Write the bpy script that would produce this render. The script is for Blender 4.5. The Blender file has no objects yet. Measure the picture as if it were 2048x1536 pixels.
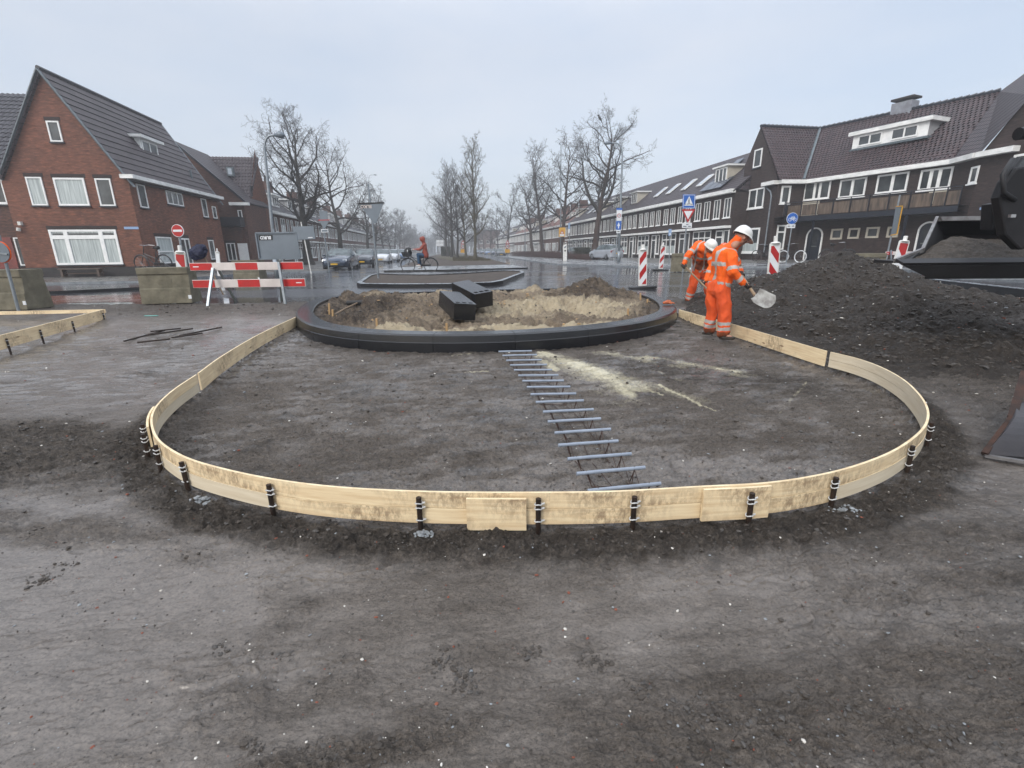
import bpy, bmesh, math, random
import numpy as np
from math import sin, cos, pi, radians, atan2, sqrt, hypot
from mathutils import Vector, Matrix, noise as mnoise
from mathutils.geometry import delaunay_2d_cdt
S = bpy.context.scene
COL = S.collection
random.seed(7)

# ---------------------------------------------------------------- camera
FPX, PITCH, ROLL, EYE = 942.0, radians(15.9), radians(0.6), 1.4
CAM = Vector((0, 0, EYE))
FW = Vector((0, cos(PITCH), -sin(PITCH)))
R0 = Vector((1, 0, 0)); U0 = Vector((0, sin(PITCH), cos(PITCH)))
RT = R0 * cos(ROLL) - U0 * sin(ROLL); UP = U0 * cos(ROLL) + R0 * sin(ROLL)
cd = bpy.data.cameras.new('camera'); cam = bpy.data.objects.new('camera', cd); COL.objects.link(cam)
cd.sensor_fit = 'HORIZONTAL'; cd.sensor_width = 36; cd.lens = FPX / 2048 * 36
cd.clip_start = 0.05; cd.clip_end = 3000
cam.matrix_world = Matrix(((RT.x, UP.x, -FW.x, 0), (RT.y, UP.y, -FW.y, 0), (RT.z, UP.z, -FW.z, EYE), (0, 0, 0, 1)))
S.camera = cam

# ---------------------------------------------------------------- overcast sky and sun
SUN_EL, SUN_AZ = radians(36), radians(215)
w = bpy.data.worlds.new('World'); S.world = w; w.use_nodes = True
nt = w.node_tree; nt.nodes.clear()
sky = nt.nodes.new('ShaderNodeTexSky'); sky.sky_type = 'NISHITA'; sky.sun_disc = False
sky.sun_elevation = SUN_EL; sky.sun_rotation = SUN_AZ; sky.dust_density = 3.0
b1 = nt.nodes.new('ShaderNodeBackground'); b1.inputs[1].default_value = 0.05
nt.links.new(sky.outputs[0], b1.inputs[0])
b2 = nt.nodes.new('ShaderNodeBackground'); b2.inputs[1].default_value = 0.66       # the even cloud layer
tcw = nt.nodes.new('ShaderNodeTexCoord'); mpw = nt.nodes.new('ShaderNodeMapping')
mpw.inputs['Scale'].default_value = (1, 1, 3)
nzw = nt.nodes.new('ShaderNodeTexNoise'); nzw.inputs['Scale'].default_value = 2.2; nzw.inputs['Detail'].default_value = 5
crw = nt.nodes.new('ShaderNodeValToRGB')
crw.color_ramp.elements[0].position = 0.3; crw.color_ramp.elements[0].color = (0.76, 0.845, 0.975, 1)
crw.color_ramp.elements[1].position = 0.7; crw.color_ramp.elements[1].color = (0.97, 0.985, 1.03, 1)
nt.links.new(tcw.outputs['Generated'], mpw.inputs[0]); nt.links.new(mpw.outputs[0], nzw.inputs['Vector'])
nt.links.new(nzw.outputs['Fac'], crw.inputs[0])
sxw = nt.nodes.new('ShaderNodeSeparateXYZ'); nt.links.new(tcw.outputs['Generated'], sxw.inputs[0])       # cloud is brightest overhead
mrw = nt.nodes.new('ShaderNodeMapRange'); mrw.interpolation_type = 'SMOOTHSTEP'
for k_, v_ in (('From Min', .30), ('From Max', .90), ('To Min', .62), ('To Max', 1.75)): mrw.inputs[k_].default_value = v_
nt.links.new(sxw.outputs[2], mrw.inputs[0]); nt.links.new(mrw.outputs[0], b2.inputs[1]); nt.links.new(crw.outputs[0], b2.inputs[0])
ad = nt.nodes.new('ShaderNodeAddShader'); wo = nt.nodes.new('ShaderNodeOutputWorld')
nt.links.new(b1.outputs[0], ad.inputs[0]); nt.links.new(b2.outputs[0], ad.inputs[1]); nt.links.new(ad.outputs[0], wo.inputs[0])
sl = bpy.data.lights.new('sun', 'SUN'); sl.energy = 1.5; sl.angle = radians(20); sl.color = (1, 0.97, 0.92)
so = bpy.data.objects.new('sun', sl); COL.objects.link(so)
so.rotation_euler = Vector((-sin(SUN_AZ) * cos(SUN_EL), -cos(SUN_AZ) * cos(SUN_EL), -sin(SUN_EL))).to_track_quat('-Z', 'Y').to_euler()
S.view_settings.view_transform = 'Standard'; S.view_settings.look = 'None'
S.view_settings.exposure = 0.07; S.view_settings.gamma = 1; S.view_settings.use_curve_mapping = False
S.cycles.use_denoising = True; S.cycles.max_bounces = 5; S.cycles.volume_bounces = 2
S.cycles.diffuse_bounces = 3; S.cycles.glossy_bounces = 3; S.cycles.transmission_bounces = 3
S.cycles.use_adaptive_sampling = True; S.cycles.adaptive_threshold = 0.015
S.cycles.sample_clamp_indirect = 5; S.render.filter_size = 1.15

# ---------------------------------------------------------------- places from sight lines
def ray(x, y): return FW * FPX + RT * (x - 1024) - UP * (y - 768)
def smooth(a, b, t):
    t = max(0., min(1., (t - a) / (b - a))); return t * t * (3 - 2 * t)
def gz(x, y):                                   # height of the finished streets (a gentle crown, rising to the right)
    return 0.15 + 0.11 * math.exp(-((y - 24) / 8) ** 2) * math.exp(-(x / 9) ** 2) + 0.28 * smooth(5, 19, x) * smooth(14, 30, y) * (1 - smooth(40, 90, y)) \
        - 0.05 * smooth(8, 20, -x)
def G(x, y, z=0.0):
    r = ray(x, y); return CAM + r * ((z - EYE) / r.z)
def GR(x, y, dz=0.0):
    z = .15 + dz
    for i in range(6):
        p = G(x, y, z); z = gz(p.x, p.y) + dz
    return Vector((p.x, p.y, z))
def D(x, y, Y):
    r = ray(x, y); return CAM + r * (Y / r.y)
def at(p, x, y):                                # point on sight line at the depth of p
    return D(x, y, p[1])

# ---------------------------------------------------------------- materials
MATS = {}
def newmat(name):
    m = bpy.data.materials.new(name); m.use_nodes = True; n = m.node_tree; n.nodes.clear()
    o = n.nodes.new('ShaderNodeOutputMaterial'); p = n.nodes.new('ShaderNodeBsdfPrincipled')
    n.links.new(p.outputs[0], o.inputs[0]); MATS[name] = m
    return m, n, p
def N(n, t, **k):
    d = n.nodes.new(t)
    for a, v in k.items():
        if a in d.inputs: d.inputs[a].default_value = v
        else: setattr(d, a, v)
    return d
def L(n, a, b): n.links.new(a, b)
def rgba(c): return (c[0], c[1], c[2], 1)
def ramp(n, fac, p0, c0, p1, c1):
    r = N(n, 'ShaderNodeValToRGB'); e = r.color_ramp.elements
    e[0].position = p0; e[0].color = rgba(c0); e[1].position = p1; e[1].color = rgba(c1)
    L(n, fac, r.inputs[0]); return r.outputs[0]
def mixc(n, fac, a, b, mode='MIX'):
    m = N(n, 'ShaderNodeMix'); m.data_type = 'RGBA'; m.blend_type = mode
    for s, v in ((0, fac), (6, a), (7, b)):
        if hasattr(v, 'is_output'): L(n, v, m.inputs[s])
        else: m.inputs[s].default_value = v if s == 0 else rgba(v)
    return m.outputs[2]
def mth(n, op, a, b=0.0, clamp=False):
    m = N(n, 'ShaderNodeMath'); m.operation = op; m.use_clamp = clamp
    for i, v in enumerate((a, b)):
        if hasattr(v, 'is_output'): L(n, v, m.inputs[i])
        else: m.inputs[i].default_value = v
    return m.outputs[0]
def coords(n, kind='Object', scale=(1, 1, 1)):
    t = N(n, 'ShaderNodeTexCoord'); m = N(n, 'ShaderNodeMapping'); m.inputs['Scale'].default_value = scale
    L(n, t.outputs[kind], m.inputs[0]); return m.outputs[0]
def noise(n, vec, scale, detail=4, rough=.55, dist=0.):
    t = N(n, 'ShaderNodeTexNoise'); t.inputs['Scale'].default_value = scale; t.inputs['Detail'].default_value = detail
    t.inputs['Roughness'].default_value = rough; t.inputs['Distortion'].default_value = dist
    L(n, vec, t.inputs['Vector']); return t.outputs['Fac']
def bump(n, p, h, strength, dist=.01, prev=None):
    b = N(n, 'ShaderNodeBump'); b.inputs['Strength'].default_value = strength; b.inputs['Distance'].default_value = dist
    L(n, h, b.inputs['Height'])
    if prev is not None: L(n, prev, b.inputs['Normal'])
    L(n, b.outputs[0], p.inputs['Normal']); return b.outputs[0]
def pm(name, c1, c2=None, scale=3, rough=.6, metal=0, bs=0, bscale=40, coat=0, r2=None, stretch=(1, 1, 1), kind='Object', lo=.35, hi=.65, bdist=.01):
    m, n, p = newmat(name)
    p.inputs['Roughness'].default_value = rough; p.inputs['Metallic'].default_value = metal
    if rough >= .45 and not metal: p.inputs['Specular IOR Level'].default_value = .28
    if coat: p.inputs['Coat Weight'].default_value = coat; p.inputs['Coat Roughness'].default_value = .05
    v = coords(n, kind, stretch)
    if c2 is None: c2 = tuple(x * .8 for x in c1)
    f = noise(n, v, scale, 5, .6)
    L(n, ramp(n, f, lo, c2, hi, c1), p.inputs['Base Color'])
    if r2 is not None:
        L(n, ramp(n, noise(n, v, scale * 1.7, 3), .4, (rough,) * 3, .6, (r2,) * 3), p.inputs['Roughness'])
    if bs: bump(n, p, noise(n, v, bscale, 4), bs, bdist)
    return m
def brickmat(name, ca, cb, mortar, dirt=(.03, .03, .03), dirtamt=.5):
    m, n, p = newmat(name); v = coords(n, 'UV')
    t = N(n, 'ShaderNodeTexBrick'); L(n, v, t.inputs['Vector']); t.inputs['Scale'].default_value = 1
    t.inputs['Brick Width'].default_value = .22; t.inputs['Row Height'].default_value = .065; t.inputs['Mortar Size'].default_value = .008
    t.inputs['Color1'].default_value = rgba(ca); t.inputs['Color2'].default_value = rgba(cb); t.inputs['Mortar'].default_value = rgba(mortar)
    v2 = coords(n, 'UV', (1, 3.5, 1))
    c = mixc(n, ramp(n, noise(n, v2, 2.2, 6, .65), .35, (0,) * 3, .7, (dirtamt,) * 3), t.outputs[0], dirt)
    c = mixc(n, ramp(n, noise(n, coords(n, 'UV', (1, 1, 1)), .45, 4), .4, (0,) * 3, .75, (.45,) * 3), c, tuple(x * 1.35 for x in ca))
    c = mixc(n, ramp(n, noise(n, coords(n, 'UV', (1.6, 7, 1)), 1.7, 5, .7), .50, (0,) * 3, .66, (.75,) * 3), c, tuple(x * 1.55 for x in ca)); c = mixc(n, ramp(n, noise(n, coords(n, 'UV', (1.3, 6, 1)), 2.1, 5, .7), .36, (.7,) * 3, .5, (0,) * 3), c, tuple(x * .55 for x in cb))
    L(n, c, p.inputs['Base Color']); p.inputs['Roughness'].default_value = .8; p.inputs['Specular IOR Level'].default_value = .2
    bump(n, p, t.outputs['Fac'], -.4, .01); return m
def tilemat(name, ca, cb, row=.30, colw=.24, wet=.5):
    m, n, p = newmat(name); v = coords(n, 'UV')
    sx = N(n, 'ShaderNodeSeparateXYZ'); L(n, v, sx.inputs[0])
    fr = mth(n, 'FRACT', mth(n, 'DIVIDE', sx.outputs[1], row))
    saw = mth(n, 'SUBTRACT', 1.0, fr)
    cu = mth(n, 'SINE', mth(n, 'MULTIPLY', sx.outputs[0], 2 * pi / colw))
    h = mth(n, 'ADD', mth(n, 'MULTIPLY', saw, 1.2), mth(n, 'MULTIPLY', cu, .35))
    t = N(n, 'ShaderNodeTexBrick'); L(n, v, t.inputs['Vector']); t.offset = 0; t.inputs['Scale'].default_value = 1
    t.inputs['Brick Width'].default_value = colw; t.inputs['Row Height'].default_value = row; t.inputs['Mortar Size'].default_value = .0
    t.inputs['Color1'].default_value = rgba(ca); t.inputs['Color2'].default_value = rgba(cb)
    c = mixc(n, ramp(n, noise(n, v, .9, 5), .4, (0,) * 3, .7, (.5,) * 3), t.outputs[0], tuple(x * .55 for x in ca))
    # the dark open joint under each course of tiles
    c = mixc(n, ramp(n, fr, .06, (.9,) * 3, .2, (0,) * 3), c, (.012, .012, .014))
    L(n, c, p.inputs['Base Color']); p.inputs['Roughness'].default_value = wet + .1
    L(n, mth(n, 'MULTIPLY', ramp(n, fr, .05, (0,) * 3, .2, (1,) * 3), .35), p.inputs['Specular IOR Level']); bump(n, p, h, .8, .03); return m

# ---------------------------------------------------------------- mesh collecting
class MB:
    def __init__(s): s.v = []; s.f = []; s.m = []; s.mats = []; s.uv = {}; s.cur = 0
    def mat(s, name):
        if name not in s.mats: s.mats.append(name)
        s.cur = s.mats.index(name); return s
    def poly(s, pts, uv=None):
        i = len(s.v); s.v.extend([tuple(p) for p in pts]); s.f.append(tuple(range(i, i + len(pts)))); s.m.append(s.cur)
        if uv: s.uv[len(s.f) - 1] = uv
        return s
    def add(s, vs, fs):
        i = len(s.v); s.v.extend([tuple(p) for p in vs])
        for f in fs: s.f.append(tuple(i + k for k in f)); s.m.append(s.cur)
        return s
    def box(s, c, d, M=None):                       # centre, full sizes, optional 3x3 axes
        x, y, z = d[0] / 2, d[1] / 2, d[2] / 2
        vs = [Vector((a * x, b * y, e * z)) for a in (-1, 1) for b in (-1, 1) for e in (-1, 1)]
        if M is not None: vs = [M @ q for q in vs]
        c = Vector(c); return s.add([c + q for q in vs], [(0, 1, 3, 2), (4, 6, 7, 5), (0, 4, 5, 1), (2, 3, 7, 6), (0, 2, 6, 4), (1, 5, 7, 3)])
    def bar(s, a, b, wd, th, up=(0, 0, 1)):         # box beam from a to b
        a, b = Vector(a), Vector(b); x = (b - a); l = x.length; x = x.normalized(); y = Vector(up).cross(x)
        if y.length < 1e-4: y = Vector((0, 1, 0)).cross(x)
        y = y.normalized(); z = x.cross(y)
        return s.box((a + b) / 2, (l, wd, th), Matrix((x, y, z)).transposed())
    def tube(s, pts, r, n=8, cap=True):
        pts = [Vector(p) for p in pts]; k = len(pts); rs = r if hasattr(r, '__len__') else [r] * k
        t0 = (pts[1] - pts[0]).normalized(); a = t0.orthogonal().normalized(); i0 = len(s.v)
        for i, p in enumerate(pts):
            t = (pts[min(i + 1, k - 1)] - pts[max(i - 1, 0)])
            t = t.normalized() if t.length > 1e-9 else t0
            a = (a - t * a.dot(t)); a = a.normalized() if a.length > 1e-6 else t.orthogonal().normalized(); b = t.cross(a)
            for j in range(n):
                q = 2 * pi * j / n; s.v.append(tuple(p + (a * cos(q) + b * sin(q)) * rs[i]))
        for i in range(k - 1):
            for j in range(n):
                j2 = (j + 1) % n; s.f.append((i0 + i * n + j, i0 + i * n + j2, i0 + (i + 1) * n + j2, i0 + (i + 1) * n + j)); s.m.append(s.cur)
        if cap:
            s.f.append(tuple(i0 + j for j in range(n))[::-1]); s.m.append(s.cur)
            s.f.append(tuple(i0 + (k - 1) * n + j for j in range(n))); s.m.append(s.cur)
        return s
    def prism(s, poly, d):                          # closed polygon swept along vector d
        d = Vector(d); P = [Vector(p) for p in poly]; n = len(P)
        s.poly(P); s.poly([p + d for p in reversed(P)])
        for i in range(n): s.poly([P[(i + 1) % n], P[i], P[i] + d, P[(i + 1) % n] + d])
        return s
    def disc(s, c, nrm, r, th, n=24, r2=None):
        nrm = Vector(nrm).normalized(); return s.tube([Vector(c) - nrm * th / 2, Vector(c) + nrm * th / 2], [r, r2 or r], n)
    def build(s, name, parent=None, origin=None, smooth_=False, bevel=0, uv=False, fix=True):
        off = Vector((0, 0, 0)); q = parent
        while q is not None: off = off + q.location; q = q.parent
        if origin is not None: off = off + Vector(origin)
        me = bpy.data.meshes.new(name); me.from_pydata([(a - off.x, b - off.y, c - off.z) for a, b, c in s.v], [], s.f)
        for m in s.mats: me.materials.append(MATS[m])
        me.polygons.foreach_set('material_index', s.m)
        if fix and len(s.f) < 60000:
            bm = bmesh.new(); bm.from_mesh(me)
            if not s.uv: bmesh.ops.remove_doubles(bm, verts=bm.verts, dist=1e-5)
            bmesh.ops.recalc_face_normals(bm, faces=bm.faces); bm.to_mesh(me); bm.free()
        if uv or s.uv:
            lay = me.uv_layers.new(name='UVMap').data; V = me.vertices
            for pi_, p in enumerate(me.polygons):
                if pi_ in s.uv:
                    for k, li in enumerate(p.loop_indices): lay[li].uv = s.uv[pi_][k]
                    continue
                nn = p.normal
                u = Vector((0, 0, 1)).cross(nn); u = u.normalized() if u.length > .05 else Vector((1, 0, 0)); v = nn.cross(u)
                for li in p.loop_indices:
                    c = V[me.loops[li].vertex_index].co; lay[li].uv = (c.dot(u), c.dot(v))
        if smooth_: me.polygons.foreach_set('use_smooth', [True] * len(me.polygons))
        me.update(); o = bpy.data.objects.new(name, me); COL.objects.link(o)
        if origin is not None: o.location = Vector(origin)
        if parent is not None: o.parent = parent
        if bevel:
            md = o.modifiers.new('bevel', 'BEVEL'); md.width = bevel; md.segments = 2; md.limit_method = 'ANGLE'; md.angle_limit = radians(35)
        return o
def tag(o, label=None, cat=None, group=None, kind=None):
    if label: o['label'] = label
    if cat: o['category'] = cat
    if group: o['group'] = group
    if kind: o['kind'] = kind
    return o
def thing(name, loc, label, cat, group=None):
    o = bpy.data.objects.new(name, None); o.empty_display_size = .1; COL.objects.link(o); o.location = Vector(loc)
    return tag(o, label, cat, group)
def copy_tree(o, parent=None, loc=None, rz=None, label=None, scale=None):
    c = o.copy(); COL.objects.link(c); c.parent = parent
    if loc is not None: c.location = Vector(loc)
    if rz is not None: c.rotation_euler = (0, 0, rz)
    if scale is not None: c.scale = (scale,) * 3 if not hasattr(scale, '__len__') else scale
    if label: c['label'] = label
    for ch in list(o.children): copy_tree(ch, c)
    return c
def text_into(mb, txt, size, origin, xdir, ydir, align='CENTER', spacing=1.0, bold=0.0):
    cu = bpy.data.curves.new('t', 'FONT'); cu.body = txt; cu.size = size; cu.align_x = align; cu.align_y = 'CENTER'; cu.offset = bold
    cu.resolution_u = 3; cu.space_character = spacing
    ob = bpy.data.objects.new('t', cu); COL.objects.link(ob); dg = bpy.context.evaluated_depsgraph_get(); dg.update()
    me = bpy.data.meshes.new_from_object(ob.evaluated_get(dg)); X, Y, O = Vector(xdir), Vector(ydir), Vector(origin)
    mb.add([O + X * v.co.x + Y * v.co.y for v in me.vertices], [tuple(p.vertices) for p in me.polygons])
    bpy.data.objects.remove(ob); bpy.data.curves.remove(cu); bpy.data.meshes.remove(me)

# vectorised gradient-ish noise for the earth surfaces
_rs = np.random.RandomState(11); _T = _rs.rand(256, 256)
def vn(x, y):
    xi = np.floor(x).astype(int); yi = np.floor(y).astype(int); fx = x - xi; fy = y - yi
    fx = fx * fx * fx * (fx * (fx * 6 - 15) + 10); fy = fy * fy * fy * (fy * (fy * 6 - 15) + 10)
    a = _T[xi & 255, yi & 255]; b = _T[(xi + 1) & 255, yi & 255]; c = _T[xi & 255, (yi + 1) & 255]; d = _T[(xi + 1) & 255, (yi + 1) & 255]
    return (a * (1 - fx) + b * fx) * (1 - fy) + (c * (1 - fx) + d * fx) * fy
def fbm(x, y, o=4, g=.5, sx=0):
    r = 0; a = 1; t = 0
    for i in range(o):
        r = r + a * vn(x * 2 ** i * (1.0 + .017 * i) + 13.7 * i + sx, y * 2 ** i + 7.1 * i + sx * 1.3); t += a; a *= g
    return r / t
def ss(a, b, t):
    t = np.clip((t - a) / (b - a), 0, 1); return t * t * (3 - 2 * t)
def gridmesh(name, X, Y, Z, mats, attrs=None, matidx=None, smooth_=True, parent=None):
    h, wd = X.shape; me = bpy.data.meshes.new(name); co = np.stack([X, Y, Z], -1).reshape(-1, 3)
    me.vertices.add(len(co)); me.vertices.foreach_set('co', co.astype(np.float32).ravel())
    i = np.arange(h * wd).reshape(h, wd); q = np.stack([i[:-1, :-1], i[:-1, 1:], i[1:, 1:], i[1:, :-1]], -1).reshape(-1, 4)
    me.loops.add(q.size); me.loops.foreach_set('vertex_index', q.ravel().astype(np.int32))
    me.polygons.add(len(q)); me.polygons.foreach_set('loop_start', (np.arange(len(q)) * 4).astype(np.int32))
    me.polygons.foreach_set('loop_total', np.full(len(q), 4, np.int32))
    me.update(calc_edges=True); me.polygons.foreach_set('use_smooth', [smooth_] * len(q))
    for m in mats: me.materials.append(MATS[m])
    for k, a in (attrs or {}).items():
        at_ = me.attributes.new(k, 'FLOAT', 'POINT'); at_.data.foreach_set('value', a.astype(np.float32).ravel())
    me.validate(); o = bpy.data.objects.new(name, me); COL.objects.link(o)
    if parent is not None: o.parent = parent
    return o
def spline(pts, n=8, closed=False):
    P = [Vector(p) for p in pts]; k = len(P); out = []
    rng = range(k if closed else k - 1)
    for i in rng:
        a = P[(i - 1) % k] if closed or i > 0 else P[0]; b = P[i]; c = P[(i + 1) % k]; d = P[(i + 2) % k] if closed or i + 2 < k else P[-1]
        for j in range(n):
            t = j / n; out.append(.5 * ((2 * b) + (c - a) * t + (2 * a - 5 * b + 4 * c - d) * t * t + (3 * b - a - 3 * c + d) * t ** 3))
    if not closed: out.append(P[-1])
    return out
def resample(P, step, closed=False):
    Q = P + [P[0]] if closed else P; ds = [0]
    for i in range(1, len(Q)): ds.append(ds[-1] + (Q[i] - Q[i - 1]).length)
    n = max(2, int(round(ds[-1] / step))); out = []; j = 0
    for i in range(n if closed else n + 1):
        t = ds[-1] * i / n
        while j < len(ds) - 2 and ds[j + 1] < t: j += 1
        u = (t - ds[j]) / max(1e-9, ds[j + 1] - ds[j]); out.append(Q[j].lerp(Q[j + 1], u))
    return out
# ================================================================ materials
brickmat('red_brick', (.20, .080, .050), (.13, .055, .037), (.13, .085, .065), (.05, .03, .025), .6)
brickmat('plinth_brick', (.035, .032, .033), (.05, .045, .042), (.04, .04, .04), (.02, .02, .02), .4)
brickmat('brown_brick', (.050, .034, .030), (.036, .026, .025), (.045, .038, .036), (.02, .016, .016), .5)
brickmat('mixed_brick', (.13, .062, .045), (.085, .045, .036), (.08, .065, .058), (.03, .022, .02), .5)
brickmat('dark_lintel', (.04, .03, .028), (.05, .035, .03), (.03, .028, .027), (.02, .02, .02), .4)
tilemat('purple_tile', (.060, .046, .050), (.040, .034, .040))
tilemat('grey_tile', (.055, .052, .058), (.042, .040, .046))
tilemat('red_brown_tile', (.075, .042, .042), (.045, .030, .033), .33, .26, .3)
tilemat('orange_tile', (.19, .075, .048), (.14, .06, .045))
pm('white_paint', (.86, .86, .84), (.74, .75, .74), 4, .45)
pm('gutter_white', (.84, .84, .82), (.62, .63, .61), 2, .5, stretch=(1, 1, 3))
pm('cream_paint', (.50, .46, .38), (.40, .37, .31), 3, .5)
pm('dark_paint', (.018, .022, .032), (.012, .014, .02), 3, .35)
pm('red_door', (.20, .04, .03), (.13, .03, .025), 3, .4)
pm('grey_board', (.40, .40, .40), (.28, .28, .29), 2, .6)
pm('lead', (.12, .15, .17), (.07, .09, .10), 4, .4)
m, n, p = newmat('glass'); p.inputs['Base Color'].default_value = (.025, .03, .034, 1); p.inputs['Roughness'].default_value = .06; p.inputs['IOR'].default_value = 1.6
L(n, ramp(n, noise(n, coords(n, 'Object'), .9, 3), .3, (.015, .018, .02), .75, (.10, .11, .115)), p.inputs['Base Color'])
m, n, p = newmat('curtain_glass'); p.inputs['Roughness'].default_value = .12
v = coords(n, 'Object', (6, 6, .25)); L(n, ramp(n, noise(n, v, 3, 3), .35, (.30, .34, .34), .65, (.52, .57, .56)), p.inputs['Base Color'])
pm('solar', (.035, .045, .065), (.05, .06, .08), 2, .12)
pm('skylight_glass', (.45, .5, .55), (.35, .4, .44), 1, .08)
pm('blue_sign', (.006, .10, .42), (.005, .085, .36), 2, .35)
pm('street_sign_blue', (.25, .36, .55), (.2, .3, .48), 2, .4)
pm('sign_white', (.72, .74, .75), (.62, .64, .66), 3, .35)
pm('sign_red', (.42, .012, .012), (.34, .01, .01), 3, .35)
pm('board_red', (.50, .008, .008), (.36, .008, .008), 3, .4)
pm('board_white', (.66, .60, .57), (.52, .47, .44), 2, .45)
pm('sign_yellow', (.62, .33, .02), (.55, .28, .02), 3, .4)
pm('sign_back', (.16, .19, .22), (.13, .155, .18), 1.5, .45, metal=.3)
pm('black_plastic', (.012, .012, .013), (.02, .02, .02), 5, .5)
pm('galvanised', (.30, .33, .36), (.20, .23, .25), 8, .42, metal=.6)
pm('old_pole', (.17, .18, .17), (.11, .12, .10), 4, .6, metal=.2)
pm('white_plastic', (.74, .74, .72), (.55, .54, .50), 6, .4)
pm('concrete_mossy', (.20, .18, .13), (.085, .078, .055), 3.5, .9, bs=.5, bscale=30, lo=.3, hi=.7)
pm('concrete_light', (.30, .30, .29), (.20, .20, .20), 1.2, .55, r2=.3, bs=.2)
pm('kerb_grey', (.22, .24, .26), (.14, .155, .17), 3, .4, r2=.2, bs=.2)
pm('kerb_black', (.006, .007, .009), (.011, .012, .015), 1.2, .24, bs=.05, bscale=120, bdist=.002)
MATS['kerb_black'].node_tree.nodes['Principled BSDF'].inputs['Specular IOR Level'].default_value = .5
pm('tyre', (.015, .015, .016), (.025, .025, .026), 9, .7)
pm('rim', (.35, .36, .38), (.22, .23, .24), 9, .3, metal=.8)
pm('car_blue', (.010, .026, .058), (.009, .022, .048), 2, .22, metal=.4, coat=1)
pm('car_dark', (.02, .028, .04), (.016, .022, .03), 2, .25, metal=.4, coat=1)
pm('car_white', (.62, .64, .66), (.55, .57, .6), 2, .25, coat=1)
pm('car_silver', (.52, .55, .60), (.45, .48, .52), 2, .25, metal=.5, coat=1)
pm('car_skyblue', (.12, .19, .30), (.1, .16, .26), 2, .25, metal=.4, coat=1)
pm('car_glass', (.02, .028, .032), (.10, .13, .135), 2.5, .05)
pm('car_black', (.008, .008, .009), (.013, .013, .014), 6, .5)
pm('headlight', (.5, .53, .55), (.3, .33, .35), 15, .1, coat=1)
pm('tail_red', (.25, .01, .01), (.15, .008, .008), 8, .2)
pm('plate_yellow', (.62, .38, .02), (.55, .33, .02), 9, .4)
pm('bark', (.032, .028, .026), (.052, .048, .040), 6, .9, bs=.5, bscale=25)
pm('bark_brown', (.060, .038, .030), (.035, .026, .022), 5, .9, bs=.5, bscale=25)
pm('bark_young', (.10, .085, .055), (.065, .058, .040), 4, .85)
pm('twig', (.030, .025, .023), (.042, .035, .030), 3, .9)
pm('twig_brown', (.080, .042, .035), (.05, .032, .028), 3, .9)
pm('hedge_leaf', (.035, .04, .025), (.05, .05, .03), 5, .8)
pm('wood_bench', (.12, .09, .07), (.08, .06, .05), 5, .7)
pm('stake_wood', (.42, .28, .14), (.34, .22, .11), 12, .7, stretch=(1, 1, .2))
pm('handle_wood', (.30, .22, .14), (.20, .14, .09), 14, .6)
pm('steel_dark', (.022, .018, .016), (.045, .026, .018), 14, .55, metal=.5, bs=.3, bscale=60)
pm('rust_wire', (.07, .035, .025), (.03, .02, .018), 30, .7, metal=.3)
pm('blue_grey_pvc', (.27, .31, .37), (.21, .245, .30), 9, .45, r2=.3)
pm('tie_white', (.62, .63, .62), (.5, .5, .5), 9, .45)
pm('hi_vis', (.86, .135, .012), (.70, .09, .010), 7, .75, bs=.35, bscale=14, bdist=.03, lo=.3, hi=.7)
pm('hi_vis_trousers', (.74, .105, .022), (.55, .07, .018), 6, .8, bs=.4, bscale=12, bdist=.03, lo=.3, hi=.7)
pm('reflective', (.40, .38, .36), (.30, .285, .27), 20, .4)
pm('muddy_orange', (.34, .075, .02), (.075, .035, .022), 7, .85, bs=.4, bscale=14, bdist=.03)
pm('helmet_white', (.72, .72, .69), (.60, .60, .57), 4, .28, coat=.4)
pm('skin', (.42, .22, .15), (.34, .17, .12), 9, .5)
pm('hair_dark', (.02, .015, .012), None, 20, .6)
pm('glove_dark', (.035, .03, .027), (.06, .05, .045), 18, .8)
pm('boot_brown', (.05, .038, .03), (.028, .024, .02), 14, .7, bs=.3)
pm('rain_red', (.27, .055, .033), (.19, .04, .026), 8, .5, bs=.4, bscale=15, bdist=.03)
pm('jeans', (.03, .07, .13), (.022, .05, .095), 9, .8)
pm('shoe_white', (.55, .55, .53), None, 9, .6)
pm('bike_black', (.012, .012, .014), None, 9, .35)
pm('bag_black', (.015, .016, .018), (.03, .03, .032), 9, .5)
pm('navy_cloth', (.010, .014, .045), (.006, .008, .026), 7, .6, bs=.6, bscale=9, bdist=.05)
pm('aluminium', (.36, .36, .34), (.17, .16, .15), 9, .62, bs=.3)
pm('loader_black', (.007, .007, .008), (.012, .011, .012), 3, .5, bs=.2)
pm('loader_edge', (.22, .22, .22), (.10, .09, .09), 7, .45, metal=.3)
pm('plate_steel', (.035, .035, .040), (.055, .050, .052), 3, .4, metal=.3, bs=.2)
pm('rust_steel', (.055, .028, .020), (.022, .016, .014), 9, .8, bs=.6)
pm('chrome', (.5, .5, .5), None, 9, .2, metal=.9)
pm('orange_glove', (.55, .15, .06), (.3, .09, .05), 25, .8)
pm('yellow_soft', (.55, .40, .08), None, 9, .6)

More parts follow.
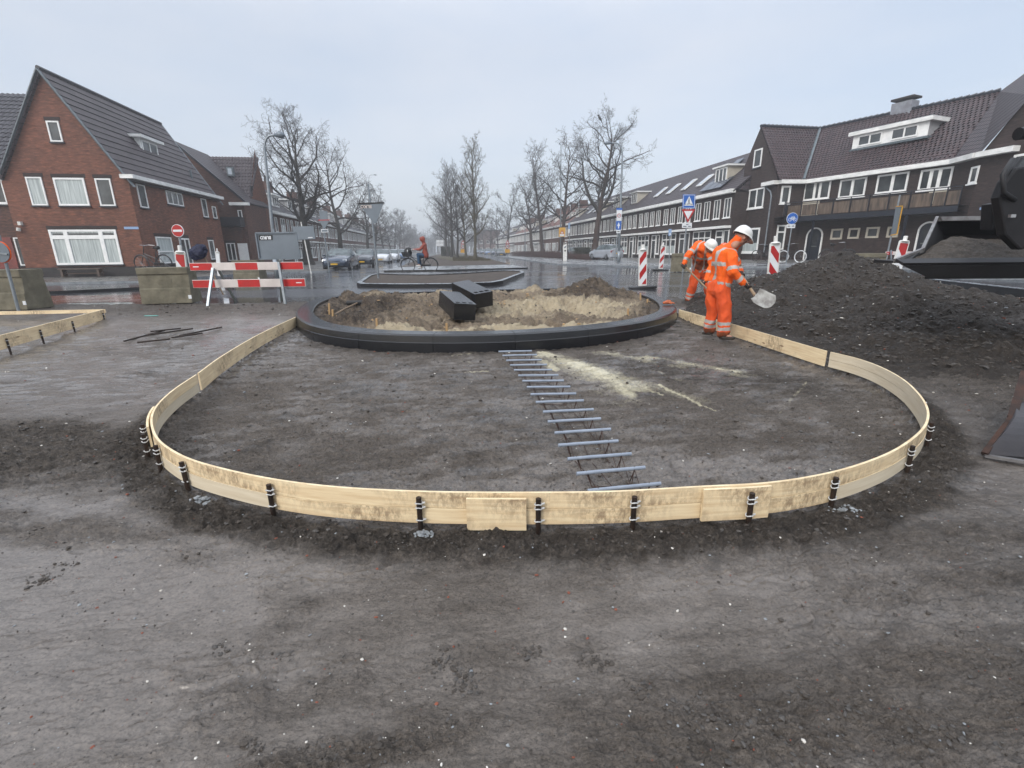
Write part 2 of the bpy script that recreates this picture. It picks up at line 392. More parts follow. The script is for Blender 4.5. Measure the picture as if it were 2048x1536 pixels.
# asphalt, wet: dull where it drains, shining where water stands
m, n, p = newmat('wet_asphalt'); v = coords(n, 'Object'); vs = coords(n, 'Object', (.12, 1.0, 1))
f = noise(n, vs, .55, 7, .62, .4); f2 = noise(n, v, 14, 4)
c = mixc(n, ramp(n, f, .38, (0,) * 3, .62, (1,) * 3), (.060, .062, .070), (.026, .027, .031))
c = mixc(n, ramp(n, f2, .4, (0,) * 3, .7, (.4,) * 3), c, (.09, .09, .095)); L(n, c, p.inputs['Base Color'])
L(n, ramp(n, f, .40, (.24,) * 3, .58, (.06,) * 3), p.inputs['Roughness']); p.inputs['IOR'].default_value = 1.45
bump(n, p, noise(n, v, 160, 3), .12, .004)
pm('wet_paving', (.24, .25, .26), (.15, .155, .16), .8, .35, r2=.14, bs=.2, bscale=30)
pm('dull_paving', (.13, .125, .115), (.085, .082, .078), 1.0, .45, r2=.25, bs=.2)
pm('red_paving', (.12, .045, .035), (.08, .04, .032), 2, .3, r2=.15)
pm('road_paint', (.55, .56, .57), (.35, .36, .37), 3, .35)

def earth(name, dark, mid, pale, sandc=(.56, .51, .36)):
    m, n, p = newmat(name); v = coords(n, 'Object')
    A = {}
    for k in ('wet', 'sand', 'dark'):
        a = N(n, 'ShaderNodeAttribute'); a.attribute_name = k; A[k] = a.outputs['Fac']
    big = noise(n, v, 1.1, 6, .62); fine = noise(n, v, 38, 5, .7); mid_ = noise(n, v, 9, 5, .65)
    c = mixc(n, ramp(n, big, .35, (0,) * 3, .65, (1,) * 3), mid, pale)
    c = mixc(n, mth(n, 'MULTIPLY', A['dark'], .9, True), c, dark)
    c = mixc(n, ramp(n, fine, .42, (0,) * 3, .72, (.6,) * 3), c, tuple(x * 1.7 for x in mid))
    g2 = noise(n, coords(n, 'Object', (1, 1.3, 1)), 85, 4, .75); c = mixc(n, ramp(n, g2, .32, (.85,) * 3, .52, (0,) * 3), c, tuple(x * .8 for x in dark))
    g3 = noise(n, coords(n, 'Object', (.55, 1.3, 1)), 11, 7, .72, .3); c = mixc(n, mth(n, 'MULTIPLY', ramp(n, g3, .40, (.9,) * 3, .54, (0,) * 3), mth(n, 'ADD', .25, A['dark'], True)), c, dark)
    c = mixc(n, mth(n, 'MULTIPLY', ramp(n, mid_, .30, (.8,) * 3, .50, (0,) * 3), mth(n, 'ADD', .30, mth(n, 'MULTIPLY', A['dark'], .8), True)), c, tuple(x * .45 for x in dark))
    sf = ramp(n, mth(n, 'MULTIPLY', A['sand'], mth(n, 'ADD', .15, mth(n, 'MULTIPLY', mth(n, 'ADD', fine, noise(n, v, 14, 4, .7)), 1.3))), .44, (0,) * 3, 1.15, (.85,) * 3)
    c = mixc(n, sf, c, sandc)
    # sparse shell and brick grit
    vo = N(n, 'ShaderNodeTexVoronoi'); vo.inputs['Scale'].default_value = 22; L(n, v, vo.inputs['Vector'])
    spk = mth(n, 'MULTIPLY', mth(n, 'LESS_THAN', vo.outputs['Distance'], .10), mth(n, 'GREATER_THAN', noise(n, v, 5, 3), .60))
    c = mixc(n, mth(n, 'MULTIPLY', spk, .6), c, (.30, .28, .25))
    L(n, c, p.inputs['Base Color'])
    r = mth(n, 'SUBTRACT', .80, mth(n, 'MULTIPLY', A['wet'], .50)); L(n, mth(n, 'MULTIPLY', mth(n, 'SUBTRACT', A['wet'], .32), 1.0, True), p.inputs['Coat Weight']); p.inputs['Coat Roughness'].default_value = .22; r = mth(n, 'ADD', r, mth(n, 'MULTIPLY', mth(n, 'SUBTRACT', mid_, .5), .35), True)
    L(n, r, p.inputs['Roughness']); p.inputs['IOR'].default_value = 1.36
    dry = mth(n, 'SUBTRACT', 1.08, A['wet'])
    b = bump(n, p, mth(n, 'MULTIPLY', noise(n, coords(n, 'Object', (.8, 1.5, 1)), 26, 6, .68, .6), dry), 1.0, .05)
    b = bump(n, p, mth(n, 'MULTIPLY', fine, dry), .8, .02, b); bump(n, p, noise(n, v, 110, 3, .7), .5, .004, b)
    return m
earth('mud', (.046, .038, .031), (.116, .098, .082), (.150, .130, .112))
earth('heap_soil', (.026, .021, .017), (.054, .044, .036), (.078, .065, .053))
earth('sand_soil', (.045, .033, .025), (.20, .155, .11), (.32, .26, .185), (.50, .42, .29))
pm('clod', (.070, .060, .051), (.042, .036, .031), 30, .75, bs=.5, bscale=60)
pm('clod_grey', (.085, .078, .072), (.05, .046, .042), 30, .6, bs=.5, bscale=60)
pm('shell', (.62, .60, .55), (.45, .42, .37), 30, .5)
pm('brick_bit', (.22, .07, .04), (.15, .05, .035), 30, .7)
pm('pale_grit', (.26, .28, .29), (.17, .18, .19), 30, .7)
pm('grass_verge', (.060, .062, .030), (.075, .055, .038), 2.5, .9, bs=.6, bscale=20)
pm('bare_soil', (.075, .058, .046), (.045, .036, .030), 3, .85, bs=.7, bscale=14, bdist=.04)
# softwood boards: long grain, knots, mud splashes
m, n, p = newmat('new_board'); v = coords(n, 'UV', (1.0, 16, 1)); v1 = coords(n, 'UV')
c = ramp(n, noise(n, v, 3.0, 5, .6, .3), .32, (.62, .46, .27), .68, (.80, .66, .43))
vo = N(n, 'ShaderNodeTexVoronoi'); vo.inputs['Scale'].default_value = 1.0; L(n, coords(n, 'UV', (2.4, 9, 1)), vo.inputs['Vector'])
c = mixc(n, ramp(n, vo.outputs['Distance'], .06, (.85,) * 3, .13, (0,) * 3), c, (.16, .07, .025))
st = mth(n, 'MULTIPLY', ramp(n, noise(n, v1, 1.6, 3), .46, (0,) * 3, .58, (1,) * 3), ramp(n, noise(n, coords(n, 'UV', (2, 1, 1)), 14, 6, .75), .42, (0,) * 3, .58, (.9,) * 3))
c = mixc(n, mth(n, 'MULTIPLY', st, .75), c, (.15, .095, .06)); L(n, c, p.inputs['Base Color']); p.inputs['Roughness'].default_value = .55
bump(n, p, noise(n, v, 6, 4), .25, .004)
pm('board_edge', (.78, .66, .44), (.60, .46, .28), 9, .6)
m, n, p = newmat('film_board'); v = coords(n, 'UV', (1.0, 14, 1))
c = ramp(n, noise(n, v, 2.5, 5, .6, .3), .3, (.56, .47, .33), .7, (.68, .60, .46)); L(n, c, p.inputs['Base Color']); p.inputs['Roughness'].default_value = .5
# ================================================================ streets, earth
def px(p):
    d = Vector(p) - CAM; k = FPX / d.dot(FW); return 1024 + k * d.dot(RT), 768 - k * d.dot(UP)
# street sheet
ys = np.concatenate([np.linspace(11.2, 16.6, 60), np.linspace(17, 60, 50), np.geomspace(62, 640, 30)]); xs = np.concatenate([-np.geomspace(640, 42, 16), np.linspace(-40, -6.5, 26), np.linspace(-6, 5, 110), np.linspace(5.5, 40, 26), np.geomspace(42, 640, 16)])
YY, XX = np.meshgrid(ys, xs, indexing='ij'); ZZ = np.vectorize(gz)(XX, YY)
ROADXYZ = (XX, YY, ZZ)

def drape(name, poly, top, mat, edge=None, parent=None, step=2.0, depth=.3, build=True, mb=None, parts=None):
    """raised sheet following the street surface; poly in world x,y"""
    P = [Vector((q[0], q[1], 0)) for q in poly]
    out = []
    for i, a in enumerate(P):
        b = P[(i + 1) % len(P)]; k = max(1, min(40, int((b - a).length / (step * (1 + a.length / 30)))))
        out += [a.lerp(b, j / k) for j in range(k)]
    n = len(out); lo = (min(p.x for p in out), min(p.y for p in out)); hi = (max(p.x for p in out), max(p.y for p in out))
    pts = [Vector((p.x, p.y)) for p in out]
    st = max(step * 1.3, (hi[0] - lo[0]) / 40, 0); sy = max(step * 1.3, (hi[1] - lo[1]) / 60)
    x = lo[0] + st / 2
    while x < hi[0]:
        y = lo[1] + sy / 2
        while y < hi[1]: pts.append(Vector((x + .01 * sin(y), y))); y += sy
        x += st
    V, Ed, F, *_ = delaunay_2d_cdt(pts, [(i, (i + 1) % n) for i in range(n)], [], 1, 1e-4)
    mb = mb or MB(); mb.mat(mat); mb.add([(v.x, v.y, gz(v.x, v.y) + top) for v in V], [tuple(f) for f in F])
    mb.mat(edge or mat)
    for i in range(n):
        a, b = out[i], out[(i + 1) % n]
        mb.poly([(a.x, a.y, gz(a.x, a.y) + top), (b.x, b.y, gz(b.x, b.y) + top), (b.x, b.y, gz(b.x, b.y) - depth), (a.x, a.y, gz(a.x, a.y) - depth)])
    return mb.build(name, parent, fix=False) if build else mb
def W(l, dz=0): return [GR(a, b, dz) for a, b in l]

farL = Vector((-.146, .989, 0)); sideR = Vector((.989, .146, 0))
# left pavement and parking side
pl = W([(-500, 592), (-100, 578), (60, 570), (280, 566), (420, 556), (500, 549), (600, 546), (655, 544.5)]); e = pl[-1]
poly = pl + [e + farL * 30 - sideR * 2, e + farL * 330 - sideR * 2, e + farL * 330 - sideR * 60, Vector((-80, 60, 0)), Vector((-80, 20, 0))]
tag(drape('pavement', poly, .10, 'dull_paving', 'kerb_grey', step=3), kind='structure')
# right pavement
pr = W([(2300, 585), (1800, 542), (1620, 534), (1500, 536.5), (1280, 535), (1178, 532), (1110, 529.5), (1072, 524)]); e = pr[-1]
poly = pr + [e + farL * 40 + sideR * 1, e + farL * 330 + sideR * 1, e + farL * 330 + sideR * 60, Vector((80, 50, 0))]
tag(drape('pavement_right', poly, .10, 'wet_paving', 'kerb_grey', step=3), kind='structure')
# pavement behind the workers has a darker tone next to the walls
poly = W([(1290, 528), (1480, 526), (1640, 526), (1900, 531), (2300, 545), (2300, 500), (1500, 515), (1240, 515)], .10)
tag(drape('forecourt', poly, .104, 'dull_paving', step=3, depth=0), kind='structure')
# median between the two carriageways
md = W([(800, 536), (1019, 531), (1008, 527), (985, 521), (955, 514), (920, 507.5)]); md2 = W([(905, 506), (876, 509), (858, 514), (838, 520), (815, 529)])
tag(drape('grass_verge', md + md2, .09, 'bare_soil', 'kerb_grey', step=2), kind='structure')
gp = [Vector((a.x, a.y, 0)) for a in W([(905, 524), (988, 523), (966, 517.5), (935, 511), (915, 508), (885, 510), (872, 516)])]
tag(drape('grass', gp, .112, 'grass_verge', depth=0), kind='structure')
lb = W([(768, 543.5), (900, 542), (1056, 537.5), (1019, 531.5), (800, 536.5)])
tag(drape('path', lb, .085, 'wet_paving', 'kerb_black', step=1.5), kind='structure')
# red cycle strip and give-way blocks on the near left road
tag(drape('cycle_lane', W([(95, 592), (300, 590), (300, 603), (100, 606)]), .008, 'red_paving', step=1, depth=0), kind='structure')
mk = MB()
for x in (448,):
    drape('m', W([(x, 598), (x + 10, 598), (x + 11, 607), (x, 607)]), .014, 'road_paint', mb=mk, build=False, depth=.0)
tag(mk.build('road_marking', fix=False), kind='structure')

# kerbed islet in front of the median
isl = thing('traffic_island', GR(880, 560), 'low soil-filled traffic island edged with pale-topped black kerb, behind the round planter', 'traffic island')
io = W([(714, 572), (722, 575), (800, 576), (900, 575.5), (985, 572), (1006, 568), (1049, 550), (1044, 546.5), (1015, 545.5), (930, 551.5), (860, 554.5), (795, 554), (755, 552), (738, 556)])
c0 = sum(io, Vector()) / len(io); ic = [(c0 + (p - c0) * .955) for p in io]; ic = [Vector((p.x, p.y + (0.12 if p.y < c0.y else -.05), 0)) for p in ic]
mb = MB()
for i in range(len(io)):
    a, b = io[i], io[(i + 1) % len(io)]; c, d = ic[i], ic[(i + 1) % len(io)]
    k = max(1, int((b - a).length / 1.0))
    for j in range(k):
        t0, t1 = j / k, (j + 1) / k; A, B, Cc, Dd = a.lerp(b, t0), a.lerp(b, t1), c.lerp(d, t0), c.lerp(d, t1)
        h = lambda q, z: (q.x, q.y, gz(q.x, q.y) + z)
        mb.mat('kerb_grey').poly([h(A, .13), h(B, .13), h(Dd, .13), h(Cc, .13)]); mb.mat('kerb_black').poly([h(A, -.2), h(B, -.2), h(B, .13), h(A, .13)])
        mb.poly([h(Cc, .02), h(Dd, .02), h(Dd, .13), h(Cc, .13)])
mb.build('kerb', isl, fix=False)
drape('soil', ic, .09, 'bare_soil', parent=isl, step=.8)

# ---------------------------------------------------------------- outlines of the planter and of the formwork
inner = [G(*q, .25) for q in [(626, 622), (640, 637), (668, 648), (752, 659), (892, 663), (1052, 659), (1200, 647), (1290, 632), (1320, 617), (1304, 597), (1256, 583), (1216, 579), (1120, 577.5), (980, 580), (840, 584), (700, 590), (645, 602)]]
inner = [Vector((p.x, p.y, 0)) for p in inner]; inner = resample(spline(inner, 10, True), .12, True)
for _ in range(14): inner = [(inner[i - 1] + inner[i] * 2 + inner[(i + 1) % len(inner)]) / 4 for i in range(len(inner))]
def normals(P, closed=True):
    out = []
    for i in range(len(P)):
        a = P[i - 1] if closed or i > 0 else P[0]; b = P[(i + 1) % len(P)] if closed or i < len(P) - 1 else P[-1]
        t = (b - a).normalized(); out.append(Vector((t.y, -t.x, 0)))
    return out
area = sum(inner[i].x * inner[(i + 1) % len(inner)].y - inner[(i + 1) % len(inner)].x * inner[i].y for i in range(len(inner)))
if area < 0: inner.reverse()
inn = normals(inner)
outer = [p + q * .34 for p, q in zip(inner, inn)]
fw_px = [(592, 634), (520, 668), (445, 712), (397, 747), (354, 775), (319, 806), (305, 831), (307, 856), (319, 881), (347, 900), (376, 916), (447, 936), (541, 956), (666, 972), (822, 980.5), (950, 983), (1100, 983), (1240, 981), (1350, 974), (1440, 969), (1534, 965), (1656, 945), (1725, 925), (1781, 903), (1819, 879), (1844, 857), (1854, 836), (1852, 814), (1837, 789), (1803, 757), (1750, 729), (1694, 711), (1656, 703), (1537, 669), (1453, 645), (1358, 619)]
FZ = .225
fwp = [G(*q, FZ) for q in fw_px]; fwc = resample(spline([Vector((p.x, p.y, 0)) for p in fwp], 10), .06)
for _ in range(8): fwc = [fwc[0]] + [(fwc[i - 1] + fwc[i] * 2 + fwc[i + 1]) / 4 for i in range(1, len(fwc) - 1)] + [fwc[-1]]
fwn = normals(fwc, False)           # path runs anticlockwise seen from above: normal points outward
if fwn[len(fwn) // 2].y > 0: fwn = [-q for q in fwn]
def near(x, y, z=FZ):
    best = min(range(len(fwc)), key=lambda i: (lambda q: (q[0] - x) ** 2 + (q[1] - y) ** 2)(px((fwc[i].x, fwc[i].y, z)))); return best

def pip(X, Y, poly):
    ins = np.zeros(X.shape, bool); k = len(poly)
    for i in range(k):
        a, b = poly[i], poly[(i + 1) % k]
        if a.y == b.y: continue
        c = ((a.y > Y) != (b.y > Y)) & (X < (b.x - a.x) * (Y - a.y) / (b.y - a.y) + a.x); ins ^= c
    return ins
def distto(X, Y, poly):
    d = np.full(X.shape, 1e9)
    for p in poly: d = np.minimum(d, (X - p.x) ** 2 + (Y - p.y) ** 2)
    return np.sqrt(d)
def blob(X, Y, x, y, rx, ry, ang=0, soft=.5):
    ca, sa = cos(ang), sin(ang); u = ((X - x) * ca + (Y - y) * sa) / rx; v = (-(X - x) * sa + (Y - y) * ca) / ry
    return 1 - ss(1 - soft, 1 + soft, np.sqrt(u * u + v * v) + .35 * (fbm(X * 3, Y * 3, 3) - .5) * 2)
fpoly = fwc + [q for q in outer if q.y > 8.6 and False] + [Vector((3.2, 10.5, 0)), Vector((-4.6, 10.5, 0))]
hp_c = Vector((7.6, 9.9, 0))
def heapz(X, Y):
    def hill(x, y, rx, ry, h, p=1.25):
        r = np.sqrt(((X - x) / rx) ** 2 + ((Y - y) / ry) ** 2); return h * np.clip(1 - r, 0, 1) ** p * (1 + .5 * np.clip(1 - r, 0, 1))
    n = fbm(X * 1.3, Y * 1.3, 5)
    z = np.maximum(hill(7.15, 10.3, 3.5, 3.4, .80, 1.05), hill(5.3, 9.6, 2.2, 2.0, .40)); z = np.maximum(z, hill(8.6, 8.8, 3.0, 2.4, .36)); z = np.maximum(z, hill(6.6, 8.2, 3.0, 2.5, .42))
    z = np.maximum(z, hill(5.9, 6.3, 2.9, 1.9, .16, .9)); z = np.maximum(z, hill(9.3, 6.9, 3.4, 2.2, .24, 1.))
    return z
SANDL = ((1100, 712, 1260, 775, .40, .55, .62), (1210, 705, 1480, 748, .38, .34, .52), (1130, 730, 1240, 800, .3, .4, .48), (1260, 760, 1400, 800, .25, .3, .40), (1085, 706, 1200, 748, .14, .24, .85), (1200, 748, 1262, 790, .24, .16, .75), (1075, 712, 1110, 740, .10, .12, .8), (1200, 702, 1300, 722, .07, .16, .7), (1290, 715, 1475, 745, .16, .10, .62), (1300, 738, 1360, 760, .07, .05, .5), (1262, 765, 1325, 790, .03, .03, .7), (1318, 770, 1375, 795, .025, .022, 1.), (1375, 795, 1432, 822, .022, .012, 1.), (905, 746, 975, 743, .03, .03, .8), (925, 722, 948, 728, .04, .03, .6), (893, 712, 940, 708, .05, .08, .5),
    (1612, 765, 1590, 790, .03, .03, .5), (1590, 790, 1560, 825, .03, .02, .5), (1640, 765, 1662, 818, .06, .07, .35), (1258, 788, 1268, 800, .05, .04, .4), (1130, 800, 1190, 850, .05, .05, .3))
def mudz(X, Y, full=False):
    ins = pip(X, Y, fpoly); dF = distto(X, Y, fwc[::3]); inR = pip(X, Y, [p + q * .1 for p, q in zip(inner, inn)])
    big = fbm(X * .7, Y * .7, 4); mid = fbm(X * 3.1, Y * 3.1, 4, .55, 3); rid = 1 - np.abs(2 * fbm(X * 7, Y * 7, 4, .55, 9) - 1)
    wx = X + .05 * fbm(X * 6, Y * 6, 3, .5, 61); wy = Y + .05 * fbm(X * 6, Y * 6, 3, .5, 67)
    crest = (1 - np.abs(2 * fbm(wx * 9 + wy * 3, wy * 17 - wx * 4, 4, .6, 71) - 1)) ** 3; crest2 = (1 - np.abs(2 * fbm(wx * 24, wy * 34, 3, .6, 77) - 1)) ** 3
    fine = fbm(X * 22, Y * 22, 4, .6, 5); an = fbm(X * 4 + .8 * Y, Y * 11 - X * 2, 4, .6, 21)
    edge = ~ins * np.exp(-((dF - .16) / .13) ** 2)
    rough = np.clip(edge * 1.1 + .55 * ins + .0 * X, 0, 1)
    rough = np.maximum(rough, .55 * blob(X, Y, .95, 1.02, .75, .30, .0, .8)); rough = np.maximum(rough, .5 * blob(X, Y, 2.0, 1.5, .9, .9))
    rough = np.maximum(rough, .7 * ss(9.3, 11, Y)); rough = np.maximum(rough, .8 * ss(.0, 1.2, X - 3.3) * ss(2.6, 3.6, Y))
    rough = np.maximum(rough, .9 * blob(X, Y, -3.35, 3.25, 1.5, .55, -.3)); rough = np.maximum(rough, .5 * blob(X, Y, -2.4, 2.2, 1.0, .14, -.25))
    rough = np.maximum(rough, .30 * ss(.46, .72, mid) * ss(.40, .70, fbm(X * 1.9, Y * 1.9, 3, .5, 41)))
    rough = np.maximum(rough, .22 * blob(X, Y, -.05, 1.35, .16, .08)); rough = np.maximum(rough, .22 * blob(X, Y, .28, 1.38, .13, .07)); rough = np.maximum(rough, .5 * blob(X, Y, -.45, 1.02, .3, .06, .2))
    z = .155 * ss(7.6, 11.3, Y) - .6 * ss(12.2, 13.2, Y + (big - .5) * 1.4)
    z = z + (big - .5) * .05 * ss(1, 4, Y) + (mid - .5) * (.008 + .030 * rough) + (rid - .6) * (.003 + .030 * rough) + (fine - .5) * (.0045 + .020 * rough) + (an - .5) * (.009 + .018 * ss(3, 6, Y))
    z = z + (crest - .4) * (.0045 + .026 * rough) + (crest2 - .4) * (.0022 + .013 * rough)
    z = z + edge * .025 - (~ins) * .03 * np.exp(-((dF - .75) / .3) ** 2) - .006 * ins
    z = np.where(inR, z - .35, z)
    # tyre tracks and scrape lines, left
    tr = np.sin((X * .35 + Y) * 5.5 + big * 4) * .5 + .5; z = z + ss(-2.5, -4.5, X) * ss(4, 6, Y) * (1 - ss(9, 11, Y)) * (tr ** 3) * .022
    if not full: return z
    wet = np.clip(.85 - rough * .85 + (big - .5) * .9 + (an - .5) * .5, 0, 1); wet = np.where(ins, np.clip(.42 + (big - .5) * 1.6 + (an - .5) * 1.6 + .5 * blob(X, Y, 1.4, 2.75, .9, .35) + .4 * blob(X, Y, -.4, 2.6, .9, .3), 0, .9), wet)
    st_ = fbm(X * .7 + Y * .1, Y * 7 - X * .8, 3, .5, 91); wet = np.clip(wet + (~ins) * (1 - ss(3, 4, Y)) * (st_ - .5) * 1.0, 0, 1)
    wet = np.maximum(wet, ss(-2.6, -3.6, X) * ss(3.8, 4.6, Y) * (1 - ss(8.6, 9.9, Y)) * ss(.36, .50, an) * 1.0); wet = np.maximum(wet, .9 * blob(X, Y, 6.9, 5.6, 2.0, .42, -.28, .4))
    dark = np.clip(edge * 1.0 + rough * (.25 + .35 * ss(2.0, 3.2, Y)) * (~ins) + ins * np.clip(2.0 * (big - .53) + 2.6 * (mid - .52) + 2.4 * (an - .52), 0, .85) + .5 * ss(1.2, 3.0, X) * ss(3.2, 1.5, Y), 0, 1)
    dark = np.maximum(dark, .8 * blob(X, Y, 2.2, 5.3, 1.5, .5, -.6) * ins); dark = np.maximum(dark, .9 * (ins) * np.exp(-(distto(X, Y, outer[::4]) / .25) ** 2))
    sand = np.zeros(X.shape)
    for (x0, y0, x1, y1, w0, w1, s) in SANDL:
        A_, B_ = G(x0, y0), G(x1, y1); dx, dy = B_.x - A_.x, B_.y - A_.y; tt = np.clip(((X - A_.x) * dx + (Y - A_.y) * dy) / (dx * dx + dy * dy), 0, 1)
        dd = np.sqrt((X - A_.x - dx * tt) ** 2 + (Y - A_.y - dy * tt) ** 2); ww = w0 + (w1 - w0) * tt; sand = np.maximum(sand, s * (1 - ss(.2, 1.25, dd / ww + .9 * (mid - .5))))
    return z, wet, dark, sand * np.clip(.55 + 1.3 * (mid - .3), 0, 1), rough, ins
XX, YY, ZZ = ROADXYZ; ZZ = ZZ - .35 * (1 - ss(11.25, 11.9, YY)) - .6 * pip(XX, YY, [p + q * .16 for p, q in zip(inner, inn)])
tag(gridmesh('road', XX, YY, ZZ, ['wet_asphalt']), kind='structure')
r = np.geomspace(.6, 14.2, 900); t = np.tan(np.linspace(-1.0, 1.0, 860)); to_ = np.linspace(1.57, 3.4, 150); t = np.concatenate([-to_[::-1], t, to_]) ; YY, TT = np.meshgrid(r, t, indexing='ij'); XX = TT * (YY + .15)
Z, wet, dark, sand, rough, ins = mudz(XX, YY, True)
Z = Z - .12 * ss(3.1, 3.4, np.abs(TT)) - .12 * (1 - ss(.6, .66, YY))
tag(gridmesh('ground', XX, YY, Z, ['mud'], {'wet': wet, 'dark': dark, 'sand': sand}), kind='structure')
xs_ = np.concatenate([np.linspace(-70, -12, 30), np.linspace(-11, 14, 90), np.linspace(15, 70, 30)]); Y2_, X2_ = np.meshgrid(np.linspace(-8, 12.4, 110), xs_, indexing='ij')
Z2_ = .155 * ss(7.6, 11.3, Y2_) - .075 - .6 * ss(12.0, 12.4, Y2_) - .3 * pip(X2_, Y2_, outer)
w2_ = np.clip(.5 + 1.2 * (fbm(X2_, Y2_, 4) - .5), 0, 1); tag(gridmesh('earth_ground', X2_, Y2_, Z2_, ['mud'], {'wet': w2_, 'dark': .3 * (1 - w2_), 'sand': 0 * X2_}), kind='structure')
_mz = {}
def MZ(x, y): return float(mudz(np.array([[x]]), np.array([[y]]))[0, 0])
def GM(x, y, it=4):
    z = 0.
    for _ in range(it): p = G(x, y, z); z = MZ(p.x, p.y)
    return Vector((p.x, p.y, z))

# soil heap
xs = np.linspace(2.6, 12.5, 420); ys = np.linspace(4.2, 14.2, 420); YY, XX = np.meshgrid(ys, xs, indexing='ij'); h0 = heapz(XX, YY)
n1 = fbm(XX * 2.2, YY * 2.2, 5, .55, 2); n2 = 1 - np.abs(2 * fbm(XX * 6, YY * 6, 4, .6, 8) - 1); n3 = fbm(XX * 20, YY * 20, 3, .6, 4)
base = .155 * ss(7.6, 11.3, YY)
k = np.clip(h0 / .12, 0, 1); HZ = base + h0 + k * ((n1 - .5) * .30 + (n2 - .6) * .09 + (n3 - .5) * .035) - .10 * (1 - k)
insF = pip(XX, YY, fpoly); HZ = np.where(insF | (distto(XX, YY, fwc[::4]) < .12), HZ * 0 - .12, HZ)
dk = np.clip(.75 - .9 * (n1 - .45), 0, 1); wt = np.clip(.12 + .5 * (n2 - .6), 0, 1)
pale = blob(XX, YY, 9.2, 7.2, 1.8, .6, -.25, .6); dk = dk * (1 - .8 * pale); wt = np.maximum(wt, .5 * pale)
tag(gridmesh('soil_heap', XX, YY, HZ, ['heap_soil'], {'wet': wt, 'dark': dk, 'sand': np.zeros(XX.shape)}),
    'large dark brown soil heap beside the curved timber boards and the workers', 'soil heap', kind='thing')
def HEAP(x, y):
    i = int(round((y - 4.2) / 10.0 * 419)); j = int(round((x - 2.6) / 9.9 * 419))
    return float(HZ[i, j]) if 0 <= i < 420 and 0 <= j < 420 else -1

# ---------------------------------------------------------------- loose clods and stones
def scatter(name, mats, n, place, size, seed, label=None, kind='stuff', flat=.7):
    rnd = random.Random(seed); ico = bmesh.new(); bmesh.ops.create_icosphere(ico, subdivisions=1, radius=1); iv = [v.co.copy() for v in ico.verts]; fc = [tuple(v.index for v in f.verts) for f in ico.faces]; ico.free()
    mb = MB(); c = 0; tries = 0
    while c < n and tries < n * 30:
        tries += 1; q = place(rnd)
        if q is None: continue
        x, y, z, s_ = q; s = size(rnd) * s_; mb.mat(rnd.choice(mats)); a = rnd.random() * 6.28; sx, sy, sz = s * rnd.uniform(.6, 1.3), s * rnd.uniform(.5, 1.1), s * rnd.uniform(.4, .9) * flat
        ca, sa = cos(a), sin(a); vs = []
        for v in iv:
            j = 1 + rnd.uniform(-.28, .28); X_, Y_, Z_ = v.x * sx * j, v.y * sy * j, v.z * sz * j; vs.append((x + X_ * ca - Y_ * sa, y + X_ * sa + Y_ * ca, z + Z_ + sz * .25))
        mb.add(vs, fc); c += 1
    o = mb.build(name, fix=False); tag(o, label, 'soil' if label else None, kind=kind); return o
def pregrid(n, seed, pick):
    rs = np.random.RandomState(seed); y = np.exp(rs.uniform(math.log(.95), math.log(12), n)); x = (rs.rand(n) * 2 - 1) * 1.25 * (y + .2); X, Y = x[None], y[None]
    z, wet, dark, sand, rough, ins = mudz(X, Y, True); keep = pick(X, Y, rough, ins, rs.rand(1, n)) & ~pip(X, Y, outer)
    return [(a, b, c) for a, b, c in zip(X[keep], Y[keep], z[keep])]
def feeder(L_):
    it = iter(L_)
    def f(r):
        try: a = next(it)
        except StopIteration: return None
        hz = HEAP(a[0], a[1]); return (a[0], a[1], max(a[2], hz), (.35 + .16 * a[1]))
    return f
A_ = pregrid(26000, 1, lambda X, Y, r, i, u: (u < r ** 2.2 * .62 + .002))
for cx_, cy_, rr_, nn_ in ((435, 1283, .045, 26), (560, 1302, .03, 14), (890, 1315, .07, 60), (935, 1352, .06, 50), (1190, 1312, .05, 55), (1060, 1292, .035, 28), (1285, 1368, .04, 34), (1360, 1420, .05, 40), (1420, 1428, .07, 50), (1395, 1384, .02, 6), (1600, 1385, .03, 24), (1710, 1425, .06, 50), (1500, 1440, .10, 60), (1640, 1490, .12, 80), (900, 1450, .03, 18), (640, 1500, .05, 44), (505, 1492, .03, 20), (1900, 1470, .14, 90), (130, 1120, .05, 20), (80, 1150, .06, 30), (958, 1282, .012, 5), (1820, 1195, .02, 8), (1775, 1300, .015, 5)):
    c_ = G(cx_, cy_); rs2 = np.random.RandomState(cx_)
    for _ in range(nn_):
        a_, r2_ = rs2.rand() * 6.28, rs2.rand() ** .7 * rr_; x_, y_ = c_.x + cos(a_) * r2_ * 1.3, c_.y + sin(a_) * r2_; A_.append((x_, y_, MZ(x_, y_)))
scatter('soil_clods', ['clod', 'clod', 'clod_grey'], len(A_), feeder(A_), lambda r: .006 + .018 * r.random() ** 3, 3, 'dark crumbs and clods of wet soil strewn over the churned ground')
F_ = [q for q in pregrid(30000, 17, lambda X, Y, r, i, u: (u < .16 + .5 * r) & (Y < 4.5))][:7000]
scatter('mud_crumbs', ['clod', 'clod_grey', 'clod_grey'], len(F_), feeder(F_), lambda r: .0035 + .007 * r.random() ** 3, 23, 'tiny crumbs of mud sprinkled over the smooth foreground')
B_ = pregrid(4200, 2, lambda X, Y, r, i, u: u < .35 + .5 * r)
scatter('shell_grit', ['shell', 'pale_grit', 'pale_grit', 'brick_bit'], len(B_), feeder(B_), lambda r: .0035 + .010 * r.random() ** 3, 4, 'scattered white shell chips and pale stones in the mud')
rs = np.random.RandomState(5); C_ = []
for _ in range(14000):
    x, y = rs.uniform(2.8, 12), rs.uniform(4.5, 12); z = HEAP(x, y)
    if z > .06 and not (z < .155 * float(ss(7.6, 11.3, y)) + .05): C_.append((x, y, z))
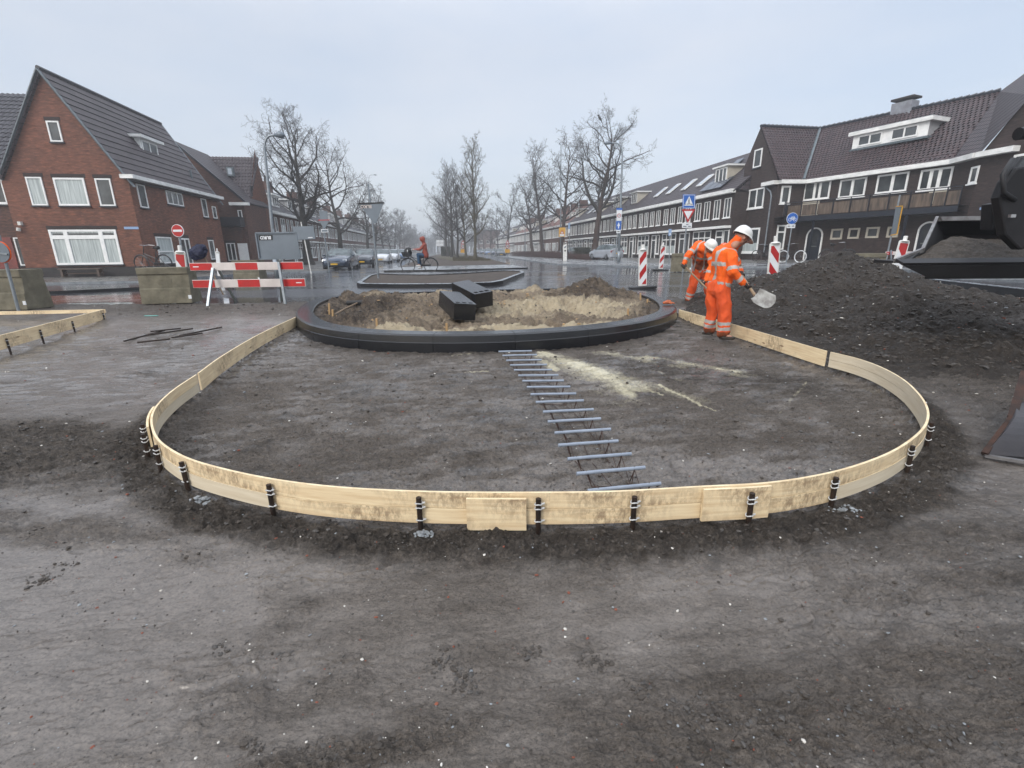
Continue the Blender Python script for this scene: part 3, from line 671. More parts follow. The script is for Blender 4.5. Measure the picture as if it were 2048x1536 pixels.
scatter('heap_clods', ['clod', 'clod', 'clod', 'clod_grey'], len(C_), lambda r, it=iter(C_): (lambda a: None if a is None else (*a, 1.0))(next(it, None)), lambda r: .012 + .036 * r.random() ** 3.5, 6, 'lumps of soil lying on the slopes of the dark heap')
C_ = C_[::22]
scatter('heap_stones', ['shell', 'pale_grit', 'brick_bit'], len(C_), lambda r, it=iter(C_): (lambda a: None if a is None else (a[0] + .03, a[1], a[2] + .01, 1.0))(next(it, None)), lambda r: .012 + .018 * r.random() ** 2, 8, 'pale stones sticking out of the dark heap')

# ---------------------------------------------------------------- the planter: kerb blocks and sand
ring = thing('kerb_ring', (0, 10.4, 0), 'oval ring of glossy black kerb blocks around the sand, middle of the site', 'kerb ring')
K = len(inner); prof = [(0, -.2), (0, .245), (.012, .255), (.285, .255), (.325, .235), (.338, .145), (.346, .135), (.350, .0), (.356, -.2)]
nb = 24
for b in range(nb):
    i0, i1 = int(K * b / nb), int(K * (b + 1) / nb); idx = list(range(i0, i1 + 1)); mb = MB(); mb.mat('kerb_black'); rows = []
    for j, i in enumerate(idx):
        p, q = inner[i % K], inn[i % K]; tdir = Vector((-q.y, q.x, 0)); sh = .004 if j == 0 else (-.004 if j == len(idx) - 1 else 0)
        rows.append([(p.x + q.x * o + tdir.x * sh, p.y + q.y * o + tdir.y * sh, z) for o, z in prof])
    m_ = len(prof)
    mb.add([c for r_ in rows for c in r_], [(a * m_ + c, (a + 1) * m_ + c, (a + 1) * m_ + (c + 1) % m_, a * m_ + (c + 1) % m_) for a in range(len(rows) - 1) for c in range(m_)] + [tuple(range(m_))[::-1], tuple((len(rows) - 1) * m_ + c for c in range(m_))])
    mb.build('kerb_block', ring)
cx, cy = sum(p.x for p in inner) / K, sum(p.y for p in inner) / K
rr = np.linspace(0, 1.0, 150)[:, None]; ip = np.array([(p.x, p.y) for p in inner + [inner[0]]]); ii = np.linspace(0, K, 460); ip = np.stack([np.interp(ii, np.arange(K + 1), ip[:, k]) for k in (0, 1)], -1)
XX = cx + (ip[:, 0][None] - cx) * rr; YY = cy + (ip[:, 1][None] - cy) * rr; edge = 1 - rr + 0 * XX
def bump2(x, y, rx, ry, h): return h * np.exp(-((XX - x) / rx) ** 2 - ((YY - y) / ry) ** 2)
n1 = fbm(XX * 1.6, YY * 1.6, 5, .55, 30); n2 = 1 - np.abs(2 * fbm(XX * 5, YY * 5, 4, .6, 31) - 1); n3 = fbm(XX * 18, YY * 18, 3, .6, 33)
SZ = .10 + .07 * ss(8, 12, YY) + (n1 - .5) * .46 + (n2 - .6) * .26 + (n3 - .5) * .05
SZ = SZ + bump2(2.05, 12.4, .75, .75, .42) + bump2(2.3, 12.2, .3, .35, .12) + bump2(-2.5, 11.3, .9, .6, .13) + bump2(.9, 13, 1.2, .6, .10) + bump2(-1.1, 12.7, .9, .6, .12)
pit = blob(XX, YY, 1.0, 9.9, .95, 1.0, .2, .25); SZ = SZ - .20 * pit
SZ = np.where(edge < .05, np.minimum(SZ, .19), SZ)
dk = np.maximum(.9 * blob(XX, YY, -3.4, 10.3, 1.0, 2.4, 0, .4), .85 * blob(XX, YY, 2.1, 12.3, .95, 1.0, 0, .4)); dk = np.maximum(dk, .8 * (1 - ss(0, .12, edge)) * ss(8, 9, YY)); dk = np.clip(dk + 1.1 * (n1 - .54) + .5 * (n2 - .70), 0, 1)
sd = np.clip(.75 * blob(XX, YY, .9, 10.2, 1.9, 1.6, 0, .5) + .9 * blob(XX, YY, .2, 7.6, 2.4, .45, 0, .5) + .5 * ss(12, 13.5, YY) + (n1 - .5), 0, 1) * (1 - dk)
tag(gridmesh('sand_bed', XX, YY, SZ, ['sand_soil'], {'wet': .1 + 0 * XX, 'dark': dk, 'sand': sd}), 'uneven bed of yellow sand and brown earth inside the black kerb ring', 'sand bed', kind='thing')
def SANDZ(x, y): 
    i = np.argmin((XX - x) ** 2 + (YY - y) ** 2); return float(SZ.ravel()[i])
lst = []
rs = np.random.RandomState(9)
for _ in range(1500):
    i, j = rs.randint(5, 148), rs.randint(0, 459); lst.append((XX[i, j], YY[i, j], SZ[i, j]))
scatter('sand_clods', ['clod', 'stake_wood', 'clod_grey'], 1500, lambda r, it=iter(lst): (lambda a: None if a is None else (*a, 1.0))(next(it, None)), lambda r: .01 + .03 * r.random() ** 3, 12, 'crumbs of sand and earth lying on the bed inside the kerb ring')
# ================================================================ formwork
form = thing('timber_formwork', (0, 4.5, 0), 'long curved loop of pale softwood boards pegged in front of the black kerb ring', 'formwork')
def ribbon(name, i0, i1, z0, z1, off, th, mats, parent, taper=0):
    th = th * .72
    mb = MB(); s = 0; idx = list(range(i0, i1 + 1)); n = len(idx)
    for a in range(n - 1):
        i, j = idx[a], idx[a + 1]; l = (fwc[j] - fwc[i]).length; P = []
        for q in (i, j):
            c, nn = fwc[q], fwn[q]; P.append([(c.x + nn.x * o, c.y + nn.y * o, z) for o, z in ((off, z0), (off, z1), (off + th, z1), (off + th, z0))])
        u0, u1 = s, s + l; (A0, A1, A2, A3), (B0, B1, B2, B3) = P
        mb.mat(mats[0]); mb.poly([A0, A1, B1, B0], uv=[(u0, z0), (u0, z1), (u1, z1), (u1, z0)])
        mb.mat(mats[1]); mb.poly([A2, A3, B3, B2], uv=[(u0 + 3, z1), (u0 + 3, z0), (u1 + 3, z0), (u1 + 3, z1)])
        mb.mat(mats[2]); mb.poly([A1, A2, B2, B1], uv=[(u0, 0), (u0, th), (u1, th), (u1, 0)]); mb.poly([A3, A0, B0, B3], uv=[(u0, 0), (u0, th), (u1, th), (u1, 0)])
        if a == 0: mb.poly([A0, A3, A2, A1], uv=[(0, 0), (th, 0), (th, z1 - z0), (0, z1 - z0)])
        if a == n - 2: mb.poly([B0, B1, B2, B3], uv=[(0, 0), (0, z1 - z0), (th, z1 - z0), (th, 0)])
        s += l
    return mb.build(name, parent, fix=False)
NB, FB = 'new_board', 'film_board'; LASTF = len(fwc) - 1
iL = near(397, 747); iR = near(1656, 703); mid = (FZ + .05) / 2
ribbon('board', 0, iL, .045, FZ, 0, .022, (NB, NB, 'board_edge'), form)
ribbon('board', iR, LASTF, .04, FZ, 0, .022, (NB, NB, 'board_edge'), form)
cuts = [iL + 1, near(307, 856), near(376, 916), near(822, 980.5), near(1100, 983), near(1534, 966), near(1781, 903), near(1854, 836), near(1750, 729), iR - 1]
for a, b in zip(cuts[:-1], cuts[1:]):
    inn_m = FB if a >= near(1781, 903) else NB
    ribbon('upper_board', a, b - (b != cuts[-1]) * 0, .137, FZ, 0, .020, (inn_m, NB, 'board_edge'), form)
cuts2 = [iL + 1, near(354, 775), near(320, 883), near(541, 956), near(1000, 983), near(1392, 972), near(1656, 945), near(1844, 857), near(1803, 757), iR - 1]
for a, b in zip(cuts2[:-1], cuts2[1:]): ribbon('lower_board', a, b, .048, .134, .003, .020, (FB, FB if b < near(950, 983) or a > near(1534, 966) else NB, 'board_edge'), form)
ribbon('splice_board', near(943, 983), near(1047, 983), .028, .205, .026, .022, (NB, NB, 'board_edge'), form)
ribbon('splice_board', near(1394, 972), near(1536, 966), .042, .222, .026, .022, (NB, NB, 'board_edge'), form)
ribbon('splice_board', near(316, 808), near(305, 850), .06, .215, .026, .020, (NB, NB, 'board_edge'), form)
def stake(i, parent, off=.035, top=.205, lean=0):
    c, nn = fwc[i], fwn[i]; b = Vector((c.x + nn.x * off, c.y + nn.y * off, 0)); tdir = Vector((-nn.y, nn.x, 0)); z0 = MZ(b.x, b.y) - .08
    mb = MB().mat('steel_dark'); mb.tube([b + Vector((0, 0, z0)) + tdir * lean, b + Vector((0, 0, top))], .0135, 10); s = mb.build('stake', parent, smooth_=False)
    for z in (top - .03, top - .055, top - .125):
        mb = MB().mat('tie_white'); q = b + Vector((0, 0, z))
        mb.tube([q + (nn * cos(t) + tdir * sin(t)) * .0175 + Vector((0, 0, .004 * cos(t * 2))) for t in [k * pi / 6 for k in range(13)]], .003, 5)
        mb.bar(q + tdir * .017, q + tdir * .032 + Vector((0, 0, .004)), .006, .006); mb.build('cable_tie', s)
for (x, y, ln) in ((291, 842, 0), (302, 860, 0), (317, 884, .0), (372, 915, .02), (543, 957, .0), (834, 981, .0), (1077, 983, 0), (1276, 980, .0), (1484, 969, .0), (1658, 945, .0), (1814, 882, 0), (1853, 838, 0)):
    sp = any(abs(x - q) < 30 for q in (1484,)); stake(near(x, y), form, .065 if sp or x in (291, 302) else .035, lean=ln)
for (x, y) in ((347, 780), (430, 722), (500, 680), (560, 651), (1838, 790), (1790, 750), (1700, 712), (1600, 688), (1500, 657), (1420, 636)): stake(near(x, y), form)

# white powder spots by the pegs
def patch(name, c, rx, ry, mat, seed, label, cat='cement'):
    rnd = random.Random(seed); mb = MB(); mb.mat(mat); ico = bmesh.new(); bmesh.ops.create_icosphere(ico, subdivisions=2, radius=1)
    iv = [v.co.copy() for v in ico.verts]; fc = [tuple(v.index for v in f.verts) for f in ico.faces]; ico.free()
    for _ in range(26):
        a, r_ = rnd.random() * 6.28, rnd.random() ** .6; x, y = c.x + cos(a) * r_ * rx, c.y + sin(a) * r_ * ry; s = rnd.uniform(.006, .02) * (1.4 - r_)
        z = MZ(x, y); mb.add([(x + v.x * s * (1 + rnd.uniform(-.3, .3)), y + v.y * s, z + v.z * s * .55) for v in iv], fc)
    return tag(mb.build(name, fix=False), label, cat)
patch('powder_patch', GM(848, 1066), .055, .04, 'pale_grit', 1, 'pale grey lump of spilt powder at the foot of the peg left of centre')
patch('powder_patch', GM(1690, 1022), .10, .05, 'pale_grit', 2, 'pale powder spilt by the peg where the boards curve up on the right')
patch('powder_patch', GM(405, 998), .08, .04, 'pale_grit', 3, 'greyish powder spilt beside the leaning peg on the left')

# second formwork far left
f2 = thing('timber_formwork', GR(100, 650), 'straight boards with black pegs meeting at a sharp corner by the left edge', 'formwork')
A, B = G(-260, 735, .28), G(205, 619, .30); Cc = G(-260, 628, .24)
def plank(name, a, b, h, mat, parent, th=.022):
    a, b = Vector(a), Vector(b); d = (b - a); l = d.length; d = d.normalized(); nn = Vector((d.y, -d.x, 0)).normalized() * th; z = Vector((0, 0, -h)); mb = MB(); mb.mat(mat); q = [(0, h), (l, h), (l, 0), (0, 0)]
    mb.poly([a, b, b + z, a + z], uv=q); mb.poly([b + nn, a + nn, a + nn + z, b + nn + z], uv=[(l, h), (0, h), (0, 0), (l, 0)]); mb.mat('board_edge')
    mb.poly([a, a + nn, b + nn, b], uv=q); mb.poly([b, b + nn, b + nn + z, b + z], uv=q); mb.poly([a + nn, a, a + z, a + nn + z], uv=q); mb.poly([a + z, b + z, b + nn + z, a + nn + z], uv=q)
    return mb.build(name, parent, fix=False)
plank('board', A, B, .20, NB, f2); plank('board', Cc, B + Vector((.02, .05, 0)), .07, NB, f2)
dA = (B - A).normalized()
for x, y in ((5, 690), (73, 655), (138, 640), (200, 622)):
    t = min((k / 200 for k in range(201)), key=lambda k: abs(px(A.lerp(B, k))[0] - x)); q = A.lerp(B, t) + Vector((dA.y, -dA.x, 0)) * .035
    s = MB().mat('steel_dark').tube([q + Vector((0, 0, -.42)), q + Vector((0, 0, -.06))], .0135, 8).build('stake', f2)
    for z in (-.09, -.16):
        mb = MB().mat('tie_white'); mb.tube([q + Vector((cos(k * pi / 5) * .018, sin(k * pi / 5) * .018, z)) for k in range(11)], .004, 5); mb.build('cable_tie', s)

# ---------------------------------------------------------------- row of reinforcement spacers
bars = [((538, 85), (782, 80)), ((567, 115), (818, 108)), ((593, 150), (853, 145)), ((622, 185), (892, 180)), ((650, 220), (930, 218)), ((682, 260), (975, 257)), ((712, 300), (1015, 297)), ((745, 345), (1062, 342)), ((772, 398), (1105, 392)), ((810, 455), (1160, 443)), ((863, 526), (1232, 508)), ((898, 598), (1285, 575)), ((948, 680), (1358, 652)), ((975, 770), (1412, 738)), ((1043, 870), (1508, 832)), ((1108, 978), (1608, 932)), ((1190, 1104), (1722, 1050))]
k_ = .2735; sp = thing('rebar_spacer', (.5, 5, 0), 'ladder of blue-grey plastic tubes on rusty wire feet lying on the mud', 'rebar spacer')
prev = None; wire = MB().mat('rust_wire'); BZ = .105
for (a, b) in bars:
    A = G(850 + a[0] * k_, 680 + a[1] * k_, BZ); B = G(850 + b[0] * k_, 680 + b[1] * k_, BZ); d = B - A
    mb = MB().mat('blue_grey_pvc'); mb.tube([A, A.lerp(B, .33) + Vector((0, 0, .001)), A.lerp(B, .66), B], .0115, 12); mb.build('tube', sp, smooth_=False)
    fA, fB = A.lerp(B, .14), A.lerp(B, .84); n_ = Vector((-d.y, d.x, 0)).normalized(); zt = Vector((0, 0, BZ - .012))
    gA, gB = A.lerp(B, .20), A.lerp(B, .78)
    for sgn in (1,):
        p0 = fA + n_ * 0; q0 = Vector((gA.x, gA.y, MZ(gA.x, gA.y) + .012)) - n_ * .035 * sgn; q1 = Vector((gB.x, gB.y, MZ(gB.x, gB.y) + .012)) - n_ * .035 * sgn
        wire.tube([p0 + Vector((0, 0, .012)), p0, q0, q1, fB, fB + Vector((0, 0, .012))], .0032, 6)
        wire.tube([p0 + d * .02, q0 + d * .02 + n_ * .05], .0032, 6); wire.tube([fB + d * .02, q1 + d * .02 + n_ * .05], .0032, 6)
    L3 = [q0 + d * .05, q0.lerp(q1, .5), q1 - d * .02, fB + Vector((0, 0, .0))]
    if prev:
        for s_, e_ in zip(prev[:3], L3[:3]): wire.tube([s_, e_], .0026, 5)
        wire.tube([prev[3], L3[2]], .0024, 5)
    prev = L3
wire.build('wire_frame', sp)

# ---------------------------------------------------------------- bundle of pegs on the ground, left
for k, (a, b, lab) in enumerate((((249, 686), (330, 664), 'longest'), ((302, 668), (362, 659), 'uppermost'), ((276, 691), (341, 681), 'lowest, nearest the camera'), ((344, 679), (406, 671), 'short one right of the middle'),
                     ((360, 676), (444, 657), 'one reaching furthest right'), ((296, 675), (386, 660), 'one lying across the middle'))):
    A, B = GM(*a), GM(*b); A.z += .03 + .01 * (k % 3); B.z += .03 + .012 * (k % 2)
    o = MB().mat('steel_dark').tube([A, A.lerp(B, .5), B], .014, 8).build('steel_peg', origin=A)
    tag(o, 'rusty peg of the loose bundle on the mud, ' + lab, 'peg', 'loose steel pegs on the mud')
o = MB().mat('pale_grit').box(GM(302, 630) + Vector((0, 0, .01)), (.28, .05, .012)).build('plastic_strip', bevel=.004); MATS['teal'] = pm('teal', (.15, .4, .36)); o.data.materials[0] = MATS['teal']
tag(o, 'strip of turquoise plastic lying on the mud in front of the concrete blocks', 'litter')

# ---------------------------------------------------------------- things in and on the planter
def block_tilted(name, a, b, w, h, label, roll=0.):
    """kerb block from centre of the low end a to centre of the high end b"""
    a, b = Vector(a), Vector(b); x = (b - a); l = x.length; x = x.normalized(); y = Vector((0, 0, 1)).cross(x).normalized(); z = x.cross(y)
    y2 = y * cos(roll) + z * sin(roll); z2 = z * cos(roll) - y * sin(roll); P = lambda u, v, t: a + x * u + y2 * v + z2 * t
    mb = MB().mat('kerb_black'); hw, hh = w / 2, h / 2; ws = [-hw]; hole = .075; g = (w - 3 * hole) / 4
    for i in range(3): ws += [-hw + g * (i + 1) + hole * i, -hw + g * (i + 1) + hole * (i + 1)]
    ws.append(hw); us = [0, .06, .06 + .085, l]
    for i in range(len(us) - 1):
        for j in range(len(ws) - 1):
            if i == 1 and j % 2 == 1:
                u0, u1, v0, v1 = us[i], us[i + 1], ws[j], ws[j + 1]; dpt = hh - .10; c_ = [(u0, v0), (u1, v0), (u1, v1), (u0, v1)]
                for k in range(4): (p, q), (r_, s_) = c_[k], c_[(k + 1) % 4]; mb.poly([P(p, q, hh), P(r_, s_, hh), P(r_, s_, dpt), P(p, q, dpt)])
                mb.poly([P(*c, dpt) for c in c_]); continue
            mb.poly([P(us[i], ws[j], hh), P(us[i + 1], ws[j], hh), P(us[i + 1], ws[j + 1], hh), P(us[i], ws[j + 1], hh)])
    mb.poly([P(0, -hw, -hh), P(0, hw, -hh), P(l, hw, -hh), P(l, -hw, -hh)])
    for v in (-hw, hw): mb.poly([P(u, v, hh) for u in us] + [P(l, v, -hh), P(0, v, -hh)])
    mb.poly([P(0, v, hh) for v in ws] + [P(0, hw, -hh), P(0, -hw, -hh)]); mb.poly([P(l, v, hh) for v in ws] + [P(l, hw, -hh), P(l, -hw, -hh)])
    return tag(mb.build(name, origin=a, fix=True), label, 'kerb block', 'loose black kerb blocks on the sand')
a = D(930, 624, 8.35); b = D(898, 597, 9.45)
block_tilted('kerb_block', a, b, .40, .29, 'front black kerb block on the sand with three square holes at its near end', .10)
a = D(968, 600, 9.35); b = D(921, 576, 10.2)
block_tilted('kerb_block', a, b, .40, .29, 'black kerb block behind and partly leaning over the other one on the sand', -.10)
for i, (x, y0, y1, Y, lab) in enumerate(((658, 632, 607, 9.6, 'leftmost thin wooden stake inside the kerb ring'), (665, 644, 619, 8.7, 'wooden stake beside the sledgehammer handle'), (753, 657, 637, 7.75, 'wooden stake inside the front left of the kerb ring'),
                                (893, 661, 646, 7.3, 'short wooden stake at the front of the kerb ring below the black blocks'), (1256, 637, 617, 8.9, 'wooden stake inside the front right of the kerb ring'), (1295, 624, 598, 9.9, 'rightmost wooden stake inside the kerb ring'),
                                (1281, 611, 586, 11.2, 'wooden stake furthest back on the right of the kerb ring'))):
    t = D(x, y1, Y); b_ = D(x + .5, y0, Y); b_.z = min(b_.z, SANDZ(b_.x, b_.y)) - .12
    o = MB().mat('stake_wood').bar(b_, t, .032, .032).build('wooden_stake', origin=b_, bevel=.003); tag(o, lab, 'stake', 'wooden stakes in the kerb ring')
hm = thing('sledgehammer', D(705, 606, 10.4), 'black-headed sledgehammer with a wooden handle lying inside the left of the kerb ring', 'hammer')
MB().mat('black_plastic').tube([D(693, 606, 10.6), D(695, 606, 10.6), D(733, 604.5, 10.6), D(735, 604.5, 10.6)], [.035, .05, .05, .035], 12).build('head', hm)
MB().mat('handle_wood').tube([D(714, 606, 10.55), D(690, 617, 9.8), D(668, 630, 8.95)], [.016, .014, .017], 8).build('handle', hm)
gl = D(1336, 606, 9.95)
mb = MB().mat('orange_glove'); mb.tube([gl + Vector((-.10, 0, .0)), gl + Vector((0, .02, .02)), gl + Vector((.06, .0, .015))], [.025, .045, .04], 8)
for k in range(4): mb.tube([gl + Vector((.05, -.03 + k * .022, .01)), gl + Vector((.10, -.04 + k * .03, .005)), gl + Vector((.13, -.045 + k * .033, -.01))], [.014, .013, .010], 6)
mb.tube([gl + Vector((0, -.03, .01)), gl + Vector((.03, -.075, .0)), gl + Vector((.05, -.095, -.01))], [.015, .013, .01], 6)
tag(mb.build('work_glove', origin=gl, smooth_=True), 'dirty orange work glove left on top of the black kerb ring by the workers', 'glove')
# ================================================================ concrete blocks, barriers, beacons
def conc_block(p_l, p_r, depth, h, label, group='concrete barrier blocks on the street', tilt=0, slot=True, cols='concrete_mossy'):
    a, b = Vector(p_l), Vector(p_r); x = (b - a); l = x.length; x = x.normalized(); y = Vector((-x.y, x.x, 0)).normalized(); z = Vector((0, 0, 1))
    P = lambda u, v, t: a + x * u + y * v + z * t
    t_ = thing('concrete_block', a.lerp(b, .5), label, 'concrete block', group)
    prof = [(0.0, .03), (0, .42 * h), (.02, .46 * h), (.05, .80 * h), (.02, .83 * h), (.02, h), (depth - .02, h), (depth - .02, .83 * h), (depth - .05, .80 * h), (depth - .02, .46 * h), (depth, .42 * h), (depth, .03)]
    prof = [(-.03 if i == 0 else (depth + .03 if i == len(prof) - 1 else v), t) for i, (v, t) in enumerate(prof)]
    mb = MB().mat(cols); mb.prism([P(-.02 if q[1] < .4 * h else .0, v, t) for q in [(0, 0)] for v, t in prof], x * l)
    mb.build('block', t_, bevel=.012)
    if slot:
        mb = MB().mat('concrete_mossy'); mb.box(P(l * .5, .035, .62 * h), (l * .26, .02, .15 * h), Matrix((x, y, z)).transposed()); mb.build('recess', t_)
    mb = MB().mat('sign_white'); mb.box(P(l - .05, -.024, .2 * h), (.07, .012, .09), Matrix((x, y, z)).transposed()); mb.build('tag', t_)
    return t_
def zat(g, x, y): return D(x, y, g.y).z - g.z
g1, g2 = GR(287, 611), GR(388, 608); conc_block(g1, g2, .55, zat(g1, 280, 536), 'mossy stepped concrete block left of the red and white barrier boards')
g1, g2 = GR(-90, 624), GR(60, 622); conc_block(g1, g2, .6, zat(g1, -60, 541), 'mossy stepped concrete block at the left edge of the picture')
g1, g2 = GR(1344, 545), GR(1385, 545); g1.y += .2; g2.y += .2; conc_block(g1, g2, .5, zat(g1, 1340, 507), 'small mossy concrete block right behind the bent-over worker', slot=False)
g1, g2 = GR(470, 567), GR(522, 566); conc_block(g1, g2, .6, zat(g1, 465, 521), 'greenish concrete block seen between the two boards of the barrier', slot=False)
g1, g2 = GR(1668, 548), GR(1768, 549); conc_block(g1, g2, .6, zat(g1, 1668, 507), 'long mossy concrete block behind the top of the soil heap', slot=False)

def barrier(top_l, top_r, foot_l, foot_r, label, Yc=None):
    """two-board road barrier on A-legs; given by its sight lines"""
    fl, fr = GR(*foot_l), GR(*foot_r); Y = (fl.y + fr.y) / 2 + .1
    t = thing('road_barrier', (fl + fr) / 2, label, 'road barrier')
    for (xl, yl, xr, yr, xb, yb, flip) in boards_px:
        a, b, c = D(xl, yl, Y), D(xr, yr, Y), D(xb, yb, Y); hgt = a.z - c.z; x = (b - a); l = x.length; x = x.normalized(); z = Vector((0, 0, 1)); y = Vector((x.y, -x.x, 0)).normalized()
        mb = MB().mat('board_white'); Mx = Matrix((x, y, z)).transposed(); c0 = (a + b) / 2 - z * hgt / 2; mb.box(c0, (l, .045, hgt), Mx); bd = mb.build('board', t, bevel=.006)
        for k in range(5):
            if k % 2 == 0:
                mb = MB().mat('board_red'); mb.box(a + x * (l * (k + .5) / 5) - z * hgt / 2 + y * .024, (l / 5 - .016, .004, hgt - .02), Mx); mb.build('red_panel', bd)
        mb = MB().mat('sign_white'); q = (a + x * l * .055) if not flip else (a + x * l * .945); mb.box(q - z * hgt * .5 + y * .027, (l * .05, .002, .022), Mx); mb.build('maker_mark', bd)
    return t, Y
boards_px = [(379, 526, 606, 523.5, 381, 541.5, False), (385, 560, 610, 557, 387, 576, True)]
bt, BY = barrier(0, 0, (418, 612), (573, 607), 'red and white two-board barrier on grey A-frame legs, left of the ring')
for (x0, y0, x1, y1) in ((426, 536, 418, 613), (557, 524, 573, 609)):
    MB().mat('galvanised').bar(D(x0, y0, BY - .06), GR(x1, y1) + Vector((0, -.05, 0)), .055, .05, (0, 1, 0)).build('leg', bt)
for (x0, y0, x1, y1) in ((430, 526, 471, 603), (560, 520, 564, 606)):
    e = D(x1, y1, BY + .75); e.z = max(gz(e.x, e.y), .13); MB().mat('old_pole').bar(D(x0, y0, BY + .04), e, .045, .045, (0, 1, 0)).build('leg', bt)
# barrier behind the heap, right
boards_px = [(1772, 503, 1838, 503, 1770, 510, False), (1767, 520, 1838, 520, 1766, 527, False)]
b2, BY2 = barrier(0, 0, (1780, 548), (1830, 548), 'red and white barrier boards peeking out between the soil heap and the loader bucket')
MB().mat('galvanised').bar(D(1782, 500, BY2 - .06), GR(1781, 549), .05, .05, (0, 1, 0)).build('leg', b2)

def beacon(top, bot, wid, label, lean=0, base=True, stripes=4, tri=False, flip=1, red=True):
    g = GR(*bot); T = D(top[0], top[1], g.y); Hh = (T - g).length; up = (T - g).normalized(); k = (g.y) / 975.; wd = wid * k
    t = thing('traffic_beacon', g, label, 'traffic beacon', 'red and white traffic beacons')
    x = Vector((1, 0, 0)); x = (x - up * x.dot(up)).normalized(); y = x.cross(up); Mx = Matrix((x, -y, up)).transposed()
    h0 = Hh * .06; h1 = Hh * .88; pc = g + up * (h0 + h1) / 2
    mb = MB().mat('white_plastic'); mb.box(pc, (wd, .05, h1 - h0), Mx); mb.tube([g + up * h1, g + up * (h1 + .03), g + up * (h1 + .04)], [wd * .42, wd * .36, wd * .18], 12)
    mb.tube([g + up * (h1 + .02), g + up * Hh], [wd * .17, wd * .17], 12); mb.build('body', t, bevel=.012)
    pw, ph = wd * .78, (h1 - h0) * .90; c0 = pc; fr = y * (.027 if y.y < 0 else -.027)
    P = lambda u, v: c0 + x * (u * flip) + up * v + fr
    MB().mat('sign_white').poly([P(-pw / 2, -ph / 2), P(pw / 2, -ph / 2), P(pw / 2, ph / 2), P(-pw / 2, ph / 2)]).build('panel', t)
    fr = fr * 1.12
    # diagonal red bands cut to the panel
    per = ph / 2.25 if not tri else ph; sl = pw * 1.35; mb = MB().mat('sign_red')
    k0 = -3
    for k_ in range(-4, 5):
        lo, hi = k_ * per + ph * .5 - sl, k_ * per + per * .5 + ph * .5 - sl
        pts = []
        # band: lo <= v + u*sl/pw <= hi
        rect = [(-pw / 2, -ph / 2), (pw / 2, -ph / 2), (pw / 2, ph / 2), (-pw / 2, ph / 2)]
        f = lambda q: q[1] - q[0] * sl / pw
        def clip(R, s, val):
            o = []
            for i in range(len(R)):
                a, b = R[i], R[(i + 1) % len(R)]; fa, fb = s * (f(a) - val), s * (f(b) - val)
                if fa >= 0: o.append(a)
                if fa * fb < 0: q = fa / (fa - fb); o.append((a[0] + (b[0] - a[0]) * q, a[1] + (b[1] - a[1]) * q))
            return o
        R = clip(rect, 1, lo);  R = clip(R, -1, hi) if len(R) > 2 else R
        if len(R) > 2 and red: mb.poly([P(*q) for q in R])
    if mb.f: mb.build('red_stripes', t, fix=False)
    if base: MB().mat('black_plastic').prism([g + x * a + Vector((0, b, -.01)) for a, b in ((-.42, -.12), (-.30, -.2), (.30, -.2), (.42, -.12), (.42, .12), (.30, .2), (-.30, .2), (-.42, .12))], (0, 0, .075)).build('foot', t, bevel=.015)
    return t
beacon((1286, 489), (1285, 577), 17, 'upright red and white striped beacon on a black foot, right of the kerb ring')
beacon((1327, 485), (1321, 541), 9, 'narrow turned beacon beyond the first one, before the dark houses')
beacon((1552, 472), (1541, 590), 22, 'large red and white beacon standing between the workers and the soil heap', flip=-1)
beacon((1812, 472), (1786, 560), 21, 'leaning white beacon with a red corner, beside the loader bucket', base=False, flip=-1, tri=True)
beacon((359, 491), (371, 600), 21, 'white beacon with one red wedge above the left concrete block', base=False, flip=-1, tri=True)
beacon((434, 497), (440, 556), 8, 'thin white beacon seen edge-on behind the left end of the barrier', base=False, flip=-1, tri=True, red=False)

# ---------------------------------------------------------------- posts, lamps and signs
def post(mb, a, b, r, n=10): mb.tube([a, b], r, n)
def lamp(base, top, arm, r, label, armdrop=0.0, mat='galvanised'):
    g = GR(*base, .1); T = D(top[0], top[1], g.y); E = D(arm[0], arm[1], g.y); t = thing('street_lamp', g, label, 'street lamp', 'street lamps')
    d = Vector((E.x - T.x, 0, 0)); s = 1 if d.x > 0 else -1; L_ = abs(d.x); rad = min(.6, L_ * .45)
    pts = [g, g + (T - g) * .45, Vector((T.x, T.y, T.z - rad * 1.6))]
    for k in range(1, 6): q = k / 5 * pi / 2; pts.append(Vector((T.x + s * rad * (1 - cos(q)), T.y, T.z - rad * 1.6 + rad * 1.6 * sin(q))))
    pts.append(Vector((T.x + s * L_ * .72, T.y, T.z)))
    rs = [r, r * .8, r * .62] + [r * .5] * 5 + [r * .45]; mb = MB().mat(mat); mb.tube(pts, rs, 12); mb.tube([g, g + Vector((0, 0, .9))], [r * 1.35, r * 1.2], 12); mb.build('pole', t, smooth_=True)
    q = pts[-1]; e = Vector((T.x + s * L_ * 1.12, T.y, T.z)); mb = MB().mat('sign_back')
    mb.tube([q - Vector((s * .1, 0, 0)), q.lerp(e, .35) + Vector((0, 0, .02)), q.lerp(e, .75), e], [.05, .13, .12, .03], 10); mb.build('lamp_head', t, smooth_=True)
    return t, g
lt, lg = lamp((556, 560), (525, 271), (565, 271), .085, 'tall curved-arm street lamp behind the grey sign back, left of the street')
rt_, rg = lamp((1237, 525), (1246, 286), (1213, 288), .11, 'street lamp carrying zone and arrow signs in front of the dark houses')
lamp((1121, 515), (1122, 288), (1118, 300), .10, 'street lamp pole with the yellow warning sign among the bare trees')
lamp((1050, 511), (1050, 433), (1030, 427), .12, 'distant street lamp with its arm pointing left beyond the right-hand trees')
lamp((736, 513), (737, 350), (752, 352), .10, 'street lamp pole beyond the parked cars on the left')

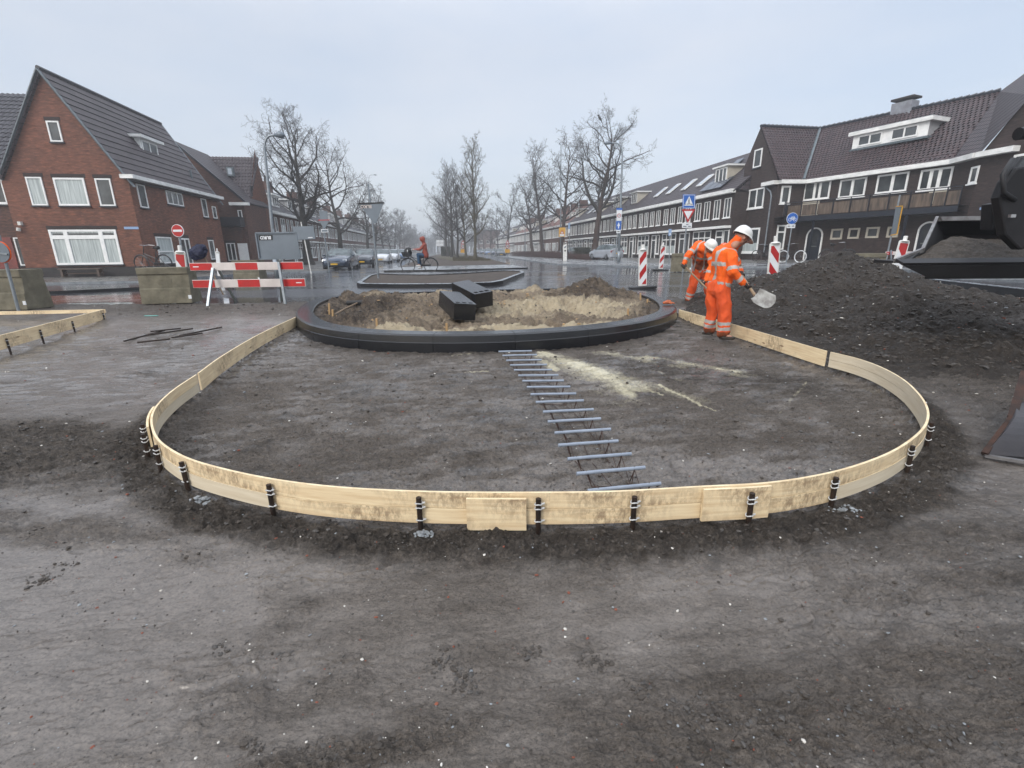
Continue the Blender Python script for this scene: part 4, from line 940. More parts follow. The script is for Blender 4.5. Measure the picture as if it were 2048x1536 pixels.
def panel(mb, c, w_, h_, x, z, y, th=.02, round_=0):
    mb.box(c, (w_, th, h_), Matrix((x, y, z)).transposed())
X_, Y_, Z_ = Vector((1, 0, 0)), Vector((0, -1, 0)), Vector((0, 0, 1))
def signpost(name, base, top, r=.03, label='', cat='traffic sign', Y=None, mat='galvanised', pav=.1):
    g = GR(*base, pav)
    if Y is not None: g = D(base[0], base[1], Y)
    T = D(top[0], top[1], g.y); t = thing(name, g, label, cat); MB().mat(mat).tube([g - Vector((0, 0, .1)), T], r, 8).build('post', t); return t, g
def ppt(g, x, y, off=.05): return D(x, y, g.y - off)
def quadpx(mb, g, pts, off=.05, th=.0):
    P = [ppt(g, x, y, off) for x, y in pts]
    if th: mb.prism(P, (0, th, 0))
    else: mb.poly(P)
# 1 grey sign back with an upside-down word, hung on the left lamp post
t, g = signpost('sign_board', (563, 560), (549, 462), .04, 'big grey sign back with BUKO upside down in its corner, above the barrier'); Yb = 17.

for ch in list(t.children): bpy.data.objects.remove(ch)
t.location = GR(563, 572); g = GR(563, 572)
bx = [(511, 466), (592, 465), (600, 517), (519, 518)]
mb = MB().mat('sign_back'); quadpx(mb, g, bx, .10, .03); pn = mb.build('panel', t, bevel=.004)
mb = MB().mat('sign_back'); P = [ppt(g, x, y, .13) for x, y in bx]
for a, b in zip(P, P[1:] + P[:1]): mb.bar(a, b, .05, .035, (0, 1, 0))
mb.build('frame', pn)
mb = MB().mat('black_plastic'); quadpx(mb, g, [(517, 470.5), (544.5, 470), (545.5, 480), (518, 480.5)], .11, .006); mb.build('sticker', pn)
mb = MB().mat('sign_white'); c = ppt(g, 531, 475.2, .118); text_into(mb, 'BUKO', .15, c, (-1, 0, 0), (-.08, 0, -1), spacing=.95, bold=.008); mb.build('lettering', pn, fix=False)
MB().mat('galvanised').tube([GR(565, 572), ppt(g, 547, 458, .0)], .04, 8).build('pole', t)
# 2 second grey sign back
t, g = signpost('sign_board', (622, 544), (602, 444), .035, 'smaller grey sign seen from behind on a slanting white post, beside the big tree', mat='white_plastic')
mb = MB().mat('sign_back'); quadpx(mb, g, [(584, 453), (627, 452), (631, 478), (592, 480)], .08, .03); pn = mb.build('panel', t, bevel=.004)
mb = MB().mat('sign_white'); quadpx(mb, g, [(616, 474.5), (625, 474), (625.3, 475.8), (616.3, 476.3)], .09, .0); mb.build('sticker', pn)
# 3 give-way sign back, near
t, g = signpost('traffic_sign', (757, 556), (736, 368), .04, 'large triangular give-way sign seen from behind, on the pole of the traffic island')
mb = MB().mat('sign_back'); quadpx(mb, g, [(717, 407), (767, 405), (752.5, 446), (747, 446)], .06, .02); pn = mb.build('panel', t, bevel=.003)
mb = MB().mat('black_plastic'); quadpx(mb, g, [(716.5, 406), (768, 404), (768, 407), (717.5, 409)], .065, .03); mb.build('rim', pn)
mb = MB().mat('black_plastic'); quadpx(mb, g, [(722, 409.6), (741, 409.2), (741.5, 416), (724.5, 416.4)], .07, .004); mb.build('sticker', pn)
mb = MB().mat('board_white'); c = ppt(g, 732, 412.9, .08); text_into(mb, 'BUKO', .17, c, (-1, 0, 0), (-.03, 0, -1), spacing=.95, bold=.004); mb.build('lettering', pn, fix=False)
# 4 pair of sign backs beyond the cars
t, g = signpost('traffic_sign', (658, 541), (642, 420), .04, 'square over triangular sign backs on one post in front of the dark blue car')
mb = MB().mat('sign_back'); quadpx(mb, g, [(638, 422), (654, 422), (656, 439), (640, 439.5)], .06, .02); mb.build('panel', t)
mb = MB().mat('sign_back'); quadpx(mb, g, [(637, 440.3), (659, 440), (650, 457), (647.5, 457)], .06, .02); pn = mb.build('panel', t)
mb = MB().mat('sign_red'); quadpx(mb, g, [(636, 439.5), (660, 439), (660, 440.6), (637, 441.2)], .07, .02); mb.build('rim', pn)
mb = MB().mat('sign_white'); quadpx(mb, g, [(642, 458.3), (656, 458), (656.6, 464.6), (642.6, 465)], .06, .02); pn = mb.build('plate', t)
mb = MB().mat('sign_back'); quadpx(mb, g, [(643.5, 459.6), (654.8, 459.3), (655.2, 463.2), (644, 463.6)], .065); mb.build('plate_face', pn)
# 5 no entry
t, g = signpost('traffic_sign', (372, 575), (357, 452), .03, 'round red sign with a white bar in front of the brick corner house')
c = ppt(g, 355.5, 461.5, .05); R_ = 12 * g.y / 985
mb = MB().mat('sign_white').disc(c, (0, 1, 0), R_, .02, 28); pn = mb.build('disc', t)
MB().mat('sign_red').disc(c - Vector((0, .012, 0)), (0, 1, 0), R_ * .92, .006, 28).build('red_face', pn)
MB().mat('sign_white').box(c - Vector((0, .018, 0)), (R_ * 1.45, .006, R_ * .34)).build('bar', pn)
# 6 round sign back at the left edge
t, g = signpost('traffic_sign', (36, 618), (-3, 470), .03, 'large round sign seen from behind at the left edge, grey with an orange rim')
c = ppt(g, -2, 504, .06); R_ = 33 * 0 + 20.5 * g.y / 985
mb = MB().mat('sign_back').disc(c, (0, 1, 0), R_, .012, 28); pn = mb.build('disc', t)
MB().mat('hi_vis').disc(c + Vector((0, .02, 0)), (0, 1, 0), R_ * 1.05, .02, 28).build('rim', pn)
MB().mat('galvanised').bar(c + Vector((-.15, -.02, 0)), c + Vector((R_ * .85, -.02, -.05)), .03, .03).build('bracket', pn)
# 7 zone + one-way signs on the right lamp
mb = MB(); sg = thing('traffic_sign', rg, 'lamp post signs: blue strip, white zone plate, blue arrow and small white plate', 'traffic sign'); g = rg
MB().mat('galvanised').tube([D(1230, 524, g.y - .1), D(1239, 418, g.y - .1)], .045, 8).build('post', sg)
mb = MB().mat('blue_sign'); quadpx(mb, g, [(1232.5, 416), (1245, 416), (1244.5, 420), (1233, 420)], .16, .02); mb.build('top_strip', sg)
mb = MB().mat('sign_white'); quadpx(mb, g, [(1233.5, 420), (1244, 420), (1243, 441.5), (1233, 441.5)], .16, .02); pz = mb.build('zone_plate', sg)
c = ppt(g, 1238.2, 431, .18); R_ = 5.2 * g.y / 985
MB().mat('sign_red').disc(c, (0, 1, 0), R_ * .72, .008, 20).build('ring', pz); MB().mat('sign_white').disc(c - Vector((0, .01, 0)), (0, 1, 0), R_ * .52, .006, 20).build('ring_face', pz)
mb = MB().mat('car_black'); text_into(mb, '30', R_ * .8, c - Vector((0, .02, 0)), (1, 0, 0), (0, 0, 1)); mb.build('lettering', pz, fix=False)
mb = MB().mat('blue_sign'); quadpx(mb, g, [(1232.3, 442), (1243, 442), (1241.5, 459.5), (1232, 459.5)], .16, .02); po = mb.build('arrow_plate', sg)
mb = MB().mat('sign_white'); A_x = lambda x, y: ppt(g, x, y, .17)
mb.poly([A_x(1236.2, 457), A_x(1238, 457), A_x(1238.1, 452), A_x(1240.4, 452), A_x(1237.5, 444.5), A_x(1234, 452), A_x(1236.2, 452)]); mb.build('arrow', po)
mb = MB().mat('sign_white'); quadpx(mb, g, [(1232.8, 460), (1241.2, 459.6), (1240.8, 466.2), (1232.8, 466.6)], .16, .02); pp = mb.build('lower_plate', sg)
mb = MB().mat('car_black'); quadpx(mb, g, [(1234.5, 462.5), (1239.3, 462.4), (1239.2, 464.2), (1234.4, 464.3)], .17); mb.build('symbol', pp)
# 8 crossing + give way
t, g = signpost('traffic_sign', (1366, 541), (1377, 392), .035, 'blue crossing sign above a red-rimmed triangle and white plate, behind the workers')
mb = MB().mat('blue_sign'); quadpx(mb, g, [(1366, 388.5), (1391, 388.5), (1390, 417), (1364.5, 417)], .05, .02); pn = mb.build('crossing_panel', t)
for pts in ([(1367.2, 389.5), (1390, 389.5), (1390, 390.3), (1367.2, 390.3)], [(1365.6, 415.6), (1389, 415.6), (1389, 416.5), (1365.6, 416.5)], [(1367.2, 389.5), (1368, 389.5), (1366.4, 416.5), (1365.6, 416.5)], [(1389.3, 389.5), (1390.1, 389.5), (1389.2, 416.5), (1388.3, 416.5)]):
    mb = MB().mat('sign_white'); quadpx(mb, g, pts, .055); mb.build('border', pn)
mb = MB().mat('sign_white'); quadpx(mb, g, [(1378.6, 392), (1386.8, 411.3), (1368.3, 411.3)], .056); tr = mb.build('triangle', pn)
mb = MB().mat('car_black')
for a, b, w_ in (((1378.2, 396.5), (1378.2, 398.2), 1.3), ((1378.1, 398.8), (1377.9, 404.2), 1.9), ((1378, 404), (1376, 409.8), .9), ((1378, 404), (1380.4, 409.8), .9), ((1371.6, 407), (1370.2, 410), .9), ((1374.8, 407), (1373.6, 410), .9), ((1381.8, 407), (1382.9, 410), .9), ((1384, 407.5), (1385.2, 410), .8)):
    A, B = ppt(g, *a, .062), ppt(g, *b, .062); mb.bar(A, B, w_ * g.y / 985, .002, (0, 1, 0)) if A != B else None
mb.build('walking_figure', tr)
mb = MB().mat('sign_red'); quadpx(mb, g, [(1363.5, 418.5), (1390.5, 418.5), (1375.8, 445.5)], .05, .02); pn = mb.build('give_way_panel', t)
mb = MB().mat('sign_white'); quadpx(mb, g, [(1368.2, 422), (1385.2, 422), (1375.9, 438.6)], .056); mb.build('white_face', pn)
mb = MB().mat('sign_white'); quadpx(mb, g, [(1364.5, 445.5), (1384, 445.5), (1383.6, 455.5), (1364, 455.5)], .05, .02); pn = mb.build('plate', t)
mb = MB().mat('sign_back')
for q in ([(1372, 448), (1377, 448), (1376.8, 449.6), (1372, 449.6)], [(1366.2, 451.8), (1373, 451.8), (1373, 453.6), (1366.2, 453.6)], [(1376, 451.8), (1382, 451.8), (1382, 453.6), (1376, 453.6)]): quadpx(mb, g, q, .056)
mb.build('plate_text', pn)
# 9 bicycle path sign
t, g = signpost('traffic_sign', (1572, 527), (1584, 450), .035, 'round blue bicycle sign on a leaning post in front of the dark corner house')
c = ppt(g, 1584.5, 437, .05); R_ = 11 * g.y / 985
MB().mat('sign_white').disc(c, (0, 1, 0), R_, .02, 32).build('disc', t); MB().mat('blue_sign').disc(c - Vector((0, .012, 0)), (0, 1, 0), R_ * .94, .006, 32).build('blue_face', t)
mb = MB().mat('sign_white'); f = c - Vector((0, .02, 0)); s = R_
for u in (-.42, .42): mb.tube([f + Vector((cos(k * pi / 8) * .27 * s + u * s, 0, sin(k * pi / 8) * .27 * s - .18 * s)) for k in range(17)], .04 * s, 5)
for a, b in (((-.42, -.18), (-.12, .2)), ((-.12, .2), (.3, .2)), ((.3, .2), (.02, -.18)), ((.02, -.18), (-.12, .2)), ((.42, -.18), (.26, .36)), ((.26, .36), (.12, .38)), ((.42, -.18), (.02, -.18)), ((-.2, .28), (-.02, .28))): mb.bar(f + Vector((a[0] * s, 0, a[1] * s)), f + Vector((b[0] * s, 0, b[1] * s)), .075 * s, .01, (0, 1, 0))
mb.build('bicycle_symbol', t)
mb = MB().mat('sign_white'); quadpx(mb, g, [(1574, 448.5), (1591, 448.5), (1590, 456), (1573.5, 456)], .05, .02); pn = mb.build('plate', t)
mb = MB().mat('car_black')
for q in ([(1576, 451.8), (1580.5, 451.5), (1580.5, 452.9), (1576, 453.1)], [(1583.5, 451.5), (1588, 451.4), (1588, 452.8), (1583.5, 453)], [(1575, 452.4), (1577, 451), (1577, 453.8)], [(1589.2, 452.1), (1587.2, 450.7), (1587.2, 453.6)]): quadpx(mb, g, q, .056)
mb.build('arrows', pn)
# 10 yellow warning sign
g = GR(1121, 515, .1); t = thing('traffic_sign', g, 'yellow board with red warning triangle on the lamp pole by the right trees', 'traffic sign')
mb = MB().mat('sign_yellow'); quadpx(mb, g, [(1118, 455), (1131, 455), (1130, 473.5), (1117.5, 473.5)], .15, .03); pn = mb.build('panel', t)
mb = MB().mat('sign_red'); quadpx(mb, g, [(1124, 460), (1128.5, 467.5), (1120, 467.5)], .155); mb.build('triangle', pn)
mb = MB().mat('sign_white'); quadpx(mb, g, [(1124, 462.2), (1126.7, 466.7), (1121.6, 466.7)], .16); quadpx(mb, g, [(1119.5, 468.3), (1128.6, 468.3), (1128.3, 472.4), (1119.3, 472.4)], .16); mb.build('white_face', pn)
# 11 roadworks sign trios beside the median and the right lane
for (bx_, by, lab) in ((926, 514, 'red triangle, thirty disc and yellow plate on one post beside the median trees'), (1015, 514, 'red triangle, thirty disc and yellow plate on one post at the far right lane')):
    t, g = signpost('traffic_sign', (bx_, by), (bx_, 480), .05, lab, pav=.02); g = D(bx_, by, g.y * .8); t.location = g; k = g.y / 985
    for ch in t.children: bpy.data.objects.remove(ch)
    MB().mat('galvanised').tube([g, D(bx_, 481, g.y)], .035, 6).build('post', t)
    mb = MB().mat('sign_red'); quadpx(mb, g, [(bx_, 480), (bx_ + 4.2, 487.5), (bx_ - 4.2, 487.5)], .05, .02); a = mb.build('triangle', t); mb = MB().mat('sign_white'); quadpx(mb, g, [(bx_, 482.5), (bx_ + 2.4, 486.7), (bx_ - 2.4, 486.7)], .056); mb.build('white_face', a)
    c = ppt(g, bx_, 492.5, .05); a = MB().mat('sign_red').disc(c, (0, 1, 0), 4.2 * k, .02, 18).build('disc', t); MB().mat('sign_white').disc(c - Vector((0, .015, 0)), (0, 1, 0), 3.1 * k, .005, 18).build('white_face', a)
    mb = MB().mat('car_black'); text_into(mb, '30', 4.6 * k, c - Vector((0, .03, 0)), (1, 0, 0), (0, 0, 1), bold=.01); mb.build('lettering', a, fix=False)
    mb = MB().mat('sign_yellow'); quadpx(mb, g, [(bx_ - 4.8, 498.5), (bx_ + 4.8, 498.5), (bx_ + 4.8, 505.5), (bx_ - 4.8, 505.5)], .05, .02); mb.build('plate', t)
# 12 billboard and blue sign far off
g = D(880, 505, 110); t = thing('sign_board', g, 'small white four-panel notice board standing by the hedge beyond the cyclist', 'sign')
mb = MB().mat('sign_white')
for a, b in (((872.5, 480), (879.3, 485.4)), ((880.2, 480), (887, 485.4)), ((872.5, 486.4), (879.3, 492)), ((880.2, 486.4), (887, 492))): quadpx(mb, g, [a, (b[0], a[1]), b, (a[0], b[1])], .1, .05)
mb.build('panels', t); MB().mat('car_black').tube([D(874.5, 506, 110.2), D(874.5, 479, 110.2)], .07, 5).tube([D(885, 506, 110.2), D(885, 479, 110.2)], .07, 5).build('posts', t)
t, g = signpost('traffic_sign', (1139, 516), (1139, 446), .04, 'narrow blue and white sign on a thin post before the first dark houses')
mb = MB().mat('street_sign_blue'); quadpx(mb, g, [(1136.5, 446), (1140.5, 446), (1140, 458), (1136, 458)], .06, .02); mb.build('panel', t); mb = MB().mat('sign_white'); quadpx(mb, g, [(1136, 458), (1140, 458), (1139.5, 466), (1136, 466)], .06, .02); mb.build('plate', t)
t, g = signpost('traffic_sign', (1338, 530), (1340, 458), .03, 'small pale blue sign on a thin post left of the bent worker')
mb = MB().mat('street_sign_blue'); quadpx(mb, g, [(1337.5, 458), (1343.5, 458), (1342.5, 471.5), (1337, 471.5)], .06, .02); pn = mb.build('panel', t); mb = MB().mat('sign_white'); quadpx(mb, g, [(1339, 466.5), (1341.7, 466.5), (1341.5, 470), (1339, 470)], .065); mb.build('mark', pn)
# 13 bus-stop like board seen side-on, leaning, right
g = GR(1772, 556); t = thing('sign_board', g, 'yellow-framed grey board on a leaning post behind the soil heap, right', 'sign')
MB().mat('galvanised').tube([D(1767, 545, 24), D(1800, 390, 24)], .04, 8).build('post', t); t.location = D(1767, 545, 24)
for ch in list(t.children): bpy.data.objects.remove(ch)
MB().mat('galvanised').tube([D(1767, 545, 24), D(1800, 390, 24)], .04, 8).build('post', t)
g = D(1780, 480, 24); mb = MB().mat('sign_back'); quadpx(mb, g, [(1792, 414), (1803, 413), (1793, 467), (1782, 470)], .06, .02); pn = mb.build('panel', t)
mb = MB().mat('sign_yellow'); P = [ppt(g, *q, .08) for q in ((1792, 413), (1805, 412), (1794, 468), (1781.5, 470.5))]
for a, b in ((P[0], P[1]), (P[1], P[2]), (P[2], P[3])): mb.bar(a, b, .035, .03, (0, 1, 0))
mb.build('yellow_frame', pn)
# 14 white pillar
g = GR(1131, 522, .1); t = thing('charging_pillar', g, 'white slant-topped pillar with dark sides at the kerb before the right-hand trees', 'pillar')
mb = MB().mat('white_plastic'); quadpx(mb, g, [(1126, 522), (1126, 492.5), (1129, 490), (1134, 488), (1134, 520.5), (1131, 523)], .2, .35); b_ = mb.build('body', t, bevel=.02)
mb = MB().mat('sign_back'); quadpx(mb, g, [(1128, 497), (1128, 494.5), (1131, 492), (1133, 491), (1132, 495)], .205); mb.build('screen', b_); mb = MB().mat('bag_black').disc(ppt(g, 1130.2, 501.5, .205), (0, 1, 0), .09, .01, 12).build('socket', b_)
mb = MB().mat('car_black'); quadpx(mb, g, [(1124.8, 522), (1124.8, 493), (1126, 492.4), (1126, 522)], .15, .3); quadpx(mb, g, [(1134, 488.4), (1135.2, 489), (1135.2, 521), (1134, 520.5)], .15, .3); mb.build('side', t)
o = MB().mat('kerb_black').bar(GR(60, 589, .02), GR(292, 578, .02), .25, .16).build('kerb_line', origin=GR(180, 583)); tag(o, 'long black kerb behind the concrete blocks in front of the brick corner house', 'kerb')
# 15 dark blue cloth on a stick
g = GR(447, 590); t = thing('cloth_on_stick', g, 'dark blue jacket hung over a slanting stick above the barrier', 'jacket')
MB().mat('handle_wood').tube([D(447, 590, 13.2), D(404, 503, 13.2)], .018, 8).build('stick', t); t.location = D(447, 590, 13.2)
for ch in list(t.children): bpy.data.objects.remove(ch)
MB().mat('handle_wood').tube([D(447, 590, 13.2), D(404, 503, 13.2)], .018, 8).build('stick', t)
bm = bmesh.new(); bmesh.ops.create_icosphere(bm, subdivisions=5, radius=1); c = D(397.5, 504, 13.15)
for v in bm.verts:
    q = v.co.copy(); f_ = 1 + .25 * mnoise.noise(q * 1.5) + .10 * mnoise.noise(q * 4); fold = 1 + .07 * sin(q.x * 14 + q.z * 4 + 3 * mnoise.noise(q * 2))
    v.co = Vector((c.x + q.x * .24 * f_ * fold + q.z * .05, c.y + q.y * .14 * f_, c.z + q.z * .20 * f_ - .05 * max(0, -q.x)))
mb = MB().mat('navy_cloth'); mb.add([v.co for v in bm.verts], [tuple(v.index for v in f.verts) for f in bm.faces]); bm.free(); mb.build('jacket', t, smooth_=True)
# kerb lengths and white pipes behind the heap, right
a, b = GR(1862, 566, .16), GR(2110, 596, .16); o = MB().mat('kerb_black').bar(a - Vector((0, 0, .06)), b - Vector((0, 0, .06)), .3, .36).mat('kerb_grey').bar(a + Vector((0, .06, .122)), b + Vector((0, .06, .122)), .22, .008).build('kerb_line', origin=a)
tag(o, 'straight black kerb with pale top running out of the picture under the loader bucket', 'kerb')
for k, lab in enumerate(('front', 'rear')):
    a, b = D(1998 + k * 18, 617 - k * 5, 9.9 + k * .25), D(2120, 633 - k * 5, 9.3 + k * .25); o = MB().mat('white_plastic').tube([a, b], .024, 10).build('plastic_pipe', origin=a); tag(o, lab + ' one of two white plastic pipes lying right of the soil heap', 'pipe', 'white pipes')
o = MB().mat('kerb_grey').box(GR(1985, 556, .2), (2.2, .5, .12), Matrix.Rotation(-.12, 3, 'Z')).build('paving_slab', bevel=.01); tag(o, 'stack of grey kerbstones lying behind the black kerb at the right edge', 'kerbstones')
# ================================================================ buildings
class Wall:
    """vertical plane through point O (x,y) along unit dir u (left to right seen from outside); n points out"""
    def __init__(s, O, u):
        s.O = Vector((O[0], O[1], 0)); s.u = Vector((u[0], u[1], 0)).normalized(); s.n = Vector((s.u.y, -s.u.x, 0))
    def hit(s, x, y, off=0):
        r = ray(x, y); o = s.O + s.n * off; k = (o - CAM).dot(s.n) / r.dot(s.n); p = CAM + r * k; return ((p - o).dot(s.u), p.z)
    def P(s, a, z, off=0): q = s.O + s.u * a + s.n * off; return Vector((q.x, q.y, z))
    def M(s): return Matrix((s.u, -s.n, Vector((0, 0, 1)))).transposed()
    def rect(s, x0, y0, x1, y1, off=0):          # sight-line rectangle: top-left and bottom-right corners
        a0, z1 = s.hit(x0, y0, off); a1, z0 = s.hit(x1, y1, off); return a0, a1, z0, z1
    def quad(s, tl, tr, bl, br, off=0):
        A = [s.hit(*q, off) for q in (tl, tr, bl, br)]; return ((A[0][0] + A[2][0]) / 2, (A[1][0] + A[3][0]) / 2, (A[2][1] + A[3][1]) / 2, (A[0][1] + A[1][1]) / 2)
    def slab(s, mb, a0, a1, z0, z1, o0, o1):     # box between offsets o0..o1
        c = s.P((a0 + a1) / 2, (z0 + z1) / 2, (o0 + o1) / 2); mb.box(c, (a1 - a0, abs(o1 - o0), z1 - z0), s.M()); return mb
    def window(s, parent, R, cols=1, rows=None, fr=.07, glass='glass', frame='white_paint', sill='dark_paint', lintel=None, name='window', off=0.0, mull=None, curtain=None):
        a0, a1, z0, z1 = R; mb = MB().mat(frame); d0, d1 = off + .004, off + .055
        s.slab(mb, a0, a1, z1 - fr, z1, d0, d1); s.slab(mb, a0, a1, z0, z0 + fr, d0, d1); s.slab(mb, a0, a0 + fr, z0 + fr, z1 - fr, d0, d1); s.slab(mb, a1 - fr, a1, z0 + fr, z1 - fr, d0, d1)
        cs = cols if isinstance(cols, (list, tuple)) else [k / cols for k in range(1, cols)]
        m_ = mull or fr
        for c in cs: x = a0 + (a1 - a0) * c; s.slab(mb, x - m_ / 2, x + m_ / 2, z0 + fr, z1 - fr, d0, d1)
        for r_ in (rows or []): z = z0 + (z1 - z0) * r_; s.slab(mb, a0 + fr, a1 - fr, z - m_ / 2, z + m_ / 2, d0, d1 - .003)
        w_ = mb.build(name, parent)
        MB().mat(glass).poly([s.P(a0 + .02, z0 + .02, d0 + .012), s.P(a1 - .02, z0 + .02, d0 + .012), s.P(a1 - .02, z1 - .02, d0 + .012), s.P(a0 + .02, z1 - .02, d0 + .012)]).build('pane', w_)
        if curtain:
            q = s.slab(MB().mat('curtain_glass'), a0 + fr, a0 + fr + (a1 - a0 - 2 * fr) * curtain[0], z0 + fr, z0 + fr + (z1 - z0 - 2 * fr) * curtain[1], d0 + .013, d0 + .016); q.build('blind', w_)
        if sill: s.slab(MB().mat(sill), a0 - .05, a1 + .05, z0 - .07, z0 - .002, off + .002, off + .10).build('sill', w_)
        if lintel: s.slab(MB().mat(lintel), a0 - .08, a1 + .08, z1 + .002, z1 + .20, off + .002, off + .018).build('lintel', w_, uv=True)
        return w_
def gutter(W_, parent, a0, a1, z, h=.20, out=.40, mat='gutter_white', name='gutter', back=0): return W_.slab(MB().mat(mat), a0, a1, z - h, z, back, out).build(name, parent)

def tiled(mb, A, B, C_, D_, mat, row=.33, colw=.26, lift=.045, wave=.0, gap='joint'):
    """courses of tiles on the slope A,B (eaves) to C,D (top); real steps and, where wave is set, pantile rolls"""
    A, B, C_, D_ = map(Vector, (A, B, C_, D_)); n_ = (B - A).cross(D_ - A).normalized()
    if n_.z < 0: n_ = -n_
    rows = max(1, int(round(((D_ - A).length + (C_ - B).length) / 2 / row)))
    for k in range(rows):
        t0, t1 = k / rows, (k + 1) / rows; a0, b0, a1, b1 = A.lerp(D_, t0), B.lerp(C_, t0), A.lerp(D_, t1), B.lerp(C_, t1); w_ = max((b0 - a0).length, (b1 - a1).length)
        cs = max(1, int(w_ / colw * (4 if wave else .25))); lo, hi, rs_ = [], [], []
        jit = [random.uniform(-.006, .006) for _ in range(cs + 1)]
        for c in range(cs + 1):
            u = c / cs; wv = wave * (1 if c % 4 in (0, 1) else -1) * (.6 if c % 2 else 1) if wave else 0
            lo.append(a0.lerp(b0, u) + n_ * (lift + wv + jit[c])); hi.append(a1.lerp(b1, u) + n_ * (.004 + wv * .9)); rs_.append(a0.lerp(b0, u) - n_ * .02)
        i = len(mb.v); mb.mat(mat); mb.add(lo + hi, [(c, c + 1, cs + 1 + c + 1, cs + 1 + c) for c in range(cs)]); mb.mat(gap); mb.add(lo + rs_, [(c + 1, c, cs + 1 + c, cs + 1 + c + 1) for c in range(cs)])
    return mb
pm('joint', (.012, .011, .013), (.02, .018, .02), 3, .9)
pm('plain_tile_purple', (.072, .058, .062), (.046, .037, .041), 1.6, .55, stretch=(1, 1, 1), bs=.2)
pm('plain_tile_grey', (.075, .073, .083), (.052, .050, .058), 1.8, .5, bs=.2)
pm('pantile_brown', (.070, .044, .045), (.038, .028, .031), 2.4, .5, bs=.2)
# ---- corner house, left ------------------------------------------------------
nL = Vector((.989, .146, 0)); dS = Vector((-.146, .989, 0)); cS = -16.3
r = ray(279, 465); k = cS / (r.x * nL.x + r.y * nL.y); cor = Vector((r.x * k, r.y * k, 0))
front = Wall(cor, nL)                                    # u to the right; n towards camera
side = Wall(cor, dS)                                     # n = (dS.y,-dS.x) = right
aL, _ = front.hit(36, 480); EZ = side.hit(330, 369, .38)[1]; apA, apZ = front.hit(81, 143); sEnd, _ = side.hit(440, 470); base = -.2
aM = apA; rEnd = side.hit(445, 470)[0]
H1 = thing('corner_house', cor, 'red brick corner house with a steep gable and white-framed picture window, left', 'house')
mb = MB().mat('red_brick'); z0 = .72
rg_ = lambda a: apZ - abs(a - aM) * (apZ - EZ) / abs(0 - aM)     # gable rake
fz = lambda a, z: front.P(a, z)
mb.poly([fz(aL, z0), fz(0, z0), fz(0, EZ), fz(aM, apZ), fz(aL, rg_(aL))])
mb.poly([side.P(0, z0), side.P(rEnd, z0), side.P(rEnd, EZ), side.P(0, EZ)])
bk = lambda a, z: front.P(a, z) + dS * rEnd
mb.poly([bk(aL, z0), bk(aL, rg_(aL)), bk(aM, apZ - .05), bk(0, EZ), bk(0, z0)]); mb.poly([fz(aL, z0), fz(aL, rg_(aL)), bk(aL, rg_(aL)), bk(aL, z0)])
mb.build('wall', H1, uv=True, fix=False)
mb = MB().mat('plinth_brick'); front.slab(mb, aL, .03, base, z0 + .002, -.1, .03); side.slab(mb, -.03, rEnd, base, z0 + .002, -.1, .03); mb.build('plinth', H1, uv=True)
mb = MB().mat('purple_tile'); ov = .16
def roofpl(mb, A, B, C_, D_, th=.12): mb.poly([A, B, C_, D_]); n_ = (B - A).cross(D_ - A).normalized() * th; mb.poly([p - n_ for p in (D_, C_, B, A)]); [mb.poly([p, q, q - n_, p - n_]) for p, q in ((A, B), (B, C_), (C_, D_), (D_, A))]
rp = lambda a, t, dz=.10, o=0: front.P(a, (rg_(a) if a > aL - 5 else 0) + dz) + dS * t
roofpl(mb, rp(.14, -ov), rp(.14, rEnd + .1), rp(aM, rEnd + .1), rp(aM, -ov))
roofpl(mb, rp(aM, -ov), rp(aM, rEnd + .1), rp(aM * 2.05, rEnd + .1), rp(aM * 2.05, -ov))
tiled(mb, rp(.20, -ov), rp(.20, rEnd + .1), rp(aM + .05, rEnd + .1), rp(aM + .05, -ov), 'plain_tile_purple', .42); mb.build('roof', H1, uv=True, fix=False)
mb = MB().mat('dark_paint'); mb.tube([rp(aM, t / 10 * (rEnd + .3) - ov, .14) for t in range(11)], .10, 8); mb.build('ridge', H1)
for q in (.35, aM * 2.0): MB().mat('lead').bar(rp(q, -ov - .03, .07), rp(aM, -ov - .03, .07), .05, .16, (0, 1, 0)).build('verge_board', H1)
mb = MB().mat('lead'); mb.bar(rp(.35, rEnd + .12, .12), rp(aM, rEnd + .12, .12), .05, .16, (0, 1, 0)); mb.build('verge_board', H1)
gutter(side, H1, -.05, rEnd + .3, EZ + .12, .2, .42); mb = MB().mat('gutter_white'); front.slab(mb, front.hit(246, 355)[0], .42, EZ - .08, EZ + .118, .003, .30); mb.build('gutter', H1)
LT = 'dark_lintel'
front.window(H1, front.quad((93, 242), (117, 242), (102, 284), (128, 284)), lintel=LT)
front.window(H1, front.quad((51, 354), (83, 354), (66, 411), (98, 411)), lintel=LT, glass='curtain_glass')
front.window(H1, front.quad((106, 355.5), (168, 356), (120, 411.5), (181, 411.5)), lintel=LT, glass='curtain_glass', fr=.09)
front.window(H1, front.quad((189.5, 357), (221, 357), (202, 412), (233, 412)), lintel=LT)
R = front.quad((97.5, 459.5), (232, 459), (115, 530), (247.5, 528.5)); front.window(H1, R, cols=[.24, .76], rows=[.79], lintel=LT, fr=.11, mull=.2, glass='curtain_glass')
mb = MB().mat('glass')
for a, b in ((.05, .20), (.28, .72), (.80, .95)):
    x0, x1 = R[0] + (R[1] - R[0]) * a, R[0] + (R[1] - R[0]) * b; zz = R[2] + (R[3] - R[2]) * .87; front.slab(mb, x0, x1, zz - .07, zz + .05, .02, .034)
mb.build('transom_panes', H1)
side.window(H1, side.quad((271, 367), (288, 371), (280, 414), (296, 417)), sill='dark_paint', fr=.06)
